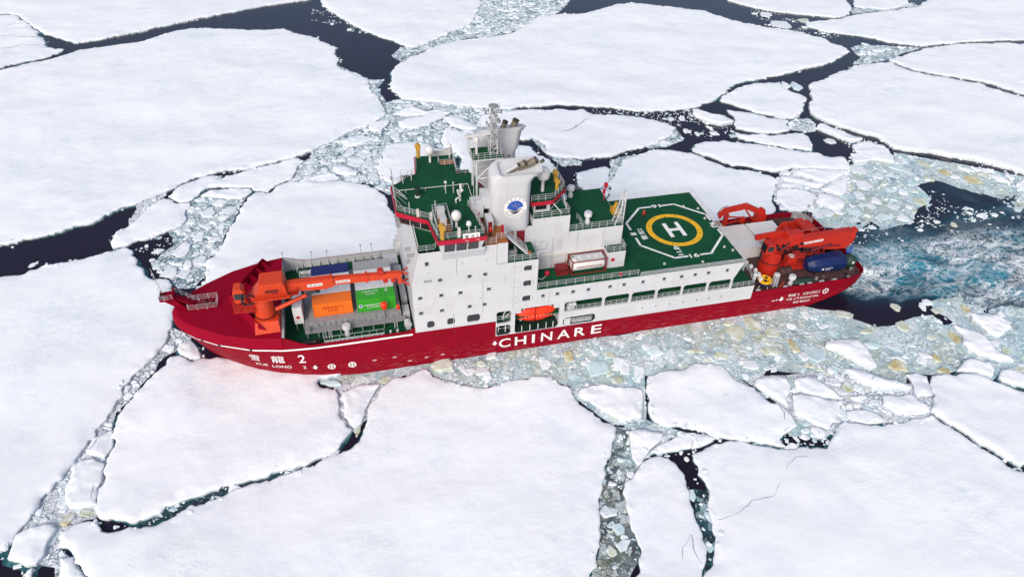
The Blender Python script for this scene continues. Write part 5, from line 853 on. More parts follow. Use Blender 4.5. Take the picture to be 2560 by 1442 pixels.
# writing on the hull
def on_hull(x0, z0, dx=1.0, off=.05):
    return lambda a, b: (x0+a, -(hb(x0+a, z0+b)+off), z0+b)
def lettering(txt, x0, z0, wd, ht, bold=.012, name='lettering', parent=HUL, mat='white_mark', fn=None):
    mb = MB(); put_text(mb, txt, fn or on_hull(x0, z0), wd, ht, bold); return mb.build(name, mat, parent) if mb.v else None
for ch, x0, wd in (('C', 50.75, 2.0), ('H', 53.5, 1.95), ('I', 56.45, .5), ('N', 58.05, 1.95), ('A', 60.9, 2.25), ('R', 63.95, 1.95), ('E', 66.95, 1.85)):
    lettering(ch, x0, 1.2, wd, 1.95, .012)
lettering('雪', 11.55, 3.95, 1.5, 1.8, .004); lettering('龍', 14.8, 3.9, 1.95, 1.85, .004); lettering('2', 18.85, 3.9, 1.05, 1.9, .008)
lettering('XUE', 12.0, 2.6, 1.95, .68, .006); lettering('LONG', 14.6, 2.5, 2.9, .7, .006); lettering('2', 19.25, 2.4, .5, .7, .006)
lettering('雪龍 2', 104.3, 2.95, 2.3, .62, .004); lettering('XUE LONG 2', 107.3, 2.95, 3.5, .55, .006)
lettering('中国 上海', 104.2, 2.1, 2.6, .5, .003); lettering('SHANGHAI CHINA', 107.0, 2.05, 3.8, .48, .004)
lettering('IMO 9829241', 105.9, 1.15, 3.4, .5, .004)
def arrow(x, z, s):
    mb = MB(); f = on_hull(x, z)
    mb.add([f(a*s, b*s) for a, b in ((-.25,1),(.25,1),(.25,.45),(.6,.45),(0,-.3),(-.6,.45),(-.25,.45))], [(0,6,5,4,3,2,1)]); mb.build('draught_arrow', 'white_mark', HUL)
arrow(21.1, 2.3, .75); arrow(50.05, 2.1, .75); arrow(103.1, 2.4, .8)
def ring_mark(x, z, r, cross=True):
    mb = MB(); f = on_hull(x, z); n = 20
    o = [(math.cos(6.2832*i/n), math.sin(6.2832*i/n)) for i in range(n)]
    mb.add([f(a*r, b*r) for a, b in o]+[f(a*r*.72, b*r*.72) for a, b in o], [((i+1) % n, i, n+i, n+(i+1) % n) for i in range(n)])
    for t in ((0, math.pi/2) if cross else (2.3,)):
        c_, s_ = math.cos(t)*r*.9, math.sin(t)*r*.9; px, pz = -math.sin(t)*r*.13, math.cos(t)*r*.13
        mb.add([f(-c_-px, -s_-pz), f(c_-px, s_-pz), f(c_+px, s_+pz), f(-c_+px, -s_+pz)], [(0,1,2,3)])
    mb.build('thruster_mark' if cross else 'propeller_mark', 'white_mark', HUL)
ring_mark(23.6, 2.45, .62); ring_mark(26.8, 2.4, .62); ring_mark(112.0, 3.1, .62, False)
mb = MB()
for x, z in ((30,2.6),(35.6,1.3),(38.3,1.5),(41,1.6),(101.2,2.5),(101.9,2.55),(33.2,2.6)): mb.box(x, x+.7, -B_-.03, -B_, z, z+.07); mb.box(x+.3, x+.37, -B_-.03, -B_, z-.15, z+.25)
mb.build('tug_mark', 'white_mark', HUL)
mb = MB()
for x, z in ((40.5,6.3),(43.4,6.3),(46.3,6.4)): mb.cyl((x,-B_-.06,z), (x,-B_+.1,z), .13, .13, 8)
mb.build('scupper', 'dark_red', HUL)
mb = MB()      # rubbing ledge at the stern
mb.box(96.7, 116.5, -B_-.12, -B_, 3.9, 4.08); mb.build('fender_ledge', 'hull_red', HUL)

# ------------------------------------------------------------------ forecastle
D_TAB = [(0,0),(.25,1.0),(.8,2.1),(1.6,3.1),(3,4.5),(4.9,5.95),(8.3,8.1),(12.5,9.65),(16.5,10.4)]
def forecastle():
    mb = MB(); us = [0,.25,.8,1.6,3,4.9,6.6,8.3,10.4,12.5,14.5,16.4]
    lv = [(0,0),(.45,.12),(.75,.35),(.93,.68),(1,1)]
    for sgn in (-1, 1):
        vs = []
        for u in us:
            xd = .7+u; yd = interp(u, D_TAB)
            for t, w_ in lv:
                x0 = stem(7.6)+u*(17.1-stem(7.6))/16.4; zb = zk(x0); y0 = hb(x0, zb)
                x = x0+(xd-x0)*w_; y = y0+(yd-y0)*w_; z = zb-.04+(9.35-zb+.04)*t; vs.append((x, sgn*y, z))
        k = len(lv); fs = []
        for i in range(len(us)-1):
            for j in range(k-1):
                q = (i*k+j, (i+1)*k+j, (i+1)*k+j+1, i*k+j+1); fs.append(q if sgn < 0 else q[::-1])
        mb.add(vs, fs)
        # deck strips with camber
        cs = [1,.66,.33,0]; vs = []
        for u in us:
            yd = interp(u, D_TAB)
            for c_ in cs: vs.append((.7+u, sgn*yd*c_, 9.35+.16*(1-c_*c_)))
        fs = []
        for i in range(len(us)-1):
            for j in range(3):
                q = (i*4+j, (i+1)*4+j, (i+1)*4+j+1, i*4+j+1); fs.append(q if sgn < 0 else q[::-1])
        mb.add(vs, fs)
    o = mb.build('forecastle', 'deck_red', SHIP, True, 50)
    mb = MB(); mb.add([(17.1,-10.4,6.3),(17.1,10.4,6.3),(17.1,10.4,9.35),(17.1,3.4,9.49),(17.1,-3.4,9.49),(17.1,-10.4,9.35)], [(0,1,2,3,4,5)])
    mb.box(17.1,17.45,-10.2,-5.2,8.5,9.3); mb.build('forecastle_bulkhead', 'light_grey', SHIP)
    return o
FC = forecastle()
for sgn in (-1, 1):                       # bulwarks round the cargo well
    mb = MB(); prof = [(17.1,9.35,10.4),(18.3,8.9,10.62),(19.6,8.25,10.9),(21.0,7.75,11.08),(24,7.72,B_),(30,7.72,B_),(36,7.72,B_),(37.2,8.3,B_)]
    vs = []
    for x, z, y in prof: vs += [(x, sgn*hb(x, 7.2), zk(x)-.02), (x, sgn*y, z), (x, sgn*(y-.16), z), (x, sgn*(min(y, hb(x,7))-.16), 6.3)]
    fs = []
    for i in range(len(prof)-1):
        for j in range(3):
            q = (4*i+j, 4*i+4+j, 4*i+5+j, 4*i+1+j); fs.append(q if sgn < 0 else q[::-1])
    n_ = len(fs); mb.add(vs, fs); mb.m = [1 if k % 3 == 2 else 0 for k in range(len(fs))]
    bw = mb.build('bulwark', ['hull_red', 'light_grey'], SHIP)
    for x in np.arange(18.6, 36.6, 1.5):
        mb = MB(); y = sgn*(min(B_, hb(x,7.2))-.16); mb.add([(x-.05,y,6.35),(x-.05,y,7.6),(x-.05,y-sgn*.55,6.35),(x+.05,y,6.35),(x+.05,y,7.6),(x+.05,y-sgn*.55,6.35)], [(0,1,2),(5,4,3),(1,4,5,2)]); mb.build('bulwark_stay', 'light_grey', bw)
# breakwater
BW = MB()
for sgn in (-1, 1):
    a, b = Vector((9.3,0)), Vector((14.1, sgn*8.5)); d = (b-a).normalized(); n = Vector((d.y, -d.x))*sgn
    top = Vector((.35, 0))
    vs = []
    for p in (a, b):
        vs += [(p.x-.45, p.y, 9.4), (p.x, p.y, 11.0), (p.x+.16, p.y, 11.0), (p.x+.16, p.y, 9.4)]
    q = [(0,4,5,1),(1,5,6,2),(2,6,7,3),(4,7,6,5)]; BW.add(vs, q if sgn < 0 else [f[::-1] for f in q])
    # sloped return at the outer end
    BW.add([(b.x-.45,b.y,9.4),(b.x+.16,b.y,11.0),(b.x+1.3,b.y+sgn*.25,9.4),(b.x+.16,b.y-sgn*.15,9.4)], [(0,1,2),(2,1,3)] if sgn > 0 else [(2,1,0),(3,1,2)])
bw = BW.build('breakwater', 'deck_red', SHIP)
for sgn in (-1, 1):
    for t in (.16,.36,.56,.76,.94):
        p = Vector((9.3+4.8*t, sgn*8.5*t)); mb = MB()
        mb.add([(p.x+.16,p.y-.05,10.85),(p.x+.16,p.y-.05,9.42),(p.x+1.5,p.y-.05,9.42),(p.x+.16,p.y+.05,10.85),(p.x+.16,p.y+.05,9.42),(p.x+1.5,p.y+.05,9.42)], [(0,1,2),(5,4,3),(0,2,5,3)]); mb.build('gusset', 'deck_red', bw)
# bow platform with ladder bridge and light mast
mb = MB(); mb.prism([(-.6,-1.1),(.9,-1.3),(1.6,-.8),(1.6,.9),(.9,1.35),(-.6,1.15)], 11.85, 12.0)
mb.add([(-.3,-.8,11.85),(1.5,-.9,11.85),(1.5,.9,11.85),(-.3,.9,11.85),(1.5,-.3,9.6),(1.7,.3,9.6),(2.6,.3,9.5),(2.6,-.3,9.5)], [(0,1,4),(1,7,4),(3,5,2),(2,5,6),(0,4,5,3),(1,2,6,7)])
mb.add([(1.5,-.55,12.0),(1.5,.55,12.0),(4.5,.55,9.55),(4.5,-.55,9.55),(1.5,-.55,11.7),(1.5,.55,11.7),(4.3,.55,9.45),(4.3,-.55,9.45)], [(0,3,2,1),(0,4,7,3),(1,2,6,5)])
mb.box(-.55,-.45,-1.0,1.05,12.0,12.55); mb.box(1.3,1.5,-.9,.95,12.0,12.9)
pul = mb.build('bow_platform', 'deck_red', SHIP)
mb = MB(); mb.rail([(1.3,-.95,12),(.9,-1.25,12),(-.55,-1.05,12),(-.55,1.1,12),(.9,1.3,12)], 1.0, 3, .8, .028); mb.rail([(1.6,.6,12),(4.5,.6,9.55)], 1.0, 2, 1.0, .028); mb.build('railing', 'white_paint', pul)
mb = MB(); mb.cyl((-.3,.6,12),(-.75,.6,17.2),.07,.04,6)
for z, l in ((13.6,1.0),(14.6,.8),(15.6,.55)): mb.cyl((-.45-(z-13.6)*.07-.1,.6-l,z),(-.45-(z-13.6)*.07-.1,.6+l,z),.035,.035,5)
mb.cyl((-.75,.6,15.0),(-1.5,.6,13.4),.025,.025,4); mb.box(-.85,-.6,.45,.75,15.9,16.2); mb.build('light_mast', 'light_grey', pul)
mb = MB(); mb.rail([(3.0,-1.25,9.45),(7.3,-1.25,9.45),(7.3,1.25,9.45),(3.0,1.25,9.45)], 1.15, 3, 1.4, .03); mb.rail([(3.0,-1.25,9.45),(3.0,-.7,9.45)],1.15,3,1.4,.03)
mb.build('railing', 'white_paint', SHIP)
mb = MB(); mb.box(4.2,6.6,-.5,.5,9.45,9.9); mb.cyl((5.4,-.6,9.9),(5.4,.6,9.9),.35,.35,10); mb.build('anchor_windlass', 'dark_red', SHIP)

# ------------------------------------------------------------------ cargo well
mb = MB(); P = [(x, -(min(hb(x,6.2),hb(x,7))-.2)) for x in (17.1,18,19,20,21,22.5,24,26,37.25)]; mb.prism(P+[(x,-y) for x,y in P[::-1]],6.1,6.3); mb.build('well_deck', 'deck_green', SHIP)
mb = MB(); mb.box(21.2,35.5,-6.9,5.6,6.3,8.55); mb.box(20.4,36.1,-8.0,-6.9,7.35,7.5); mb.box(20.4,21.2,-8.0,5.6,7.5,8.0)
for x in np.arange(20.6, 36, 1.7): mb.box(x, x+.14, -7.95,-7.8,6.3,7.35)
for x in np.arange(21.5, 35.4, .9): mb.box(x, x+.1, -7.06,-6.9,6.4,8.4)
hat = mb.build('cargo_hatch', 'grey_paint', SHIP)
mb = MB(); mb.rail([(20.5,-7.95,7.5),(36.0,-7.95,7.5)],.9,2,1.9,.035); mb.build('railing', 'grey_paint', hat)
for x in (23.0, 23.9, 34.2):
    mb = MB(); mb.cyl((x,-8.5,6.3),(x,-7.9,7.5),.04,.04,5); mb.cyl((x+.45,-8.5,6.3),(x+.45,-7.9,7.5),.04,.04,5)
    for t in (.25,.5,.75): mb.cyl((x,-8.5+.6*t,6.3+1.2*t),(x+.45,-8.5+.6*t,6.3+1.2*t),.03,.03,4)
    mb.build('ladder', 'light_grey', hat)
def vent(x, y, z, s=1.0, mat='white_paint'):
    mb = MB(); mb.lathe([(.42*s,0),(.42*s,.55*s),(.30*s,.7*s),(.30*s,1.1*s),(.62*s,1.35*s),(.66*s,1.95*s),(.55*s,2.1*s),(.1,2.14*s)], (x,y,z), 16); return mb.build('vent_cowl', mat, SHIP, True)
vent(26.75,-8.4,6.3,1.05); vent(26.6,7.4,6.3,1.0)
mb = MB()
for k in range(12): mb.box(23.3+k*.76, 23.95+k*.76, -10.6,-9.75,6.9,7.02)
for y in (-10.65,-9.7): mb.cyl((23.2,y,6.95),(32.4,y,6.95),.06,.06,5); mb.cyl((23.2,y,7.75),(32.4,y,7.75),.03,.03,5)
for x in np.arange(23.2,32.5,1.15):
    for y in (-10.65,-9.7): mb.cyl((x,y,6.3),(x,y,7.75),.03,.03,4)
mb.build('gangway', 'light_grey', SHIP)
def winch(x, y, z, l, r, mat='black', name='mooring_winch', rz=0):
    mb = MB(); mb.cyl((x-l/2,y,z+r+.2),(x+l/2,y,z+r+.2),r*.72,r*.72,14)
    for q in (-1,0,1): mb.cyl((x+q*l/2-.06,y,z+r+.2),(x+q*l/2+.06,y,z+r+.2),r,r,14)
    mb.box(x-l/2-.25,x+l/2+.25,y-r*.8,y+r*.8,z,z+.3); mb.box(x+l/2+.1,x+l/2+.6,y-.35,y+.35,z+.3,z+1.0); return mb.build(name, mat, SHIP, True, 30)
winch(21.0,-9.6,6.3,1.8,.5); winch(20.6,8.4,6.3,1.8,.5,'light_grey'); winch(31.5,9.0,6.3,2.2,.5,'grey_paint')
mb = MB()
mb.cyl((36.3,-8.6,7.3),(36.3,-8.2,7.3),.55,.55,16); mb.cyl((36.3,-9.1,7.3),(36.3,-8.95,7.3),.6,.6,16); mb.box(35.9,36.7,-9.1,-8.1,6.3,6.75); mb.build('hose_reel', 'white_paint', SHIP)
mb = MB(); mb.box(34.2,36.6,6.6,9.4,6.3,8.1); mb.box(35.6,36.9,2.5,6.2,6.3,7.9); mb.box(35.9,36.9,-3.2,1.0,6.3,8.2); mb.box(35.8,36.9,-6.6,-4.4,6.3,7.6); mb.build('deck_locker', 'light_grey', SHIP)
for x, y in ((33.4,-9.9),(34.5,-9.9),(19.2,9.7),(25.4,9.9),(29.0,9.9),(33.0,10)): mb = MB(); mb.cyl((x,y,6.3),(x,y,7.2),.16,.16,8); mb.cyl((x,y,7.2),(x,y,7.3),.22,.22,8); mb.build('bollard', 'white_paint', SHIP)
mb = MB(); mb.rail([(21.5,10.6,7.72),(36,10.6,7.72)],.55,1,2.6,.03); mb.build('railing','light_grey',SHIP)
mb = MB()
for x, h in ((17.2,1.5),(24.6,.9),(30.5,1.3),(32.4,1.2),(22.0,1.0)): mb.cyl((x,10.6,8.0),(x,10.6,8.6+h),.04,.04,5); mb.box(x-.12,x+.12,10.5,10.7,8.5+h,8.75+h)
mb.build('deck_light', 'grey_paint', SHIP)
vent(25.2,6.9,6.3,.8)

# ------------------------------------------------------------------ fore deck crane
mb = MB(); mb.prism([(13.3,-8.9),(17.0,-8.9),(17.0,-4.3),(13.3,-4.3)], 9.35, 11.0, 0, [(13.5,-8.1),(16.9,-8.1),(16.9,-4.6),(13.5,-4.6)])
mb.lathe([(1.62,0),(1.62,.25),(1.45,.3),(1.40,2.2),(1.5,4.1),(1.75,4.3)], (15.1,-6.4,11.0), 24)
cr = mb.build('deck_crane', 'crane_orange', SHIP, True, 30)
mb = MB(); mb.lathe([(1.66,0),(1.66,.12)], (15.1,-6.4,11.3), 24); mb.build('slew_ring', 'dark_red', cr)
mb = MB(); mb.prismxz([(13.9,15.35),(19.0,15.45),(18.9,17.0),(18.6,17.85),(15.4,17.85),(14.9,16.4)], -7.8, -4.8); mb.box(14.2,19.5,-8.5,-7.8,15.35,15.5); mb.box(15.2,18.3,-7.86,-7.8,16.2,17.2)
mb.build('crane_house', 'crane_orange', cr)
mb = MB(); mb.rail([(14.2,-8.45,15.5),(19.5,-8.45,15.5),(19.5,-7.9,15.5)], 1.0, 3, .7, .03); mb.rail([(19.6,-7.6,15.2),(20.6,-7.6,15.2),(20.6,-5,15.2),(19.4,-5,15.2)],1.0,3,.6,.03); mb.box(19.4,20.6,-7.6,-5,15.05,15.15); mb.build('walkway_railing', 'crane_red', cr)
mb = MB(); mb.box(16.0,17.9,-7.92,-7.86,16.35,16.8); mb.box(16.9,17.7,-7.92,-7.8,16.0,16.15); mb.build('hatch_panel','dark_red',cr)
mb = MB(); mb.prismxz([(18.4,16.75),(25.0,16.85),(25.6,16.7),(25.6,15.35),(24.6,14.95),(19.5,15.3),(18.4,15.6)], -6.95, -5.95)
mb.prismxz([(25.3,16.72),(31.0,16.4),(35.7,16.15),(35.7,15.2),(25.3,15.45)], -6.85, -6.05)
for x in (25.4, 30.6): mb.box(x,x+.4,-7.02,-5.9,15.2,16.95 if x < 26 else 16.6)
mb.prismxz([(35.4,16.2),(36.1,16.1),(36.0,14.0),(35.5,14.0)], -6.8, -6.1)
mb.build('boom', 'crane_orange', cr)
mb = MB()
for y in (-7.3,-5.6):
    mb.cyl((36.0,-6.45,15.8),(37.3,y,16.2),.13,.13,6); mb.cyl((36.0,-6.45,14.3),(37.4,y,13.8),.16,.16,6)
mb.build('boom_rest', 'crane_red', cr)
mb = MB(); mb.cyl((16.7,-6.45,11.9),(21.6,-6.45,13.95),.34,.34,12); mb.build('luffing_cylinder', 'crane_orange', cr, True)
mb = MB(); mb.cyl((21.6,-6.45,13.95),(23.3,-6.45,14.65),.22,.22,10); mb.box(23.0,23.7,-6.9,-6.0,14.4,14.9); mb.build('piston_rod', 'black', cr, True)
mb = MB(); mb.prismxz([(11.5,14.9),(13.0,14.9),(13.0,16.9),(12.6,17.4),(11.7,17.4),(11.4,16.6)], -7.6,-5.9); mb.build('operator_cab', 'crane_orange', cr)
mb = MB(); mb.box(11.55,12.95,-7.63,-7.6,15.55,16.6); mb.add([(11.37,-7.4,15.3),(11.37,-6.1,15.3),(11.37,-6.1,16.5),(11.37,-7.4,16.5)],[(0,3,2,1)]); mb.build('cab_window', 'dark_glass_and_shade', cr)
mb = MB(); mb.box(11.0,14.0,-8.3,-5.6,13.6,13.72); mb.rail([(13.8,-8.25,13.7),(11.05,-8.25,13.7),(11.05,-5.7,13.7)],1.05,3,.8,.028)
for x in (11.8,13.0): mb.cyl((x,-6.6,13.7),(x,-6.6,14.95),.15,.15,6)
mb.cyl((11.2,-8,13.6),(13.8,-7.2,12.4),.07,.07,5)
mb.build('cab_platform', 'crane_red', cr)
mb = MB(); R_ = [(13.4+.9*math.cos(t)*1.0-.0,-8.1+.12*math.sin(3*t),15.6+.95*math.sin(t)) for t in np.linspace(.3,6.0,18)]; mb.tube(R_,.09,6); mb.tube([(p[0]+.15,p[1]+.2,p[2]-.1) for p in R_],.09,6); mb.build('hose_loop', 'black', cr, True)
for x, z, s_, nm in ((33.0,16.6,.5,'sheave'),(33.6,15.0,.42,'sheave'),(34.8,14.9,.4,'sheave')):
    mb = MB(); mb.cyl((x,-6.9,z),(x,-6.0,z),s_,s_,16); mb.build(nm, 'crane_red', cr, True)
mb = MB(); mb.lathe([(.1,0),(.35,.25),(.5,.8),(.55,1.2),(.35,1.5),(.1,1.6)], (32.9,-7.0,9.3), 12); mb.build('hook_block', 'boat_orange', cr, True)
mb = MB(); mb.lathe([(.1,0),(.28,.2),(.3,.8),(.1,1.0)], (35.1,-6.9,8.9), 10); mb.build('auxiliary_hook', 'boat_orange', cr, True)
mb = MB()
for dx in (-.5,.5): mb.cyl((32.9+dx*.3,-7.0,10.8),(33.2+dx,-6.45,16.5),.02,.02,4)
mb.cyl((35.1,-6.9,9.8),(35.1,-6.45,14.4),.02,.02,4); mb.cyl((32.9,-7,9.4),(33.0,-7.2,6.4),.05,.05,4); mb.build('hoist_wire', 'black', cr)
def nameplate(x0, z0, x1, h, y, txt, par, dz=0, tm='black'):
    mb = MB(); mb.add([(x0,y,z0),(x1,y,z0+dz),(x1,y,z0+dz+h),(x0,y,z0+h)],[(0,1,2,3)]); p = mb.build('nameplate','white_mark',par)
    mb = MB(); L = x1-x0; put_text(mb, txt, lambda a,b: (x0+L*.07+a, y-.02, z0+h*.22+b+dz*(a/L)), L*.86, h*.55, .02); mb.build('nameplate_writing', tm, par)
nameplate(22.0,15.75,24.2,.5,-6.98,'SWL 35t 25m',cr,0); nameplate(26.2,15.75,28.3,.45,-6.88,'MACGREGOR',cr,-.03,'dark_red')

# ------------------------------------------------------------------ accommodation block
WIN = [(39.65,20.49,.55,.75),(41.49,17.17),(46.0,17.18),(48.42,17.18),(49.0,14.19),(44.55,14.19),(41.57,14.18),(38.33,14.16),(38.31,11.14),(41.56,11.12),(45.95,11.18),(48.36,11.18)]
BIGW = [(39.1,40.3,7.85,9.25),(42.3,43.55,7.95,9.3),(45.5,47.6,7.85,9.4)]
def frame_ring(x, z, wd, ht, par, t=.07):
    mb = MB(); a, b, c, d = x-wd/2, x+wd/2, z-ht/2, z+ht/2
    for q in ((a-t,b+t,d,d+t),(a-t,b+t,c-t,c),(a-t,a,c,d),(b,b+t,c,d)): mb.box(q[0],q[1],-B_-.035,-B_+.02,q[2],q[3])
    mb.build('window_frame','light_grey',par)
T = MB()
holes = [(x-(q[0] if q else .62)/2, x+(q[0] if q else .62)/2, z-(q[1] if q else .62)/2, z+(q[1] if q else .62)/2) for x, z, *q in WIN]+[(39.1,40.3,16.95,17.5)]+BIGW
wall(T, 37.2, 50.2, 7.25, 16.7, -B_, -10.85, [h for h in holes if h[2] < 16.7])
wall(T, 38.5, 50.2, 16.7, 22.66, -B_, -10.85, [h for h in holes if h[2] > 16.7])
T.add([(37.2,-B_,16.7),(38.5,-B_,16.7),(38.5,-B_,22.66)], [(0,1,2)])
# front, starboard, aft of the tower (front leans aft above 17)
T.add([(37.2,-B_,7.25),(37.2,B_,7.25),(37.2,B_,16.7),(37.2,-B_,16.7),(38.5,-B_,22.66),(38.5,B_,22.66)], [(0,3,2,1),(3,4,5,2)])
T.add([(37.2,B_,7.25),(50.2,B_,7.25),(50.2,B_,22.66),(38.5,B_,22.66),(37.2,B_,16.7)], [(4,3,2,1,0)])
T.add([(50.2,-B_,18.8),(50.2,B_,18.8),(50.2,B_,22.66),(50.2,-B_,22.66)], [(0,1,2,3)])
BL = T.build('accommodation_block', 'white_paint', SHIP)
for x, z, *q in WIN:
    wd, ht = (q if q else (.62,.62)); frame_ring(x,z,wd,ht,BL); mb = MB(); mb.box(x-wd/2-.02,x+wd/2+.02,-10.98,-10.9,z-ht/2-.02,z+ht/2+.02); mb.build('window','window_glass',BL)
mb = MB(); mb.box(39.08,40.32,-11.0,-10.92,16.93,17.52); mb.build('window','container_grey',BL)
for a,b,c,d in BIGW:
    mb = MB(); mb.box(a-.02,b+.02,-10.95,-10.87,c-.02,d+.02); mb.build('window','dark_glass_and_shade',BL)
    mb = MB()
    for (x, sx) in ((a,1),(b,-1)):
        for (z, sz) in ((c,1),(d,-1)): mb.prismxz([(x,z),(x+sx*.28,z),(x,z+sz*.28)],-B_+.003,-10.96)
    mb.build('window_corner','white_paint',BL)
T = MB(); T.box(38.52,50.2,-B_,B_,22.55,22.66); T.build('bridge_deck','deck_green',BL)
T = MB(); T.rail([(38.6,-5.2,22.66),(38.6,-11.05,22.66),(41.0,-11.05,22.66),(41.2,-10.3,22.66)],1.1,3,1.2,.035); T.rail([(38.6,5.2,22.66),(38.6,11.05,22.66),(41.0,11.05,22.66)],1.1,3,1.2,.035); T.build('railing','white_paint',BL)
T = MB()
for y, z in ((-9.2,20.6),(-7.4,18.2),(-9.6,14),(-6,19.5)): T.box(37.0,38.3,y-.05,y+.05,z,z+.7)
T.box(36.7,37.4,4.0,6.5,17.2,18.4); T.build('grab_rail','grey_paint',BL)
# stowed life raft cradle on the front, white railings to starboard
mb = MB(); mb.box(36.2,37.2,8.4,9.9,9.5,10.9); mb.box(36.5,37.2,5.8,7.8,12.0,13.2); mb.build('ventilation_box','light_grey',BL)
# lower aft part of the block and its open bays
A = MB()
holes2 = [(54.5,56.2,16.8,17.8),(54.5,56.2,13.75,14.86),(54.45,56.2,10.66,11.8),(50.3,52.75,6.55,9.12),(50.3,52.75,3.97,6.1),(53.4,56.8,3.97,9.16)]
wall(A, 50.2, 56.8, 3.95, 18.8, -B_, -10.85, holes2)
WR = [57.89,60.29,62.95,65.56,69.3,71.74,75.06,78.83,81.96,84.44,86.88,90.36]
LOWW = [75.8,78.3,80.8,83.3,85.86,88.26,90.67]
PROM = [(61.72,68.3),(68.7,73.05),(73.45,77.72),(78.12,82.46),(82.8,87.16),(87.56,91.7)]
h3 = [(x-.3,x+.3,10.95,11.6) for x in WR]+[(x-.14,x+.14,5.33,5.61) for x in LOWW]+[(a,b,7.1,9.22) for a,b in PROM]+[(56.8,60.9,3.97,9.16),(61.7,67.4,3.98,5.82)]
wall(A, 56.8, 92.0, 3.95, 12.62, -B_, -10.85, h3)
wall(A, 92.0, 96.6, 3.95, 7.0, -B_, -10.85, [])
A.add([(92.0,-B_,9.2),(93.4,-B_,12.6),(92.0,-B_,12.6)], [(0,1,2)]); A.add([(92.0,-10.85,9.2),(93.4,-10.85,12.6),(92.0,-10.85,12.6)], [(2,1,0)]); A.add([(92.0,-B_,9.2),(93.4,-B_,12.6),(93.4,-10.85,12.6),(92.0,-10.85,9.2)],[(3,2,1,0)])
# inner casing, decks and far side
A.box(50.2,92.0,-8.2,B_,3.95,9.45); A.box(50.2,92.0,-10.85,B_,9.45,12.6); A.box(50.2,56.8,-10.85,B_,12.6,18.7);
A.box(61.2,61.55,-11.1,-8.2,3.95,9.45)
A.box(52.85,53.3,-11.1,-8.2,3.95,9.45); A.box(92.0,96.6,-8.0,B_,3.95,6.95); A.box(92.0,93.3,-10.9,B_,12.3,12.6)
A.box(92.0,92.4,-7.0,B_,6.95,12.3)
SH = A.build('superstructure','white_paint',SHIP)
for x in WR:
    frame_ring(x,11.275,.6,.65,SH); mb = MB(); mb.box(x-.32,x+.32,-11.0,-10.9,10.93,11.62); mb.build('window','window_glass',SH)
for x in LOWW:
    mb = MB(); mb.cyl((x,-10.95,5.47),(x,-11.05,5.47),.15,.15,8); mb.build('porthole','dark_glass_and_shade',SH)
for a,b,c,d in holes2[:3]:
    mb = MB(); mb.box(a-.02,b-.35,-10.95,-10.87,c-.02,d+.02); mb.build('stair_opening_shade','dark_glass_and_shade',SH)  # dark panel, its colour stands in for the shaded interior behind the opening
    mb = MB(); mb.cyl((b-.2,-10.9,c),(b-.2,-10.9,d),.2,.2,10); mb.build('bent_plate','white_paint',SH)
    mb = MB()
    for (x, sx) in ((a,1),(b,-1)):
        for (z, sz) in ((c,1),(d,-1)): mb.prismxz([(x,z),(x+sx*.26,z),(x,z+sz*.26)],-B_+.003,-10.9)
    mb.build('opening_corner','white_paint',SH)
    mb = MB(); x0 = a-2.15; x1 = a-.45; zc = (c+d)/2        # welded rim of a blanked opening
    ring = [(x0+.3,c-.1),(x1-.3,c-.1),(x1,c+.2),(x1,d-.2),(x1-.3,d+.1),(x0+.3,d+.1),(x0,d-.2),(x0,c+.2),(x0+.3,c-.1)]
    mb.tube([(x,-B_-.02,z) for x,z in ring],.035,4)
    for x in (x0+.6,x0+1.1): mb.tube([(x,-B_-.02,c-.05),(x,-B_-.02,d+.05)],.03,4)
    mb.build('blanked_opening','light_grey',SH)
mb = MB(); mb.box(50.3,92.0,-10.85,-8.2,6.85,7.0,0); mb.box(92.0,96.6,-B_+.01,-8.0,6.9,7.0); mb.box(92.4,96.6,-8.0,8.0,6.95,7.02)
mb.build('promenade_deck','deck_green',SH)
mb = MB(); mb.box(50.3,96.6,-11.0,-8.2,3.8,3.97); mb.build('boat_deck','dark_green',SH)
mb = MB()
for a,b in PROM:
    mb.rail([(a+.05,-11.0,7.0),(b-.05,-11.0,7.0)],1.05,3,1.1,.033)
mb.rail([(92.1,-11.05,7.0),(96.5,-11.05,7.0),(97.3,-8,7.0),(97.6,-4.6,7.0)],1.05,3,1.1,.035); mb.rail([(50.4,-11,7.0),(52.7,-11,7.0)],1.0,2,1.2,.035)
mb.build('railing','white_paint',SH)
mb = MB()
for a,b in PROM:
    for (x, sx) in ((a,1),(b,-1)): mb.prismxz([(x,9.22),(x+sx*.35,9.22),(x,8.87)],-B_+.003,-10.9)
for (x,sx) in ((53.4,1),(60.9,-1)):
    for (z,sz) in ((3.97,1),(9.16,-1)): mb.prismxz([(x,z),(x+sx*.35,z),(x,z+sz*.35)],-B_+.003,-10.9)
for (x,sx) in ((61.7,1),(67.4,-1),):
    for (z,sz) in ((3.98,1),(5.82,-1)): mb.prismxz([(x,z),(x+sx*.45,z),(x,z+sz*.45)],-B_+.003,-10.9)
for (x,sx) in ((50.3,1),(52.75,-1)):
    for (z,sz) in ((6.55,1),(9.12,-1),(3.97,1),(6.1,-1)): mb.prismxz([(x,z),(x+sx*.3,z),(x,z+sz*.3)],-B_+.003,-10.9)
mb.build('opening_corner','white_paint',SH)
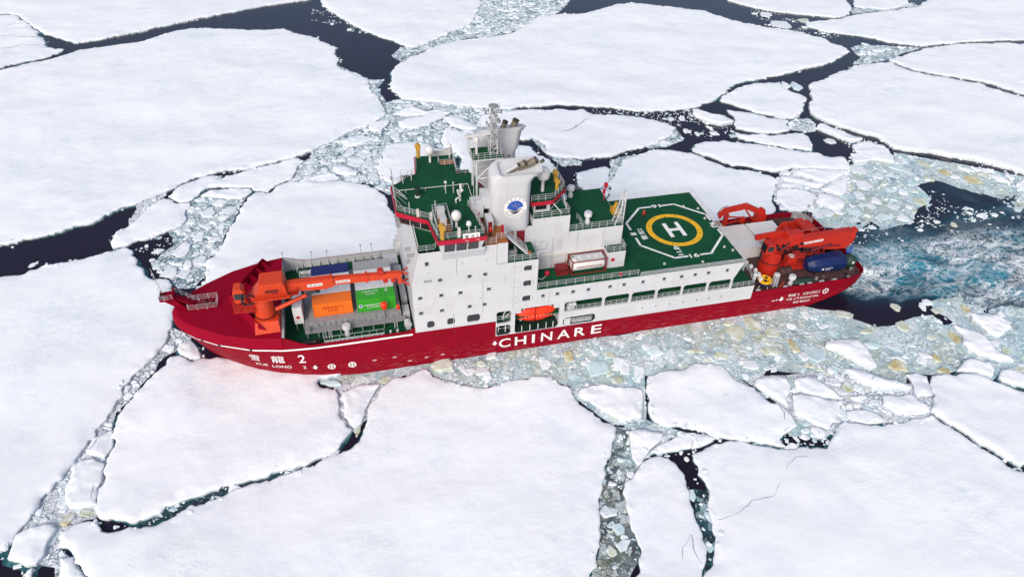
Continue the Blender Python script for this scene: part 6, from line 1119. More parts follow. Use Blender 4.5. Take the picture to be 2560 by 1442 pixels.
# boat bay fittings: dark lining, davits, boarding ladder, spiral rails
mb = MB(); mb.box(53.35,60.95,-8.21,-8.19,4.0,9.1); mb.build('bay_lining','dark_green',SH)
mb = MB(); mb.box(50.35,52.7,-8.21,-8.19,4.0,9.1); mb.build('bay_lining','black',SH)
mb = MB(); mb.box(53.45,54.4,-11.05,-10.3,8.2,9.1); mb.box(60.0,60.85,-11.05,-10.3,8.2,9.1)
for x in (54.6,56.0,57.4,58.8,60.0): mb.box(x,x+.12,-10.95,-10.85,4.0,5.2)
for x in (54.9,59.4): mb.prismyz([(-10.6,9.1),(-9.6,9.1),(-8.3,6.0),(-8.3,4.2),(-8.7,4.2),(-8.9,6.0),(-10.6,8.6)],x,x+.3)
mb.build('boat_davit','white_paint',SH)
mb = MB(); mb.tube([(51.4,-10.6,6.7),(51.6,-10.6,8.0),(52.0,-10.6,8.7),(52.6,-10.6,8.8)],.09,6); mb.tube([(52.0,-10.4,6.6),(52.2,-10.4,7.6),(52.5,-10.4,7.9)],.08,6); mb.tube([(51.2,-10.5,7.4),(52.6,-10.5,7.4)],.05,5)
for x in (50.8,52.0): mb.cyl((x,-10.4,3.97),(x,-10.4,5.6),.09,.09,6); mb.cyl((x-.4,-10.4,4.8),(x+.5,-10.4,4.8),.06,.06,5)
mb.build('boarding_rail','white_paint',SH)
mb = MB(); mb.box(62.0,63.1,-10.9,-9.0,4.0,5.3); mb.build('bay_locker','white_paint',SH)
mb = MB(); mb.box(63.4,66.8,-11.0,-10.2,4.4,4.52); mb.rail([(63.3,-10.9,4.4),(66.9,-10.9,4.4)],.9,4,.5,.03); mb.build('accommodation_ladder','light_grey',SH)
# life raft canisters

mb = MB()                                  # drain pipes and small wall fittings on the port side
for x, za, zb in ((43.3,7.4,10.2),(48.0,9.6,16.4),(44.0,18.0,21.6),(52.9,9.6,18.2),(58.9,9.5,12.2),(70.6,9.5,12.2),(80.5,9.5,12.2)): mb.cyl((x,-B_-.05,za),(x,-B_-.05,zb),.05,.05,6)
for x, z in ((39.8,18.9),(44.9,19.8),(48.6,20.0),(47.6,12.6),(40.2,12.7),(51.4,15.6),(66.9,12.2),(77.2,12.2)): mb.box(x-.14,x+.14,-B_-.12,-B_,z-.1,z+.12)
tag(mb.build('wall_fitting','light_grey',BL), kind='stuff')
# ------------------------------------------------------------------ navigating bridge
RO = [(36.3,-3.8),(36.3,3.8),(40.6,6.9),(41.2,12.5),(47.9,12.5),(47.5,5.5),(50.3,5.5),(50.3,-3.2),(47.5,-4.4),(47.9,-7.0),(48.4,-12.5),(41.2,-12.5),(40.6,-6.9)]
def shrink(P, d):
    n = len(P); out = []; ar = sum(P[i][0]*P[(i+1)%n][1]-P[(i+1)%n][0]*P[i][1] for i in range(n)); sg = 1 if ar > 0 else -1
    for i in range(n):
        a, b, c = (Vector(P[(i+k) % n]) for k in (-1,0,1)); d1 = (b-a).normalized(); d2 = (c-b).normalized()
        n1 = Vector((-d1.y,d1.x))*sg; n2 = Vector((-d2.y,d2.x))*sg; m = n1+n2; out.append(tuple(b+m*(d/max(.5, 1+n1.dot(n2)))))
    return out
INW = shrink(RO, .55)
mb = MB(); mb.prism(shrink(RO, .9), 22.66, 23.2, 0, INW); mb.prism(INW, 23.2, 24.5)
# wing undersides run down to the ship side
mb.prismyz([(-B_,20.9),(-B_,22.6),(-11.9,22.9),(-11.9,22.6)], 41.9, 48.2); mb.prismyz([(B_,20.9),(B_,22.6),(11.9,22.9),(11.9,22.6)], 41.9, 47.6)
BR = mb.build('bridge_house','white_paint',SHIP)
def pane(p0, p1, z0, z1, lean=.0, n=1, gap=.16, mat='dark_glass_and_shade', proud=.05, name='bridge_window'):
    a, b = Vector(p0), Vector(p1); d = (b-a); L = d.length; d.normalize(); nr = Vector((d.y, -d.x))
    for i in range(n):
        u0, u1 = L*i/n+gap/2, L*(i+1)/n-gap/2; q0, q1 = a+d*u0, a+d*u1; mb = MB()
        v = [(*(q+nr*(proud+o)), z) for q, z, o in ((q0,z0,0),(q1,z0,0),(q1,z1,lean),(q0,z1,lean))]; w_ = [(*(q+nr*(proud+o-.06)), z) for q, z, o in ((q0,z0,0),(q1,z0,0),(q1,z1,lean),(q0,z1,lean))]
        mb.add(v+w_, [(0,1,2,3),(1,0,4,5),(2,1,5,6),(3,2,6,7),(0,3,7,4)]); mb.build(name, mat, BR)
for i, n in ((0,4),(1,3),(2,2),(3,3),(11,2),(12,3)):
    a = INW[i]; b = INW[(i+1) % len(INW)]; pane(b, a, 23.15, 24.35, .12, n)
a, b = Vector(INW[10]), Vector(INW[11])
pane((42.1,-11.9),(47.3,-11.9), 22.85, 24.4, .47, 3, .22, 'dark_glass_and_shade', .06)
mb = MB(); mb.add([(41.7,-11.86,22.75),(47.6,-11.86,22.75),(48.1,-12.38,24.5),(41.4,-12.38,24.5)],[(0,1,2,3)]); mb.add([(41.7,-11.86,22.75),(41.4,-12.38,24.5),(41.4,-11.3,24.5),(41.7,-11.3,22.75)],[(0,1,2,3)]); mb.add([(47.6,-11.86,22.75),(47.6,-11.3,22.75),(48.1,-11.3,24.5),(48.1,-12.38,24.5)],[(0,1,2,3)])
mb.build('wing_front','white_paint',BR)
mb = MB(); mb.prism(RO, 24.5, 25.2); fa = mb.build('fascia','fascia_red',BR)
mb = MB(); mb.prism(shrink(RO,.18), 25.2, 25.3); RF = mb.build('compass_deck','deck_green',BR)
mb = MB(); mb.prism([(48.4,-11.15),(51.9,-11.15),(51.9,-5.6),(50.3,-3.4),(47.6,-4.6),(48.0,-7)], 22.67, 22.74); mb.build('wooden_deck','wood',BR)
mb = MB(); mb.rail([(48.5,-11.1,22.7),(50.1,-11.1,22.7)],1.1,3,.8,.033); mb.rail([(50.3,-10.2,22.7),(51.8,-10.2,22.7),(51.8,-9.0,22.7)],1.1,3,.8,.033); mb.build('railing','white_paint',BR)
mb = MB(); rr = shrink(RO,.28)
mb.rail([(*rr[i],25.3) for i in (0,1,2,3)],1.05,3,1.3,.034); mb.rail([(*p,25.3) for p in (rr[3],rr[4],rr[5],rr[6])],1.05,3,1.5,.034); mb.rail([(*rr[i],25.3) for i in (8,9,10,11,12,0)],1.05,3,1.3,.034); mb.build('railing','white_paint',BR)
mb = MB(); mb.box(44.0,47.5,11.9,12.0,25.3,26.3); mb.build('wind_screen','light_grey',BR)
mb = MB(); mb.box(44.9,47.35,-12.44,-12.38,24.95,25.95); mb.build('name_board','white_mark',BR)
mb = MB(); put_text(mb, '雪 龙 2', lambda a,b: (45.15+a,-12.46,25.12+b), 2.0, .62, .01); mb.build('name_board_writing','black',BR)
mb = MB()
for x in (45.2,46.8): put_text(mb, 'XUELONG', lambda a,b: (x+a,-12.53,24.78+b), .55,.12,.01)
mb.build('fascia_writing','white_mark',BR)
def dome(x, y, z, r, ped, par=BR, name='satellite_dome', mat='container_white'):
    mb = MB(); mb.lathe([(.28*r,0),(.24*r,ped*.6),(.3*r,ped*.9),(.62*r,ped),(.93*r,ped+.35*r),(1.0*r,ped+.85*r),(.97*r,ped+1.2*r),(.82*r,ped+1.6*r),(.55*r,ped+1.88*r),(.25*r,ped+2.0*r),(.02,ped+2.03*r)], (x,y,z), 20); return mb.build(name, mat, par, True, 60)
dome(44.5,-9.5,25.3,.74,1.3); dome(46.0,-11.2,25.3,.40,1.15); dome(43.6,10.1,25.3,.74,1.5); dome(59.5,-2.3,25.3,1.05,2.1,SHIP); dome(47.0,10.8,25.3,.35,1.9)
def platform(x0,x1,y0,y1,z,mat='wood'):
    mb = MB(); n = max(3,int((y1-y0)/.28))
    for k in range(n): mb.box(x0,x1,y0+(y1-y0)*k/n,y0+(y1-y0)*(k+.86)/n,z,z+.12)
    return mb.build('wooden_platform',mat,BR)
platform(42.0,43.6,-10.8,-7.2,25.45); platform(45.1,47.5,8.6,9.8,25.45)
mb = MB(); mb.rail([(41.6,-5.0,25.3),(43.8,-5.0,25.3),(43.8,-10.6,25.3),(41.6,-10.6,25.3),(41.6,-5.0,25.3)],1.3,3,1.2,.035); mb.rail([(44.9,9.9,25.3),(44.9,8.5,25.3),(47.5,8.5,25.3)],1.1,3,1.0,.03); mb.build('railing','white_paint',BR)
mb = MB(); mb.box(42.2,43.1,-9.4,-8.3,25.5,27.0); mb.build('searchlight','light_grey',BR); mb = MB(); mb.box(42.1,43.2,-7.2,-6.3,25.3,27.2); mb.build('searchlight','light_grey',BR)
for x,y in ((42.0,-12.1),(41.9,12.0)):
    mb = MB(); mb.cyl((x,y,25.3),(x,y,27.0),.3,.34,10); mb.cyl((x,y-.3,27.3),(x,y+.5,27.3),.48,.48,12); mb.build('horn','instrument_yellow',BR,True,40)
mb = MB(); mb.box(44.2,44.6,-12.2,-11.9,25.3,26.9); mb.build('instrument_post','container_cream',BR)
mb = MB(); mb.cyl((40.1,-.2,25.3),(40.1,-.2,25.6),.45,.45,12,1); mb.cyl((40.1,-.2,25.6),(40.1,-.2,27.1),.38,.42,12,0); mb.build('magnetic_compass',['dark_green','white_paint'],BR,True,40)
mb = MB(); mb.tube([(37.2,1.2,25.9),(48.2,1.1,25.9),(48.25,-1.6,25.4)],.06,6)
for x in (38.5,41.5,44.5,47.5): mb.cyl((x,1.2,25.3),(x,1.2,25.9),.04,.04,5)
mb.tube([(36.9,3.0,25.4),(38.2,.2,25.35)],.07,5); mb.tube([(36.7,2.2,25.4),(38.4,-.6,25.35)],.07,5)
mb.build('cable_pipe','white_paint',BR)
mb = MB()
for x,y,h,c in ((44.5,-.1,2.0,.26),(45.7,-.1,1.8,.16),(38.3,-4.6,1.9,.07),(42.0,-5.9,2.6,.04),(39.8,4.8,1.4,.2),(38.4,4.2,1.0,.1),(46.9,-11.6,1.1,.14)):
    mb.cyl((x,y,25.3),(x,y,25.3+h),.07,.06,6); mb.sphere((x,y,25.3+h),c,8,5)
mb.build('antenna','white_paint',BR,True)
mb = MB(); mb.cyl((46.3,-2.5,25.3),(46.3,-2.5,26.5),.2,.18,8); mb.cyl((46.0,-2.5,26.5),(46.8,-2.2,27.0),.22,.22,8); mb.cyl((46.5,-2.2,27.0),(46.5,-2.2,28.0),.2,.2,8); mb.cyl((46.1,-2.8,26.6),(45.9,-2.9,27.4),.18,.18,8); mb.tube([(45.6,-3.1,25.35),(45.5,-3.1,25.9),(45.9,-3.1,26.2),(46.3,-2.8,26.1)],.12,6); mb.build('camera_mount','container_white',BR,True)
mb = MB(); mb.box(39.2,39.6,-5.8,-5.4,25.3,26.5); mb.box(41.0,41.4,-6.9,-6.5,25.3,26.4); mb.build('instrument_box','container_cream',BR)
mb = MB(); mb.cyl((36.6,-3.0,25.3),(36.3,-2.0,31.6),.09,.06,6); mb.box(36.1,36.4,-2.4,-2.0,29.9,30.4); mb.box(36.2,36.6,-2.8,-2.4,27.1,27.5); mb.cyl((36.5,-2.8,27),(37.8,-3.6,25.3),.06,.06,5); mb.cyl((36.5,-2.8,28),(38.2,-2.2,25.3),.06,.06,5); mb.build('signal_mast','grey_paint',BR)
mb = MB(); mb.box(47.6,50.3,-4.6,-3.3,25.3,26.2); mb.box(49.2,50.6,-5.6,-3.0,25.3,27.4); mb.box(49.3,50.3,-8.2,-6.2,22.7,24.9); mb.box(47.6,49.2,-6.2,-4.4,24.2,26.0); PH = mb.build('pilot_shelter','white_paint',BR)
mb = MB(); mb.rail([(47.6,-4.7,26.2),(49.2,-4.7,26.2)],1.0,3,.7,.03); mb.rail([(47.7,-6.2,26.0),(47.7,-4.5,26.0)],1.0,3,.7,.03); mb.build('railing','white_paint',BR)
mb = MB(); mb.box(49.5,50.1,-8.24,-8.2,22.8,24.6); mb.build('shelter_door','tank_maroon',BR)
mb = MB()
for i in range(6): mb.cyl((48.2+.02*i,-7.2-.9*i*.6,25.3-.3*i),(48.3+.02*i,-7.6-.9*i*.6,26.1-.3*i),.07,.07,5,i % 2)
mb.build('striped_stanchion',['fascia_red','white_paint'],BR)
mb = MB(); mb.box(51.5,51.8,-8.6,-8.2,22.74,23.9); mb.build('fire_locker','fascia_red',BR)
mb = MB()
for x,y,h in ((46.9,11.0,6.5),(57.2,4.5,7.5),(60.6,4.8,6.0)): mb.cyl((x,y,25.3),(x,y,25.3+h),.035,.015,4)
mb.build('whip_antenna','light_grey',BR)

# ------------------------------------------------------------------ main mast with radar
mb = MB(); zt = 31.4
legs = [(49.1,-1.75),(49.1,1.6),(52.1,-1.75),(52.1,1.6)]
for x,y in legs: mb.cyl((x,y,25.3 if x<50 else 23),(x,y*.95,zt),.19,.17,8)
for y in (-1.75,1.6):
    mb.cyl((49.1,y,28.3),(52.1,y,28.4),.1,.1,6); mb.cyl((49.1,y,28.3),(52.1,y,31.2),.1,.1,6); mb.cyl((49.1,y,28.2),(52.1,y,25.4),.1,.1,6)
for x in (49.1,52.1): mb.cyl((x,-1.75,28.3),(x,1.6,28.3),.1,.1,6)
mb.cyl((48.4,-2.6,25.3),(48.6,-2.2,33.5),.04,.03,5)
MS = mb.build('main_mast','white_paint',SHIP,True,50)
mb = MB(); mb.prism([(48.4,-1.95),(53.1,-1.95),(53.1,1.95),(48.4,1.95)],31.4,31.62); mb.build('mast_platform','light_grey',MS)
mb = MB(); mb.box(48.5,53.0,-1.85,1.85,31.62,31.66); mb.build('platform_deck','deck_green',MS)
mb = MB(); mb.rail([(48.45,-1.9,31.62),(53.05,-1.9,31.62),(53.05,1.9,31.62),(48.45,1.9,31.62)],1.05,3,.9,.03,True); mb.build('railing','light_grey',MS)
mb = MB(); mb.cyl((49.4,-.2,31.6),(49.4,-.2,33.9),.2,.16,8); mb.cyl((49.4,-.2,33.9),(49.4,-.2,34.6),.45,.4,10); mb.obox((49.5,-.2,34.85),(4.0,.35,.35),.12); mb.cyl((48.5,.9,31.6),(48.5,.9,33.6),.15,.15,8); mb.box(48.1,49.0,.6,1.2,33.6,34.0); mb.build('radar','container_white',MS)
mb = MB(); w_ = .62
for sx in (-1,1):
    for sy in (-1,1): mb.cyl((52+sx*w_,sy*w_,31.6),(52+sx*.3,sy*.3,38.2),.08,.07,5)
for k in range(7):
    z0 = 31.8+k*.92; f = lambda z: w_+(.3-w_)*(z-31.6)/6.6; a_, b_ = f(z0), f(z0+.92)
    for (sx,sy),(tx,ty) in (((-1,-1),(1,-1)),((1,-1),(1,1)),((1,1),(-1,1)),((-1,1),(-1,-1))):
        mb.cyl((52+sx*a_,sy*a_,z0),(52+tx*a_,ty*a_,z0),.05,.05,4); mb.cyl((52+sx*a_,sy*a_,z0),(52+tx*b_,ty*b_,z0+.92),.045,.045,4)
for k in range(7): mb.cyl((52+.75,-.3,31.8+k*.9),(52.75,.3,31.8+k*.9),.03,.03,4)
mb.build('lattice_tower','light_grey',MS)
rsM = random.Random(4); mb = MB()
for k in range(26):
    z = 32.4+k*.27; t = rsM.uniform(0,6.28); r = rsM.uniform(.5,1.05); x, y = 52+r*math.cos(t), r*math.sin(t); mb.cyl((52,0,z),(x,y,z),.03,.03,4); mb.cyl((x,y,z-.15),(x,y,z+rsM.uniform(.15,.4)),rsM.uniform(.06,.16),rsM.uniform(.05,.14),6)
for z, r in ((38.0,1.15),(36.4,1.0),(34.6,1.0)):
    mb.cyl((52-r,0,z),(52+r,0,z),.05,.05,5); mb.cyl((52,-r,z),(52,r,z),.05,.05,5)
    for q in ((-r,0),(r,0),(0,r),(0,-r)): mb.box(52+q[0]-.12,52+q[0]+.12,q[1]-.12,q[1]+.12,z-.1,z+.4)
for x in (51.3,52.0,52.7): mb.cyl((x,0,38.1),(x,0,39.6),.04,.03,4)
mb.lathe([(.5,0),(.75,.15),(.75,.3),(.3,.4)],(52,0,38.9),10)
mb.build('mast_instrument','grey_paint',MS)

# ------------------------------------------------------------------ funnels
def rrect(x0,x1,y0,y1,r,n=5):
    P = []
    for cx,cy,t0 in ((x1-r,y1-r,0),(x0+r,y1-r,90),(x0+r,y0+r,180),(x1-r,y0+r,270)):
        for k in range(n+1): t = math.radians(t0+90*k/n); P.append((cx+r*math.cos(t),cy+r*math.sin(t)))
    return P
def funnel(s, ztop):
    yo, yi = 6.8*s, 2.9*s; y0, y1 = min(yo,yi), max(yo,yi); mb = MB()
    lv = [(21.6,0,0,1.4),(22.4,0,0,1.4),(27,0,0,1.3),(29.5,0,.1,1.3),(30.2,0,.45,1.2)]
    top = ztop
    rings = []
    for z,fr,af,r in lv: rings.append([(x,y,z) for x,y in rrect(50.25+fr,56.5+af,y0,y1,r)])
    # raised crown: slants from the outboard rim up to the inboard rim, flared aft
    for dz,fr,af,r in ((.0,.15,.9,1.2),(.55,.6,1.35,1.0),(.8,1.1,1.6,.9)):
        ring = []
        for x,y in rrect(50.25+fr,56.6+af,y0+.1,y1-.1,r):
            t = (y-yo)/(yi-yo); ring.append((x,y,top-1.0+dz*.7+t*(.9 if s<0 else 1.3)))
        rings.append(ring)
    n = len(rings[0]); vs = [p for r in rings for p in r]; fs = []
    for k in range(len(rings)-1):
        for i in range(n): fs.append((k*n+i,k*n+(i+1)%n,(k+1)*n+(i+1)%n,(k+1)*n+i))
    # sunken top
    last = rings[-1]; base = len(vs); cxm = sum(p[0] for p in last)/n; cym = sum(p[1] for p in last)/n
    inn = [(cxm+(p[0]-cxm)*.9, cym+(p[1]-cym)*.82, p[2]-.05) for p in last]; inn2 = [(cxm+(p[0]-cxm)*.88, cym+(p[1]-cym)*.8, p[2]-.75) for p in last]
    vs += inn+inn2; k = len(rings)-1
    for i in range(n): j = (i+1)%n; fs += [(k*n+i,k*n+j,base+j,base+i),(base+i,base+j,base+n+j,base+n+i)]
    fs.append(tuple(range(base+n,base+2*n))); mb.add(vs,fs)
    return mb.build('funnel','white_paint',SHIP,True,35)
FP = funnel(-1, 31.6); FS = funnel(1, 33.0)
def pipe(par, p0, p1, r, m='pipe_tan'):
    mb = MB(); mb.cyl(p0,p1,r,r,14,0); d = (Vector(p1)-Vector(p0)).normalized(); mb.cyl(Vector(p1)-d*.35,Vector(p1)+d*.01,r*1.07,r*1.07,14,1); mb.cyl(Vector(p1)+d*.012,Vector(p1)+d*.02,r*.9,r*.9,14,1); mb.build('exhaust_pipe',[m,'soot'],par,True,40)
pipe(FP,(54.9,-4.4,30.9),(57.7,-4.4,32.2),.52); pipe(FP,(53.4,-4.9,31.0),(55.9,-4.9,32.2),.44); pipe(FP,(52.7,-5.3,31.1),(54.8,-5.3,32.2),.28,'light_grey'); pipe(FP,(57.4,-3.6,30.6),(59.1,-3.4,31.4),.25)
pipe(FS,(54.2,4.6,32.2),(55.0,4.6,34.3),.42); pipe(FS,(55.8,4.6,32.2),(56.7,4.6,34.4),.5)
mb = MB(); mb.cyl((54.1,2.92,29.3),(54.1,2.6,29.4),.22,.22,10); mb.cyl((55.2,2.92,29.1),(55.2,2.7,29.2),.15,.15,10); mb.box(52.95,53.0,2.85,2.9,24,31.5); mb.build('side_vent','soot',FS)
# emblem on the port funnel
def disc(mb, cx, cz, r, y, n=28, mi=0, a0=0, a1=6.28318):
    t = np.linspace(a0,a1,n); mb.add([(cx+r*math.cos(q),y,cz+r*math.sin(q)) for q in t], [tuple(range(n))], mi)
ECX, ECZ = 53.95, 25.7
mb = MB(); disc(mb,ECX,ECZ,1.86,-6.815); mb.build('emblem_rim','light_grey',FP)
mb = MB(); disc(mb,ECX,ECZ,1.80,-6.825); mb.build('emblem_disc','white_mark',FP)
mb = MB(); t = [math.radians(q) for q in np.linspace(-8,188,24)]; pts = [(ECX+1.26*math.cos(q),ECZ+1.26*math.sin(q)) for q in t]
wv = [(ECX-1.24+2.48*k/12, ECZ-.12-.22*math.sin(k/12*math.pi*1.5-.4)) for k in range(13)]
mb.add([(x,-6.84,z) for x,z in pts+wv], [tuple(range(len(pts)+len(wv)))]); mb.build('emblem_sky','emblem_blue',FP)
mb = MB()
for k, (dz, th) in enumerate(((-.40,.20),(-.68,.22),(-1.0,.3))):
    half = math.sqrt(max(.05,1.26**2-dz**2))-.04; P = [(ECX-half+2*half*i/12, ECZ+dz-.12*math.sin(i/12*math.pi*1.5-.4)) for i in range(13)]
    mb.add([(x,-6.84,z) for x,z in P]+[(x,-6.84,z+th*math.sin(math.pi*(i+.4)/12.8)) for i,(x,z) in enumerate(P)], [(i,i+1,14+i,13+i) for i in range(12)])
mb.build('emblem_wave','emblem_navy',FP)
mb = MB()
for q in np.linspace(40,140,5): a_ = math.radians(q); put_text(mb,'中国极地考察'[int((140-q)/25)], lambda u,v,a_=a_: (ECX+1.55*math.cos(a_)-.12+u,-6.845,ECZ+1.55*math.sin(a_)-.12+v),.25,.25,.01)
for q in np.linspace(200,340,24): a_ = math.radians(q); mb.box(ECX+1.52*math.cos(a_)-.05,ECX+1.52*math.cos(a_)+.05,-6.845,-6.835,ECZ+1.52*math.sin(a_)-.07,ECZ+1.52*math.sin(a_)+.07)
mb.build('emblem_writing','emblem_navy',FP)
mb = MB()
for dx,dz in ((0,.75),(-.5,.5),(.5,.55),(-.25,.28),(.2,.2),(.0,.42)): disc(mb,ECX+dx,ECZ+dz,.07,-6.85,7)
mb.build('emblem_star','ring_yellow',FP)

# ------------------------------------------------------------------ casing, stairs, aft control station, hangar
mb = MB(); mb.box(50.3,63.0,-6.5,6.2,18.7,21.8); mb.box(56.9,63.0,-6.5,6.2,21.8,23.0); mb.box(56.85,72.3,-6.3,5.3,12.85,19.7); CA = mb.build('engine_casing','white_paint',SHIP)
mb = MB(); mb.box(57.0,62.9,-6.4,6.1,23.0,23.08); mb.box(63.0,72.2,-6.2,5.2,19.7,19.78); mb.box(50.35,56.75,-B_+.02,-6.5,18.78,18.86); mb.box(50.35,56.75,6.2,B_,18.78,18.86); mb.build('casing_deck','deck_green',CA)
mb = MB(); mb.box(50.4,56.9,-6.4,6.1,21.8,21.86); mb.build('funnel_deck','dark_green',CA)
for a,b in ((52.9,53.9),(54.4,55.7)):
    mb = MB(); mb.box(a,b,-6.56,-6.5,18.95,21.2); mb.build('door','tank_maroon',CA)
mb = MB(); mb.rail([(50.5,-11.05,18.86),(56.7,-11.05,18.86)],1.1,3,1.3,.034); mb.rail([(57.0,-6.4,23.08),(62.9,-6.4,23.08),(62.9,-4.6,23.08)],1.1,3,1.4,.034); mb.rail([(63.1,-6.2,19.78),(65.4,-6.2,19.78)],1.1,3,1.2,.034); mb.rail([(65.4,-3.0,19.78),(65.6,-6.2,19.78),(72.1,-6.2,19.78),(72.1,-4.5,19.78)],1.1,3,1.4,.034); mb.rail([(63.1,5.2,19.78),(72.1,5.2,19.78)],1.1,3,1.5,.03); mb.rail([(63.2,-1.5,19.78),(65.5,3.5,19.78)],1.1,3,1.5,.03); mb.build('railing','white_paint',CA)
# stair from the wooden deck down to the casing deck
mb = MB(); mb.prismxz([(51.9,22.6),(52.2,22.7),(55.5,18.95),(55.2,18.86)],-9.6,-9.52); mb.prismxz([(51.9,22.6),(52.2,22.7),(55.5,18.95),(55.2,18.86)],-8.7,-8.62)
for k in range(12): x = 52.1+k*.28; z = 22.4-k*.31; mb.box(x,x+.3,-9.55,-8.65,z,z+.05)
for y in (-9.56,-8.66):
    mb.tube([(52.0,y,23.7),(55.4,y,19.95),(55.4,y,18.9)],.035,5); mb.tube([(52.0,y,23.2),(55.4,y,19.4)],.03,5)
    for k in range(5): x = 52.1+k*.8; z = 22.5-k*.9; mb.cyl((x,y,z),(x,y,z+1.1),.03,.03,4)
mb.build('stair','white_paint',CA)
mb = MB(); mb.box(50.25,51.9,-11.12,-10.1,18.86,22.6,0,'b'); mb.rail([(51.8,-9.9,18.86),(53.6,-9.9,18.86),(53.6,-8.4,18.86)],1.1,3,.8,.04); mb.build('stair_landing','white_paint',CA)
mb = MB(); mb.box(51.9,53.8,-9.7,-8.6,18.86,19.3); mb.build('hatch_cover','grey_paint',CA)
mb = MB()
for x,y in ((51.3,-10.6),(55.7,-9.7)): mb.lathe([(.22,0),(.3,.1),(.28,.45),(.1,.5)],(x,y,18.86),10)
mb.build('fire_monitor','wood',CA)
# aft control station under the red fascia
CS = [(56.9,-5.3),(60.4,-5.3),(63.3,-2.3),(63.3,2.3),(60.4,5.3),(56.9,5.3)]
mb = MB(); mb.prism(shrink(CS,.6),23.08,24.6); AC = mb.build('aft_control_station','white_paint',SHIP)
mb = MB(); mb.prism(CS,24.6,25.2); mb.build('fascia','fascia_red',AC)
mb = MB(); mb.prism(shrink(CS,.14),25.2,25.3); mb.build('control_roof','deck_green',AC)
BR_save = BR; BR = AC
s_ = shrink(CS,.6); pane((57.7,-4.72),(59.6,-4.72),23.5,24.45,.0,1,.1,'dark_glass_and_shade',.05,'control_window'); pane(s_[1],s_[2],23.5,24.45,.0,2,.15,'dark_glass_and_shade',.05,'control_window'); pane(s_[2],s_[3],23.5,24.45,.0,3,.15,'dark_glass_and_shade',.05,'control_window')
BR = BR_save
mb = MB(); mb.rail([(56.95,-5.1,25.3),(60.3,-5.1,25.3),(63.1,-2.2,25.3),(63.1,2.2,25.3),(60.3,5.1,25.3)],1.1,3,1.1,.034); mb.build('railing','white_paint',AC)
mb = MB(); mb.cyl((60.5,-5.0,24.6),(61.8,-5.8,23.1),.09,.09,6); mb.cyl((62.9,-2.6,24.6),(62.9,-4.6,23.1),.09,.09,6); mb.build('roof_strut','white_paint',AC)
for x,y in ((62.3,.2),(61.8,-2.4)):
    mb = MB(); mb.cyl((x,y,25.3),(x,y,26.6),.26,.3,10); mb.cyl((x,y-.25,26.8),(x,y+.45,26.8),.42,.42,12); mb.build('horn','instrument_yellow',AC,True,40)
mb = MB()
for k in range(9): x,y = 62.6+.15*math.sin(k*2.1),-1.6+k*.45; mb.cyl((x,y,25.3),(x,y,26.2+.6*(k%3)),.05,.05,5)
mb.cyl((62.9,1.4,25.3),(62.9,1.4,28.2),.07,.05,5); mb.build('instrument_post','light_grey',AC)
vent(66.7,-4.6,19.78,1.0); vent(66.4,3.6,19.78,1.0); vent(64.3,1.2,19.78,.95)
mb = MB(); mb.cyl((71.6,1.3,19.78),(71.6,1.3,23.2),.09,.07,6); mb.box(71.4,71.9,1.0,1.5,22.4,23.2); mb.box(71.3,71.7,1.2,1.5,21.2,21.9); mb.build('windsock_post','fascia_red',SHIP)
mb = MB(); mb.box(71.5,72.6,-3.2,-2.0,19.8,20.8); mb.cyl((72.0,-2.6,20.8),(72.3,-2.6,21.8),.25,.25,8); mb.build('floodlight_box','instrument_yellow',SHIP)
mb = MB()
for y in (-6.1,-4.9): mb.cyl((70.9,y,19.78),(72.1,y,25.2),.08,.08,6); mb.cyl((72.2,y,19.78),(72.2,y,25.2),.09,.09,6)
for k in range(6):
    z = 20.4+k*.85; x = 70.9+1.2*(z-19.78)/5.42
    for y in (-6.1,-4.9): mb.cyl((x,y,z),(72.2,y,z),.045,.045,4); mb.cyl((x,y,z),(72.2,y,z+.8),.04,.04,4)
    mb.cyl((72.2,-6.1,z),(72.2,-4.9,z),.045,.045,4)
mb.box(72.0,72.5,-5.8,-5.2,25.2,25.7); mb.build('lattice_floodlight_mast','white_paint',SHIP)
mb = MB(); mb.box(69.3,72.5,-8.3,-6.3,12.85,16.0); BX = mb.build('deck_store','white_paint',SHIP)
mb = MB(); mb.box(69.4,72.4,-8.2,-6.35,16.0,16.06); mb.build('store_roof','deck_green',BX)
mb = MB(); mb.rail([(69.4,-6.4,16.06),(69.4,-8.25,16.06),(72.4,-8.25,16.06),(72.4,-6.4,16.06)],1.1,3,1.0,.034); mb.build('railing','white_paint',BX)
mb = MB(); mb.box(70.1,70.7,-8.36,-8.3,14.2,14.8); mb.build('fire_box','fascia_red',BX)
mb = MB(); mb.box(57.0,69.3,-6.6,-6.3,15.6,15.85); mb.build('pipe_tray','container_cream',CA)
mb = MB(); mb.cyl((56.7,-8.0,17.5),(59.9,-8.0,15.2),.06,.05,5); mb.cyl((57.2,-8.6,18.2),(59.0,-8.6,18.2),.1,.1,6)
for k in range(5): mb.cyl((57.0+k*.5,-7.5,18.0-.6*k),(57.2+k*.5,-7.5,15.2-.2*k),.02,.02,4)
mb.build('stores_davit','light_grey',SHIP)

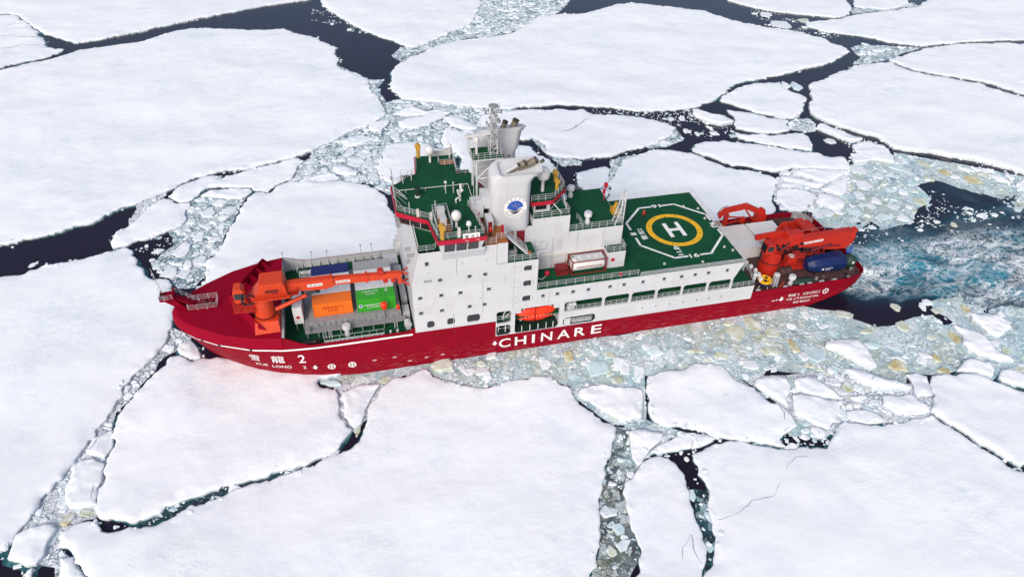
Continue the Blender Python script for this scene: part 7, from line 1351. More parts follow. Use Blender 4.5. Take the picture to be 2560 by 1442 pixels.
# ------------------------------------------------------------------ helicopter deck
HZ = 12.85
mb = MB(); mb.box(56.8,93.3,-B_,B_,12.62,HZ); HD = mb.build('helicopter_deck','deck_green',SHIP)
mk = MB(); lw = .42
OC = [(81.6,7.75),(88.6,7.75),(93.0,3.35),(93.0,-3.4),(88.6,-7.95),(81.9,-7.95),(77.5,-3.4),(77.5,3.5)]
def line(a,b,w_=.42,z=HZ+.006):
    a,b = Vector(a),Vector(b); d=(b-a).normalized(); n=Vector((-d.y,d.x))*w_/2; a=a-d*w_*.2; b=b+d*w_*.2
    mk.add([(*(a+n),z),(*(a-n),z),(*(b-n),z),(*(b+n),z)],[(0,1,2,3)])
line(OC[0],(84.0,7.75)); line((86.1,7.75),OC[1]); line(OC[1],OC[2]); line(OC[2],(93.0,1.5)); line((93.0,-1.6),OC[3]); line(OC[3],OC[4]); line(OC[4],(86.6,-7.95)); line((84.2,-7.95),OC[5]); line(OC[5],OC[6]); line(OC[6],(77.5,-1.2)); line((77.5,1.4),OC[7]); line(OC[7],OC[0])
mk.build('touchdown_outline','deck_mark',HD)
for t_, f_, w_ in (('16',lambda a,b:(84.55+a,-8.5+b,HZ+.006),1.75),('16',lambda a,b:(85.9-a,8.3-b,HZ+.006),1.75),('16',lambda a,b:(93.4-b,-.9+a,HZ+.006),1.75),('1',lambda a,b:(77.0+b,.5-a,HZ+.006),.8)):
    mk = MB(); put_text(mk,t_,f_,w_,1.05,.03); mk.build('landing_number','deck_mark',HD)
mk = MB(); put_text(mk,'雪龙2',lambda a,b:(79.6-b,-1.9+a,HZ+.006),3.4,1.1,.02); mk.build('deck_lettering','deck_mark',HD); mk = MB(); put_text(mk,'11.0t',lambda a,b:(83.8-b,-7.4+a,HZ+.006),2.9,1.0,.03); mk.build('deck_lettering','deck_mark',HD)
mk = MB(); n=48
mk.add([(85.23+5.0*math.cos(6.28318*i/n),-.1+5.0*math.sin(6.28318*i/n),HZ+.006) for i in range(n)]+[(85.23+4.0*math.cos(6.28318*i/n),-.1+4.0*math.sin(6.28318*i/n),HZ+.006) for i in range(n)],[(i,(i+1)%n,n+(i+1)%n,n+i) for i in range(n)]); mk.build('aiming_circle','ring_yellow',HD)
mk = MB()
for a,b,c,d in ((83.7,84.45,-2.2,2.1),(86.05,86.8,-2.2,2.1),(84.45,86.05,-.42,.33)): mk.add([(a,c,HZ+.01),(b,c,HZ+.01),(b,d,HZ+.01),(a,d,HZ+.01)],[(0,1,2,3)])
mk.build('landing_letter','deck_mark',HD)
mb = MB()
for x,y in ((92.4,5.4),(92.2,2.1),(92.4,-.4),(91.6,-6.8),(92.6,-8.0),(90.0,6.6),(79.4,-9.2),(86.0,-10.0)): mb.cyl((x,y,HZ),(x,y,HZ+.22),.24,.2,10)
mb.build('deck_lamp','light_grey',HD)
# safety nets: tilted frames with mesh
def net(a,b,out,w_=1.5,up=.75,n=None):
    a,b=Vector(a),Vector(b); L=(b-a).length; n=n or max(1,round(L/2.6)); o=Vector(out)*w_+Vector((0,0,up))
    for i in range(n):
        p=a.lerp(b,(i+.03)/n); q=a.lerp(b,(i+.97)/n); mb=MB(); r=.035
        mb.tube([p,p+o,q+o,q,p],r,4)
        for k in range(1,6): s1=p.lerp(q,k/6); mb.cyl(s1,s1+o,.02,.02,4)
        for k in range(1,4): mb.cyl(p+o*(k/4),q+o*(k/4),.02,.02,4)
        mb.build('safety_net','white_paint',HD)
net((74.2,-B_,HZ),(93.3,-B_,HZ),(0,-.35,0),1.0,.85); net((73.5,B_,HZ),(93.3,B_,HZ),(0,.3,0),1.0,1.0); net((93.3,-B_,HZ),(93.3,B_,HZ),(.35,0,0),1.0,.75)
mb=MB(); mb.rail([(57.0,-11.05,HZ),(74.0,-11.05,HZ)],1.1,3,1.6,.035); mb.build('railing','white_paint',HD)
mb=MB(); mb.box(70.6,71.1,-11.1,-11.0,13.3,13.8); mb.build('lifebuoy_box','fascia_red',HD)

mb = MB()                                  # tie-down points of the helicopter deck
for i in range(9):
    for j in range(9):
        x, y = 77.2+i*2.0, -8.2+j*2.05; mb.cyl((x,y,HZ),(x,y,HZ+.03),.11,.11,8)
tag(mb.build('tie_down_point','dark_green',HD), kind='stuff')
mb = MB()
for x0,x1,z0,z1 in ((58.2,59.4,17.2,18.4),(61.0,61.9,16.6,18.6),(66.4,68.2,17.0,18.6)):
    for k in range(6): z = z0+(z1-z0)*k/6; mb.add([(x0,-6.55,z),(x1,-6.55,z),(x1,-6.51,z+.17),(x0,-6.51,z+.17)] if x0 < 63 else [(x0,-6.36,z),(x1,-6.36,z),(x1,-6.31,z+.19),(x0,-6.31,z+.19)],[(0,1,2,3)])
for x in (57.4,60.4,64.6,69.0): mb.cyl((x,-6.58 if x<63 else -6.38,13.0),(x,-6.58 if x<63 else -6.38,19.4),.06,.06,6)
tag(mb.build('casing_louvre','light_grey',CA), kind='stuff')
# ------------------------------------------------------------------ aft working deck
mb = MB(); P = [(x,-stern_hb(x)+.2) for x in (96.6,100,106,112,115.5,117.3,119.2,120.2,120.7,120.9)]; mb.prism(P+[(x,-y) for x,y in P[::-1]],4.0,4.2); WD = mb.build('working_deck','deck_brown',SHIP)
mb = MB()
for x in np.arange(98.5,116,1.9): mb.box(x,x+.12,10.85,10.94,4.25,5.2)
for x in (99.5,101.8,104.5,107,110,112.6,115): mb.box(x,x+.5,10.5,10.9,4.25,4.7)
mb.build('bulwark_frame','dark_red',WD)
mb = MB(); pts = [(117.4,10.5),(118.6,9.6),(119.5,8.3),(119.9,6.9)]
for a,b in zip(pts[:-1],pts[1:]): mb.add([(a[0],a[1],4.2),(b[0],b[1],4.2),(b[0],b[1],5.9),(a[0],a[1],5.9)],[(0,1,2,3),(3,2,1,0)])
for x,y in ((118.0,9.9),(119.2,8.6),(119.7,7.4)): mb.cyl((x-.5,y-.5,5.1),(x-.35,y-.35,5.1),.3,.3,10)
mb.cyl((119.0,8.6,5.9),(119.3,8.6,8.0),.05,.05,5); mb.box(119.1,119.5,8.4,8.8,7.6,8.3); mb.build('fairlead_frame','light_grey',WD)
# aft crane
mb = MB(); mb.lathe([(1.95,0),(1.85,2.3),(1.78,2.4),(1.72,4.8),(1.9,5.0)],(103.6,-4.5,4.2),24); AK = mb.build('deck_crane','crane_red',SHIP,True,30)
mb = MB(); mb.lathe([(1.92,0),(1.92,.12)],(103.6,-4.5,6.6),24); mb.build('slew_ring','black',AK)
mb = MB(); mb.prismxz([(101.9,9.2),(106.2,9.2),(107.6,10.2),(107.6,11.2),(104.6,11.8),(102.2,11.6)],-5.7,-3.3); mb.box(105.0,107.9,-5.6,-4.0,11.0,12.6); mb.prismxz([(99.6,11.2),(104.9,11.9),(104.9,12.5),(99.4,12.2)],-4.2,-3.6); mb.build('crane_house','crane_red',AK)
mb = MB(); mb.prismxz([(100.2,9.9),(101.9,9.9),(102.1,11.3),(101.7,11.9),(100.4,12.0)],-6.9,-5.2); mb.build('operator_cab','crane_red',AK)
mb = MB(); mb.add([(100.15,-6.8,10.2),(100.15,-5.3,10.2),(100.3,-5.3,11.7),(100.3,-6.8,11.7)],[(0,3,2,1)]); mb.box(100.5,101.7,-6.94,-6.9,10.5,11.5); mb.build('cab_window','dark_glass_and_shade',AK)
mb = MB(); mb.prismxz([(105.3,11.6),(107.5,11.05),(111.6,11.3),(118.2,11.7),(118.95,12.15),(119.3,11.95),(119.0,10.95),(119.3,10.6),(119.1,9.25),(118.0,8.0),(114.6,8.2),(110.2,9.35),(106.0,9.8)],-5.75,-4.75)
mb.prismxz([(107.6,11.1),(118.2,11.75),(118.2,12.0),(107.6,11.6)],-5.9,-4.6); mb.build('boom','crane_red',AK)
mb = MB(); mb.cyl((109.0,-5.85,9.4),(116.5,-5.85,9.0),.14,.14,8); mb.cyl((110.5,-5.9,8.6),(114.5,-5.9,9.6),.22,.22,8); mb.build('folding_cylinder','dark_red',AK)
mb = MB(); mb.rail([(107.8,-4.6,11.6),(118.0,-4.6,12.0)],.9,1,2.4,.025); mb.build('boom_rail','grey_paint',AK)
nameplate(108.2,10.15,110.2,.5,-5.78,'MACGREGOR',AK,.1,'dark_red'); nameplate(110.4,10.3,112.4,.5,-5.78,'SWL 25t 20m',AK,.1)
mb = MB(); rk = random.Random(8)
for k in range(16):
    x = rk.uniform(102.2,110); z = rk.uniform(8.6,10.6); mb.box(x,x+rk.uniform(.2,.6),-6.1-rk.uniform(0,.3),-5.78,z,z+rk.uniform(.15,.5))
mb.tube([(102.5,-6.2,11.2),(103.4,-6.4,10.4),(104.6,-6.3,10.9),(105.2,-6.1,11.4)],.12,6); mb.tube([(102.3,-6.4,10.6),(103.8,-6.5,9.8),(105.4,-6.2,10.4)],.1,6); tag(mb.build('hydraulic_gear','black',AK), kind='stuff')
mb = MB(); mb.box(104.8,110.6,-6.2,-3.2,4.85,5.0); mb.box(106.6,108.4,-5.6,-4.2,5.0,7.2); mb.rail([(105.5,-6.1,5.0),(110.5,-6.1,5.0)],1.0,2,1.2,.04); mb.rail([(106.4,-5.7,7.2),(109.8,-5.7,7.2)],.9,2,1.0,.04)
mb.box(108.4,109.8,-5.8,-3.6,7.05,7.2); mb.tube([(105.2,-6.0,5.0),(106.5,-6.0,7.2)],.06,5); mb.cyl((109.7,-5.7,5),(109.7,-5.7,7.1),.06,.06,5); mb.cyl((110.5,-6.1,4.2),(110.5,-6.1,5),.06,.06,5); mb.build('crane_access_platform','crane_red',AK)
mb = MB(); mb.cyl((107.5,-5.0,7.21),(107.5,-5.0,7.3),.6,.6,10); mb.build('access_hatch','container_cream',AK)
# starboard knuckle crane
mb = MB(); mb.box(108.2,110.0,8.4,10.2,4.2,7.2); mb.prismxz([(108.4,7.0),(109.9,7.0),(109.6,8.2),(108.9,8.3)],8.7,9.9); KC = mb.build('knuckle_crane','crane_red',SHIP)
mb = MB(); mb.prismxz([(109.5,7.8),(105.4,9.95),(100.8,9.35),(99.5,8.1),(100.0,7.1),(100.9,8.3),(105.3,8.75),(108.6,7.1)],9.0,9.6); mb.build('boom','crane_red',KC)
mb = MB(); mb.prismxz([(101.2,8.0),(101.9,8.0),(101.6,4.3),(101.0,4.3)],8.9,9.7); mb.cyl((101.6,9.3,7.3),(105.5,9.3,6.6),.16,.16,8); mb.cyl((105.4,9.3,8.6),(107.6,9.3,5.8),.18,.18,8); mb.box(104.9,105.7,9.0,9.6,5.4,6.7); mb.cyl((101.8,9.3,5.6),(105.0,9.3,6.1),.12,.12,6); mb.build('jib_strut','crane_red',KC)
mb = MB(); mb.tube([(100.0,9.3,7.2),(99.4,9.3,8.4),(100.0,9.3,9.5),(101.2,9.3,9.9)],.07,5); mb.lathe([(.5,0),(.5,.3)],(109.6,9.9,7.0),12); mb.build('hose_loop','black',KC)
# extra framing round the aft crane
mb = MB()
for x in (110.8,112.4,114.0): mb.cyl((x,-4.0,4.2),(x,-4.0,8.0),.12,.12,6); mb.cyl((x,-4.0,8.0),(x+1.2,-4.2,6.2),.09,.09,6)
mb.tube([(110.6,-4.0,8.0),(115.2,-4.0,8.0),(115.2,-2.2,8.0)],.13,6); mb.tube([(110.6,-4.0,6.2),(115.2,-4.0,6.2)],.09,6); mb.box(115.4,118.6,-3.6,-1.8,6.9,7.1); mb.rail([(115.4,-3.5,7.1),(118.6,-3.5,7.1),(118.6,-1.9,7.1)],.9,2,.8,.04); mb.cyl((118.4,-3.5,4.2),(118.4,-3.5,7),.12,.12,6); mb.cyl((115.6,-3.5,4.2),(115.6,-3.5,7),.12,.12,6)
mb.build('boom_cradle','crane_red',SHIP)
mb = MB(); mb.box(107.2,110.4,-2.9,-.6,4.2,6.3); mb.box(107.4,110.2,-2.7,-.8,6.3,6.5); mb.build('hydraulic_power_unit','dark_red',SHIP)
# stern gantry, winches and deck fittings
mb = MB()
for y in (-.4,2.9): mb.prismxz([(109.0,7.2),(110.0,8.9),(115.8,8.6),(116.4,7.6),(115.6,6.9),(110.2,7.3)],y,y+.5)
mb.box(112.6,114.2,-.4,3.4,8.5,9.2); mb.box(109.8,110.6,-.4,3.4,7.9,8.5); mb.box(115.2,116.0,-.4,3.4,7.6,8.3); mb.box(112.0,113.2,.3,2.6,4.2,7.3); mb.box(115.0,115.9,-.3,.3,4.2,7.0); mb.box(115.0,115.9,2.8,3.4,4.2,7.0)
mb.build('stern_gantry','crane_red',SHIP)
winch(105.3,-6.9,4.2,2.2,1.0,'deck_brown','towing_winch'); winch(113.0,6.5,4.2,2.4,.8,'black','towing_winch'); winch(115.8,3.8,4.2,1.8,.7,'dark_red','towing_winch'); winch(117.6,-1.5,4.2,1.8,.6,'black','towing_winch'); winch(112.0,9.3,4.2,1.6,.5,'deck_brown','towing_winch')
vent(105.5,-9.3,4.2,1.0); vent(99.0,-3.6,4.2,.7); vent(97.4,-9.6,7.0,.6)
for x,y in ((98.2,-10.4),(103.6,-10.5),(106.9,-10.5),(108.5,-10.5),(113.6,-10.5),(110.9,-10.5)): mb = MB(); mb.box(x-.35,x+.35,y-.14,y+.14,4.2,4.35); mb.cyl((x-.2,y,4.35),(x-.2,y,4.95),.13,.13,8); mb.cyl((x+.2,y,4.35),(x+.2,y,4.95),.13,.13,8); mb.box(x-.35,x+.5,y-.16,y+.16,4.95,5.05); mb.build('mooring_bitts','white_paint',WD)
mb = MB(); rk = random.Random(3)
for k in range(46):
    x = rk.uniform(110.5,120); y = rk.uniform(-10.3,-8.7) if k < 26 else rk.uniform(-4,8); s = rk.uniform(.15,.5)
    if x > 118.5 and abs(y) > 8: y *= .85
    if rk.random() < .5: mb.cyl((x,y,4.2),(x,y,4.2+s),s*.6,s*.5,8,k % 3)
    else: mb.obox((x,y,4.2+s*.35),(s*1.5,s,s*.7),rk.uniform(0,3),0,k % 3)
tag(mb.build('deck_gear',['black','deck_brown','grey_paint'],WD), kind='stuff')
mb = MB()
for k in range(6):
    t = k/5; x = 97.9+.3*math.sin(k); y = -10.6+6*t; mb.cyl((x,y,7.0),(x,y,8.0),.06,.06,5); mb.box(x-.25,x+.25,y-.25,y+.25,7.5,8.1)
mb.build('terrace_fitting','container_white',SHIP)

# ================================================================== cargo and loose things on board
def container(name, x, y, z, mat, label, L=6.06, Wd=2.44, H=2.59, txt=None, tm='white_mark', logo=False, group='cargo containers on the fore deck hatch'):
    R = empty(name, (x+L/2,y+Wd/2,z), label, 'container', group)
    mb = MB(); n = 22; dep = .05; a = .12
    prof = []
    for i in range(n+1):
        u = x+a+(L-2*a)*i/n; prof.append((u, 0 if (i//1) % 2 == 0 else dep))
    lo, hi = z+.16, z+H-.10
    for yy, sg in ((y+.04,1),(y+Wd-.04,-1)):
        vs = [(u,yy+sg*d,lo) for u,d in prof]+[(u,yy+sg*d,hi) for u,d in prof]; m = len(prof)
        mb.add(vs,[((i,i+1,m+i+1,m+i) if sg > 0 else (i+1,i,m+i,m+i+1)) for i in range(m-1)])
    mb.box(x+.05,x+L-.05,y+.11,y+Wd-.11,z+.14,z+H-.03); mb.build('body',mat,R)
    mb = MB()
    for u in (x,x+L-.15):
        for v in (y,y+Wd-.15): mb.box(u,u+.15,v,v+.15,z,z+H)
    for v in (y,y+Wd-.1):
        for w_ in (z+.02,z+H-.12): mb.box(x+.15,x+L-.15,v+.01,v+.09,w_,w_+.10)
    for u in (x+.01,x+L-.09):
        for w_ in (z+.02,z+H-.12): mb.box(u,u+.08,y+.15,y+Wd-.15,w_,w_+.10)
    mb.build('frame',mat,R)
    mb = MB()
    for v in (y+.5,y+.9,y+1.5,y+1.9): mb.cyl((x-.03,v,z+.2),(x-.03,v,z+H-.2),.025,.025,5)
    mb.build('door_bar','grey_paint',R)
    if txt:
        for k,(s,u,w_,v,h) in enumerate(txt):
            mb = MB(); put_text(mb,s,lambda a_,b_: (x+u+a_,y-.012,z+v+b_),w_,h,.004); 
            if mb.v: mb.build('writing',tm,R)
    if logo:
        for u in (.55,4.4):
            mb = MB(); disc(mb,x+u,z+1.25,.32,y-.006,18); mb.build('round_logo','white_mark',R); mb = MB(); disc(mb,x+u,z+1.28,.22,y-.012,14); mb.build('logo_centre','emblem_blue',R)
    return R
FZ = 8.58
container('shipping_container',22.0,-5.75,FZ,'container_orange','orange container nearest the rail beside the fore crane',txt=[('中国极地研究中心',1.3,3.4,1.45,.42),('考察物资',2.2,1.6,.85,.35)],tm='crane_red')
container('shipping_container',28.8,-6.0,FZ,'container_green','bright green container with white writing under the hook',txt=[('中国极地研究中心',1.1,3.0,1.15,.30),('CHINARE',1.5,2.2,.72,.22)],logo=True)
container('shipping_container',22.0,-3.25,FZ,'container_white','white container between the orange one and the boom')
container('shipping_container',28.8,-3.5,FZ,'container_white','white container right behind the green one')
container('shipping_container',22.0,-.75,FZ,'container_white','white container under the boom beside the blue one')
container('shipping_container',28.8,-.75,FZ,'container_white','white container under the boom tip')
container('shipping_container',22.0,1.78,FZ,'container_blue','dark blue container on the far side of the fore hatch')
container('shipping_container',28.8,1.78,FZ,'container_grey','grey container on the far side of the fore hatch')
GR = [o for o in SC.objects if o.get('label','').startswith('bright green container')][0]
mk = MB(); put_text(mk,'2',lambda a,b:(33.3+a,-4.55+b,FZ+2.6),.5,.75,.01); put_text(mk,'中国极地考察',lambda a,b:(29.7+a,-4.35+b,FZ+2.6),2.6,.34,.003); put_text(mk,'CHINARE',lambda a,b:(30.3+a,-4.95+b,FZ+2.6),1.5,.28,.004); mk.build('roof_writing','white_mark',GR)
# white generator cabin ahead of the hatch
R = empty('generator_cabin',(19.6,-3.5,6.3),'tall white cabin with a red mark ahead of the orange container','cabin')
mb = MB(); mb.box(18.9,20.3,-5.7,-1.2,7.7,10.95); mb.build('body','container_white',R)
mb = MB()
for x in (19.0,20.05):
    for y in (-5.6,-1.5): mb.box(x,x+.16,y,y+.16,6.3,7.7)
mb.build('support_leg','grey_paint',R)
mb = MB(); disc(mb,19.55,9.0,.3,-5.706,14); mb.build('red_mark','fascia_red',R)
# tank container on the helicopter deck
R = empty('tank_container',(66.2,-7.7,HZ),'white tank in a maroon frame on the green deck','tank container')
x0,x1,y0,y1,z0,z1 = 63.15,69.2,-8.95,-6.52,HZ+.0,HZ+2.6
mb = MB()
for x in (x0,x1-.16):
    for y in (y0,y1-.16): mb.box(x,x+.16,y,y+.16,z0,z1)
for y in (y0+.01,y1-.15):
    for z in (z0+.02,z1-.15): mb.box(x0+.16,x1-.16,y,y+.14,z,z+.13)
for x in (x0+.01,x1-.15):
    for z in (z0+.02,z1-.15): mb.box(x,x+.14,y0+.16,y1-.16,z,z+.13)
    mb.cyl((x+.07,y0+.1,z0+.1),(x+.07,y1-.1,z1-.1),.05,.05,4)
mb.build('frame','tank_maroon',R)
mb = MB(); cy, cz = (y0+y1)/2, z0+1.32; prof = [(.5,0),(.95,.15),(1.1,.45),(1.1,5.3),(.95,5.6),(.5,5.75)]
vs = []; n = 20
for r,u in prof:
    for i in range(n): t = 6.28318*i/n; vs.append((x0+.15+u,cy+r*math.cos(t),cz+r*math.sin(t)))
fs = [(k*n+i,(k+1)*n+i,(k+1)*n+(i+1)%n,k*n+(i+1)%n) for k in range(len(prof)-1) for i in range(n)]+[tuple(range(n)),tuple(range(len(prof)*n-1,(len(prof)-1)*n-1,-1))]
mb.add(vs,fs); mb.build('tank','container_white',R,True,50)
mb = MB(); mb.box(x0+.9,x1-.4,y0+.5,y1-.5,z1-.16,z1-.08); mb.build('walkway','light_grey',R)
mb = MB()
for x in (64.8,66.4,67.7): mb.cyl((x,cy,z1-.08),(x,cy,z1+.12),.28,.28,10)
mb.build('manhole','container_cream',R)
mb = MB(); put_text(mb,'中国极地考察航空油箱',lambda a,b:(64.0+a,cy-1.115+.0*b,cz-.15+b) if True else 0,4.4,.4,.003); mb.build('writing','tank_maroon',R)
R = empty('hose_trailer',(61.6,-8.0,HZ),'maroon hose trailer left of the white tank','trailer')
mb = MB(); mb.box(60.9,62.7,-8.6,-7.0,HZ+1.2,HZ+1.3); mb.tube([(60.9,-8.6,HZ+.1),(60.9,-8.6,HZ+1.25)],.06,5); mb.tube([(62.7,-8.6,HZ+.1),(62.7,-8.6,HZ+1.25)],.06,5); mb.tube([(60.9,-7.0,HZ+.1),(60.9,-7.0,HZ+1.25)],.06,5); mb.tube([(62.7,-7,HZ+.1),(62.7,-7,HZ+1.25)],.06,5); mb.box(60.9,62.8,-8.65,-6.95,HZ+.02,HZ+.2); mb.rail([(60.9,-8.6,HZ+1.3),(62.7,-8.6,HZ+1.3),(62.7,-7,HZ+1.3)],.5,1,.6,.03); mb.build('frame','tank_maroon',R)
mb = MB(); mb.cyl((61.3,-8.4,HZ+.65),(61.3,-7.2,HZ+.65),.4,.4,14); mb.build('reel','dark_red',R,True,40)
R = empty('hose_reel_stand',(59.2,-8.2,HZ),'small red float beside the hose trailer','float')
mb = MB(); mb.sphere((59.3,-8.2,HZ+.55),.45,12,8); mb.build('ball','fascia_red',R,True); mb = MB(); mb.tube([(59.3,-8.2,HZ+.1),(58.2,-9.0,HZ+.06),(57.4,-8.4,HZ+.06),(57.2,-7.4,HZ+.06)],.06,5); mb.build('line','container_cream',R)
# lifeboat
R = empty('lifeboat',(57.2,-9.75,5.2),'bright orange red enclosed lifeboat hanging in the side bay','lifeboat')
mb = MB(); cols = []
SS = np.linspace(-1,1,19); sec = []
for s in SS:
    w_ = 1.22*max(.02,(1-abs(s)**2.6))**.55; kz = 5.25+1.15*abs(s)**2.2; gz = 6.6+.12*abs(s)**2; tz = 8.35-.25*(1-s)*.5-1.1*abs(s)**5
    half = [(0,kz),(w_*.5,kz+.18),(w_*.88,gz-.45),(w_,gz),(w_*1.03,gz+.12),(w_*.94,gz+.2),(w_*.82,gz+.62*(tz-gz)),(w_*.5,gz+.95*(tz-gz)),(0,tz)]
    ring = [(57.2+3.5*s,-9.75-b,z) for b,z in half]+[(57.2+3.5*s,-9.75+b,z) for b,z in half[-2:0:-1]]; sec.append(ring)
n = len(sec[0]); mb.add([p for r in sec for p in r],[(k*n+i,(k+1)*n+i,(k+1)*n+(i+1)%n,k*n+(i+1)%n) for k in range(len(sec)-1) for i in range(n)]+[tuple(range(n-1,-1,-1)),tuple(range((len(sec)-1)*n,len(sec)*n))]); mb.build('hull_and_canopy','boat_orange',R,True,40)
mb = MB()
for k in range(9): mb.cyl((54.6+k*.62,-10.93,6.98),(54.6+k*.62,-11.03,6.98),.06,.06,6)
mb.build('lifeline_fitting','white_mark',R)
mb = MB(); mb.box(58.8,59.9,-10.1,-9.4,8.15,8.6); mb.build('steering_cupola','boat_orange',R)
mb = MB(); mb.box(58.9,59.8,-10.13,-10.1,8.3,8.5); mb.build('cupola_window','dark_glass_and_shade',R)
for i,(x,z) in enumerate(((62.7,7.05),(63.35,7.05),(62.95,7.75),(63.6,7.75))):
    R = empty('life_raft',(x,-10.2,z),['lower left white raft canister in the promenade opening','lower right white raft canister in the promenade opening','upper left white raft canister in the promenade opening','upper right white raft canister in the promenade opening'][i],'life raft','life raft canisters beside the lifeboat')
    mb = MB(); mb.cyl((x,-10.75,z+.36),(x+.15,-9.5,z+.36),.33,.33,12); mb.build('canister','white_paint',R,True,40); mb = MB()
    for t in (.2,.5,.8): mb.cyl((x+.15*t-.005,-10.75+1.25*t-.04,z+.36),(x+.15*t+.005,-10.75+1.25*t+.04,z+.36),.35,.35,12)
    mb.build('strap','light_grey',R)
# aft cargo
AZ = 4.2; g = 'pale containers on the aft deck'
container('shipping_container',98.3,4.55,AZ,'container_cream','pale container nearest the knuckle crane, front row',5.9,group=g)
container('shipping_container',98.3,2.08,AZ,'container_cream','middle pale container of the row next to the helicopter deck',5.9,group=g)
container('shipping_container',98.3,-.40,AZ,'container_white','pale container with its shaded side towards the aft crane',5.9,group=g)
container('shipping_container',104.6,4.55,AZ,'container_white','far white container of the row behind the aft crane',5.9,group=g)
container('shipping_container',104.6,2.08,AZ,'container_white','near white container of the row behind the aft crane',5.9,group=g)
R = empty('covered_tank',(114,-6.4,AZ),'large faceted cargo under a dark blue tarpaulin near the stern','covered cargo')
mb = MB(); oct8 = [(1.55*math.cos(math.radians(22.5+45*k)),1.55*math.sin(math.radians(22.5+45*k))) for k in range(8)]
rings = []
for x,s in ((109.9,.55),(110.9,.95),(112,1.08),(114,1.12),(116.5,1.1),(117.4,1.0),(117.9,.6)): rings.append([(x,-6.5+a*s*1.15,AZ+1.65+b*s) for a,b in oct8])
n = 8; mb.add([p for r in rings for p in r],[(k*n+i,(k+1)*n+i,(k+1)*n+(i+1)%n,k*n+(i+1)%n) for k in range(len(rings)-1) for i in range(n)]+[tuple(range(n)),tuple(range(len(rings)*n-1,(len(rings)-1)*n-1,-1))]); mb.build('tarpaulin','tarp_blue',R)
mb = MB(); put_text(mb,'中国极地考察',lambda a,b:(112.6+a,-8.52,AZ+1.75+b),1.7,.26,.003); put_text(mb,'CHINARE',lambda a,b:(112.7+a,-8.52,AZ+1.42+b),1.2,.2,.003); disc(mb,112.2,AZ+1.8,.22,-8.52,12); mb.build('writing','white_mark',R)
mb = MB()
for x in (111.4,113.2,115,116.6): mb.box(x,x+.25,-7.6,-5.4,AZ,AZ+.3)
mb.build('cradle','black',R)
R = empty('covered_dome',(119.2,-6.4,AZ),'round dark green covered object beside the blue tarpaulin','covered cargo')
mb = MB(); mb.sphere((119.3,-6.5,AZ+1.25),1.28,18,10); mb.build('cover','tarp_green',R,True)
mb = MB()
for y in (-7.4,-6.9): mb.box(118.9,119.3,y-.38,y-.3,AZ+1.5,AZ+1.9)
mb.build('tie_patch','white_mark',R)
R = empty('blue_frame',(120.2,-4.8,AZ),'small blue triangular frame at the stern rail','frame')
mb = MB(); mb.tube([(119.4,-4.9,AZ+2.1),(120.7,-4.6,AZ+2.9),(120.6,-4.7,AZ+1.7),(119.4,-4.9,AZ+2.1)],.14,6); mb.build('triangle','emblem_blue',R); mb = MB(); mb.cyl((120.0,-4.8,AZ),(120.0,-4.8,AZ+2.0),.1,.1,6); mb.build('post','emblem_blue',R)
R = empty('ocean_buoy',(100.1,-9.0,AZ),'yellow topped ocean buoy standing by the port rail','buoy')
mb = MB(); mb.lathe([(.9,0),(1.15,.25),(1.2,.7),(1.0,.8)],(100.1,-9.0,AZ+.75),20); mb.build('float','tarp_blue',R,True,40)
mb = MB(); mb.lathe([(1.0,0),(1.25,.1),(1.25,.42),(1.05,.5),(.9,.38),(.1,.36)],(100.1,-9.0,AZ+1.5),24); mb.build('deck_ring','yellow',R,True,40)
mb = MB()
for t in (.6,2.7,4.4): mb.obox((100.1+.55*math.cos(t),-9.0+.55*math.sin(t),AZ+1.95),(.5,.4,.12),t)
mb.build('solar_panel','black',R)
mb = MB()
for t in (.3,1.87,3.44,5.0): mb.cyl((100.1+.8*math.cos(t),-9+.8*math.sin(t),AZ+.9),(100.1+1.3*math.cos(t),-9+1.3*math.sin(t),AZ),.06,.06,5)
mb.build('leg','container_cream',R)
R = empty('buoy_tower',(102.2,-9.2,AZ),'white lattice tower section beside the yellow buoy','lattice tower')
mb = MB()
for sx in (-1,1):
    for sy in (-1,1): mb.cyl((102.2+sx*.4,-9.2+sy*.4,AZ),(102.2+sx*.3,-9.2+sy*.3,AZ+2.6),.05,.05,5)
for k in range(5):
    z = AZ+.4+k*.5
    for a_,b_ in (((-.38,-.38),(.38,-.38)),((.38,-.38),(.38,.38)),((.38,.38),(-.38,.38)),((-.38,.38),(-.38,-.38))): mb.cyl((102.2+a_[0],-9.2+a_[1],z),(102.2+b_[0],-9.2+b_[1],z),.04,.04,4); mb.cyl((102.2+a_[0],-9.2+a_[1],z),(102.2+b_[0],-9.2+b_[1],z+.5),.03,.03,4)
mb.lathe([(.5,0),(.55,.1),(.55,.25),(.2,.35)],(102.2,-9.2,AZ+2.6),12); mb.build('lattice','white_paint',R)
mb = MB(); mb.cyl((103.0,-9.8,AZ+.1),(104.6,-8.6,AZ+.15),.12,.12,6); mb.cyl((102.6,-10.2,AZ+.1),(103.8,-9.9,AZ+.15),.12,.12,6); tag(mb.build('spar','crane_orange'),'orange spars lying on the deck by the white tower','spar')
R = empty('covered_roll',(107.6,-9.2,AZ),'long dark green tarpaulin roll along the port rail','covered cargo')
mb = MB(); rings=[]
for x,s in ((105.7,.5),(106.2,.9),(107,1.0),(108,.9),(109,1.0),(109.8,.85),(110.1,.4)): rings.append([(x,-9.4+.75*s*math.cos(t),AZ+.55*s+.5*s*math.sin(t)) for t in np.linspace(0,6.28,11)[:-1]])
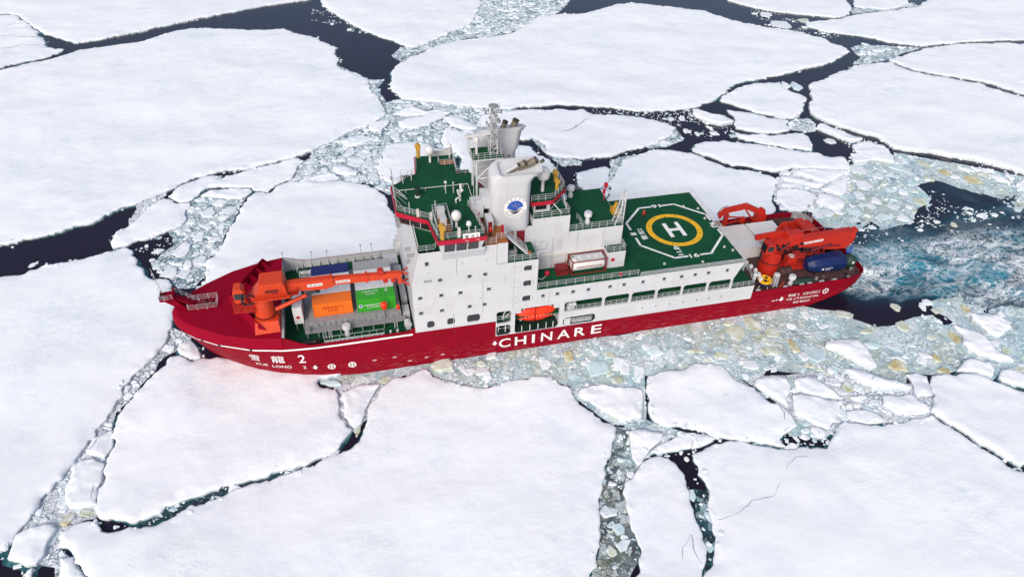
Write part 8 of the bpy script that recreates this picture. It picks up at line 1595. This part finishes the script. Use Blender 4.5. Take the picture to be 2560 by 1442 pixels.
n=10; mb.add([p for r in rings for p in r],[(k*n+i,(k+1)*n+i,(k+1)*n+(i+1)%n,k*n+(i+1)%n) for k in range(len(rings)-1) for i in range(n)]+[tuple(range(n)),tuple(range(len(rings)*n-1,(len(rings)-1)*n-1,-1))]); mb.build('tarpaulin','tarp_green',R,True,60)
R = empty('workboat',(97.0,9.0,AZ),'red equipment sled on the starboard side under the knuckle crane','equipment') if False else None

# ------------------------------------------------------------------ people
def person(x, y, z, face, label, pose=0):
    J = {'pelvis':(0,0,.95),'waist':(0,0,1.12),'chest':(.02,0,1.36),'neck':(.02,0,1.52),'head':(.04,0,1.68),'top':(.03,0,1.79)}
    names = []; co = []; rad = []; ed = []
    def v(n, p, r): names.append(n); co.append(p); rad.append(r); return len(co)-1
    pe=v('pe',(0,0,.95),(.17,.14)); wa=v('wa',(0,0,1.12),(.17,.14)); ch=v('ch',(.02,0,1.36),(.21,.16)); ne=v('ne',(.03,0,1.53),(.075,.075)); hd=v('hd',(.05,0,1.67),(.105,.12)); tp=v('tp',(.04,0,1.79),(.07,.08))
    ed += [(pe,wa),(wa,ch),(ch,ne),(ne,hd),(hd,tp)]
    for s in (-1,1):
        sh=v('sh',(.02,s*.2,1.43),(.085,.085)); el=v('el',(.03+.1*pose,s*.30,1.17),(.065,.065)); wr=v('wr',(.12+.15*pose,s*.28,.95),(.05,.05)); ha=v('ha',(.16+.15*pose,s*.27,.84),(.045,.035)); ed += [(ch,sh),(sh,el),(el,wr),(wr,ha)]
        for f,(dx,dy,dl) in enumerate(((.03,0,.09),(.01,.012*s,.10),(-.012,.02*s,.095),(-.03,.02*s,.08),(.05,-.03*s,.05))): fi=v('fi',(.16+.15*pose+dx,s*.27+dy,.84-dl),(.012,.012)); ed.append((ha,fi))
        hp=v('hp',(0,s*.10,.86),(.105,.105)); kn=v('kn',(.04-.05*s*pose,s*.12,.48),(.075,.075)); an=v('an',(-.02-.1*s*pose,s*.13,.10),(.055,.055)); to=v('to',(.15-.1*s*pose,s*.14,.05),(.05,.045)); ed += [(pe,hp),(hp,kn),(kn,an),(an,to)]
    me = bpy.data.meshes.new('person'); me.from_pydata(co,ed,[]); ob = bpy.data.objects.new('person',me); COL.objects.link(ob)
    md = ob.modifiers.new('s','SKIN'); sv = me.skin_vertices[0].data
    for i,r in enumerate(rad): sv[i].radius = r
    sv[0].use_root = True; ob.modifiers.new('u','SUBSURF').levels = 1
    dg = bpy.context.evaluated_depsgraph_get(); m2 = bpy.data.meshes.new_from_object(ob.evaluated_get(dg)); bpy.data.objects.remove(ob)
    for n_ in ('red_jacket','dark_cloth','skin'): m2.materials.append(MAT[n_])
    for p in m2.polygons:
        c_ = p.center; p.material_index = 2 if (c_.z > 1.53 and c_.z < 1.74 and c_.x > .03) or (c_.z < .88 and abs(c_.y) > .22 and c_.z > .7) else (0 if c_.z > .88 else 1); p.use_smooth = True
    o = bpy.data.objects.new('person',m2); COL.objects.link(o); o.location=(x,y,z); o.rotation_euler=(0,0,face); WL[o]=Vector((x,y,z)); tag(o,label,'person')
    mb = MB(); mb.sphere((.02,0,1.73),.125,10,6); me = bpy.data.meshes.new('hood'); me.from_pydata(mb.v,[],mb.f); me.materials.append(MAT['red_jacket']); h = bpy.data.objects.new('hood',me); COL.objects.link(h); h.parent=o
person(81.05,4.45,HZ,-1.2,'person in a red jacket standing on the helicopter deck by the white outline',.2)
person(49.6,-9.3,22.74,-1.8,'person in red overalls standing on the wooden bridge wing deck',.1)
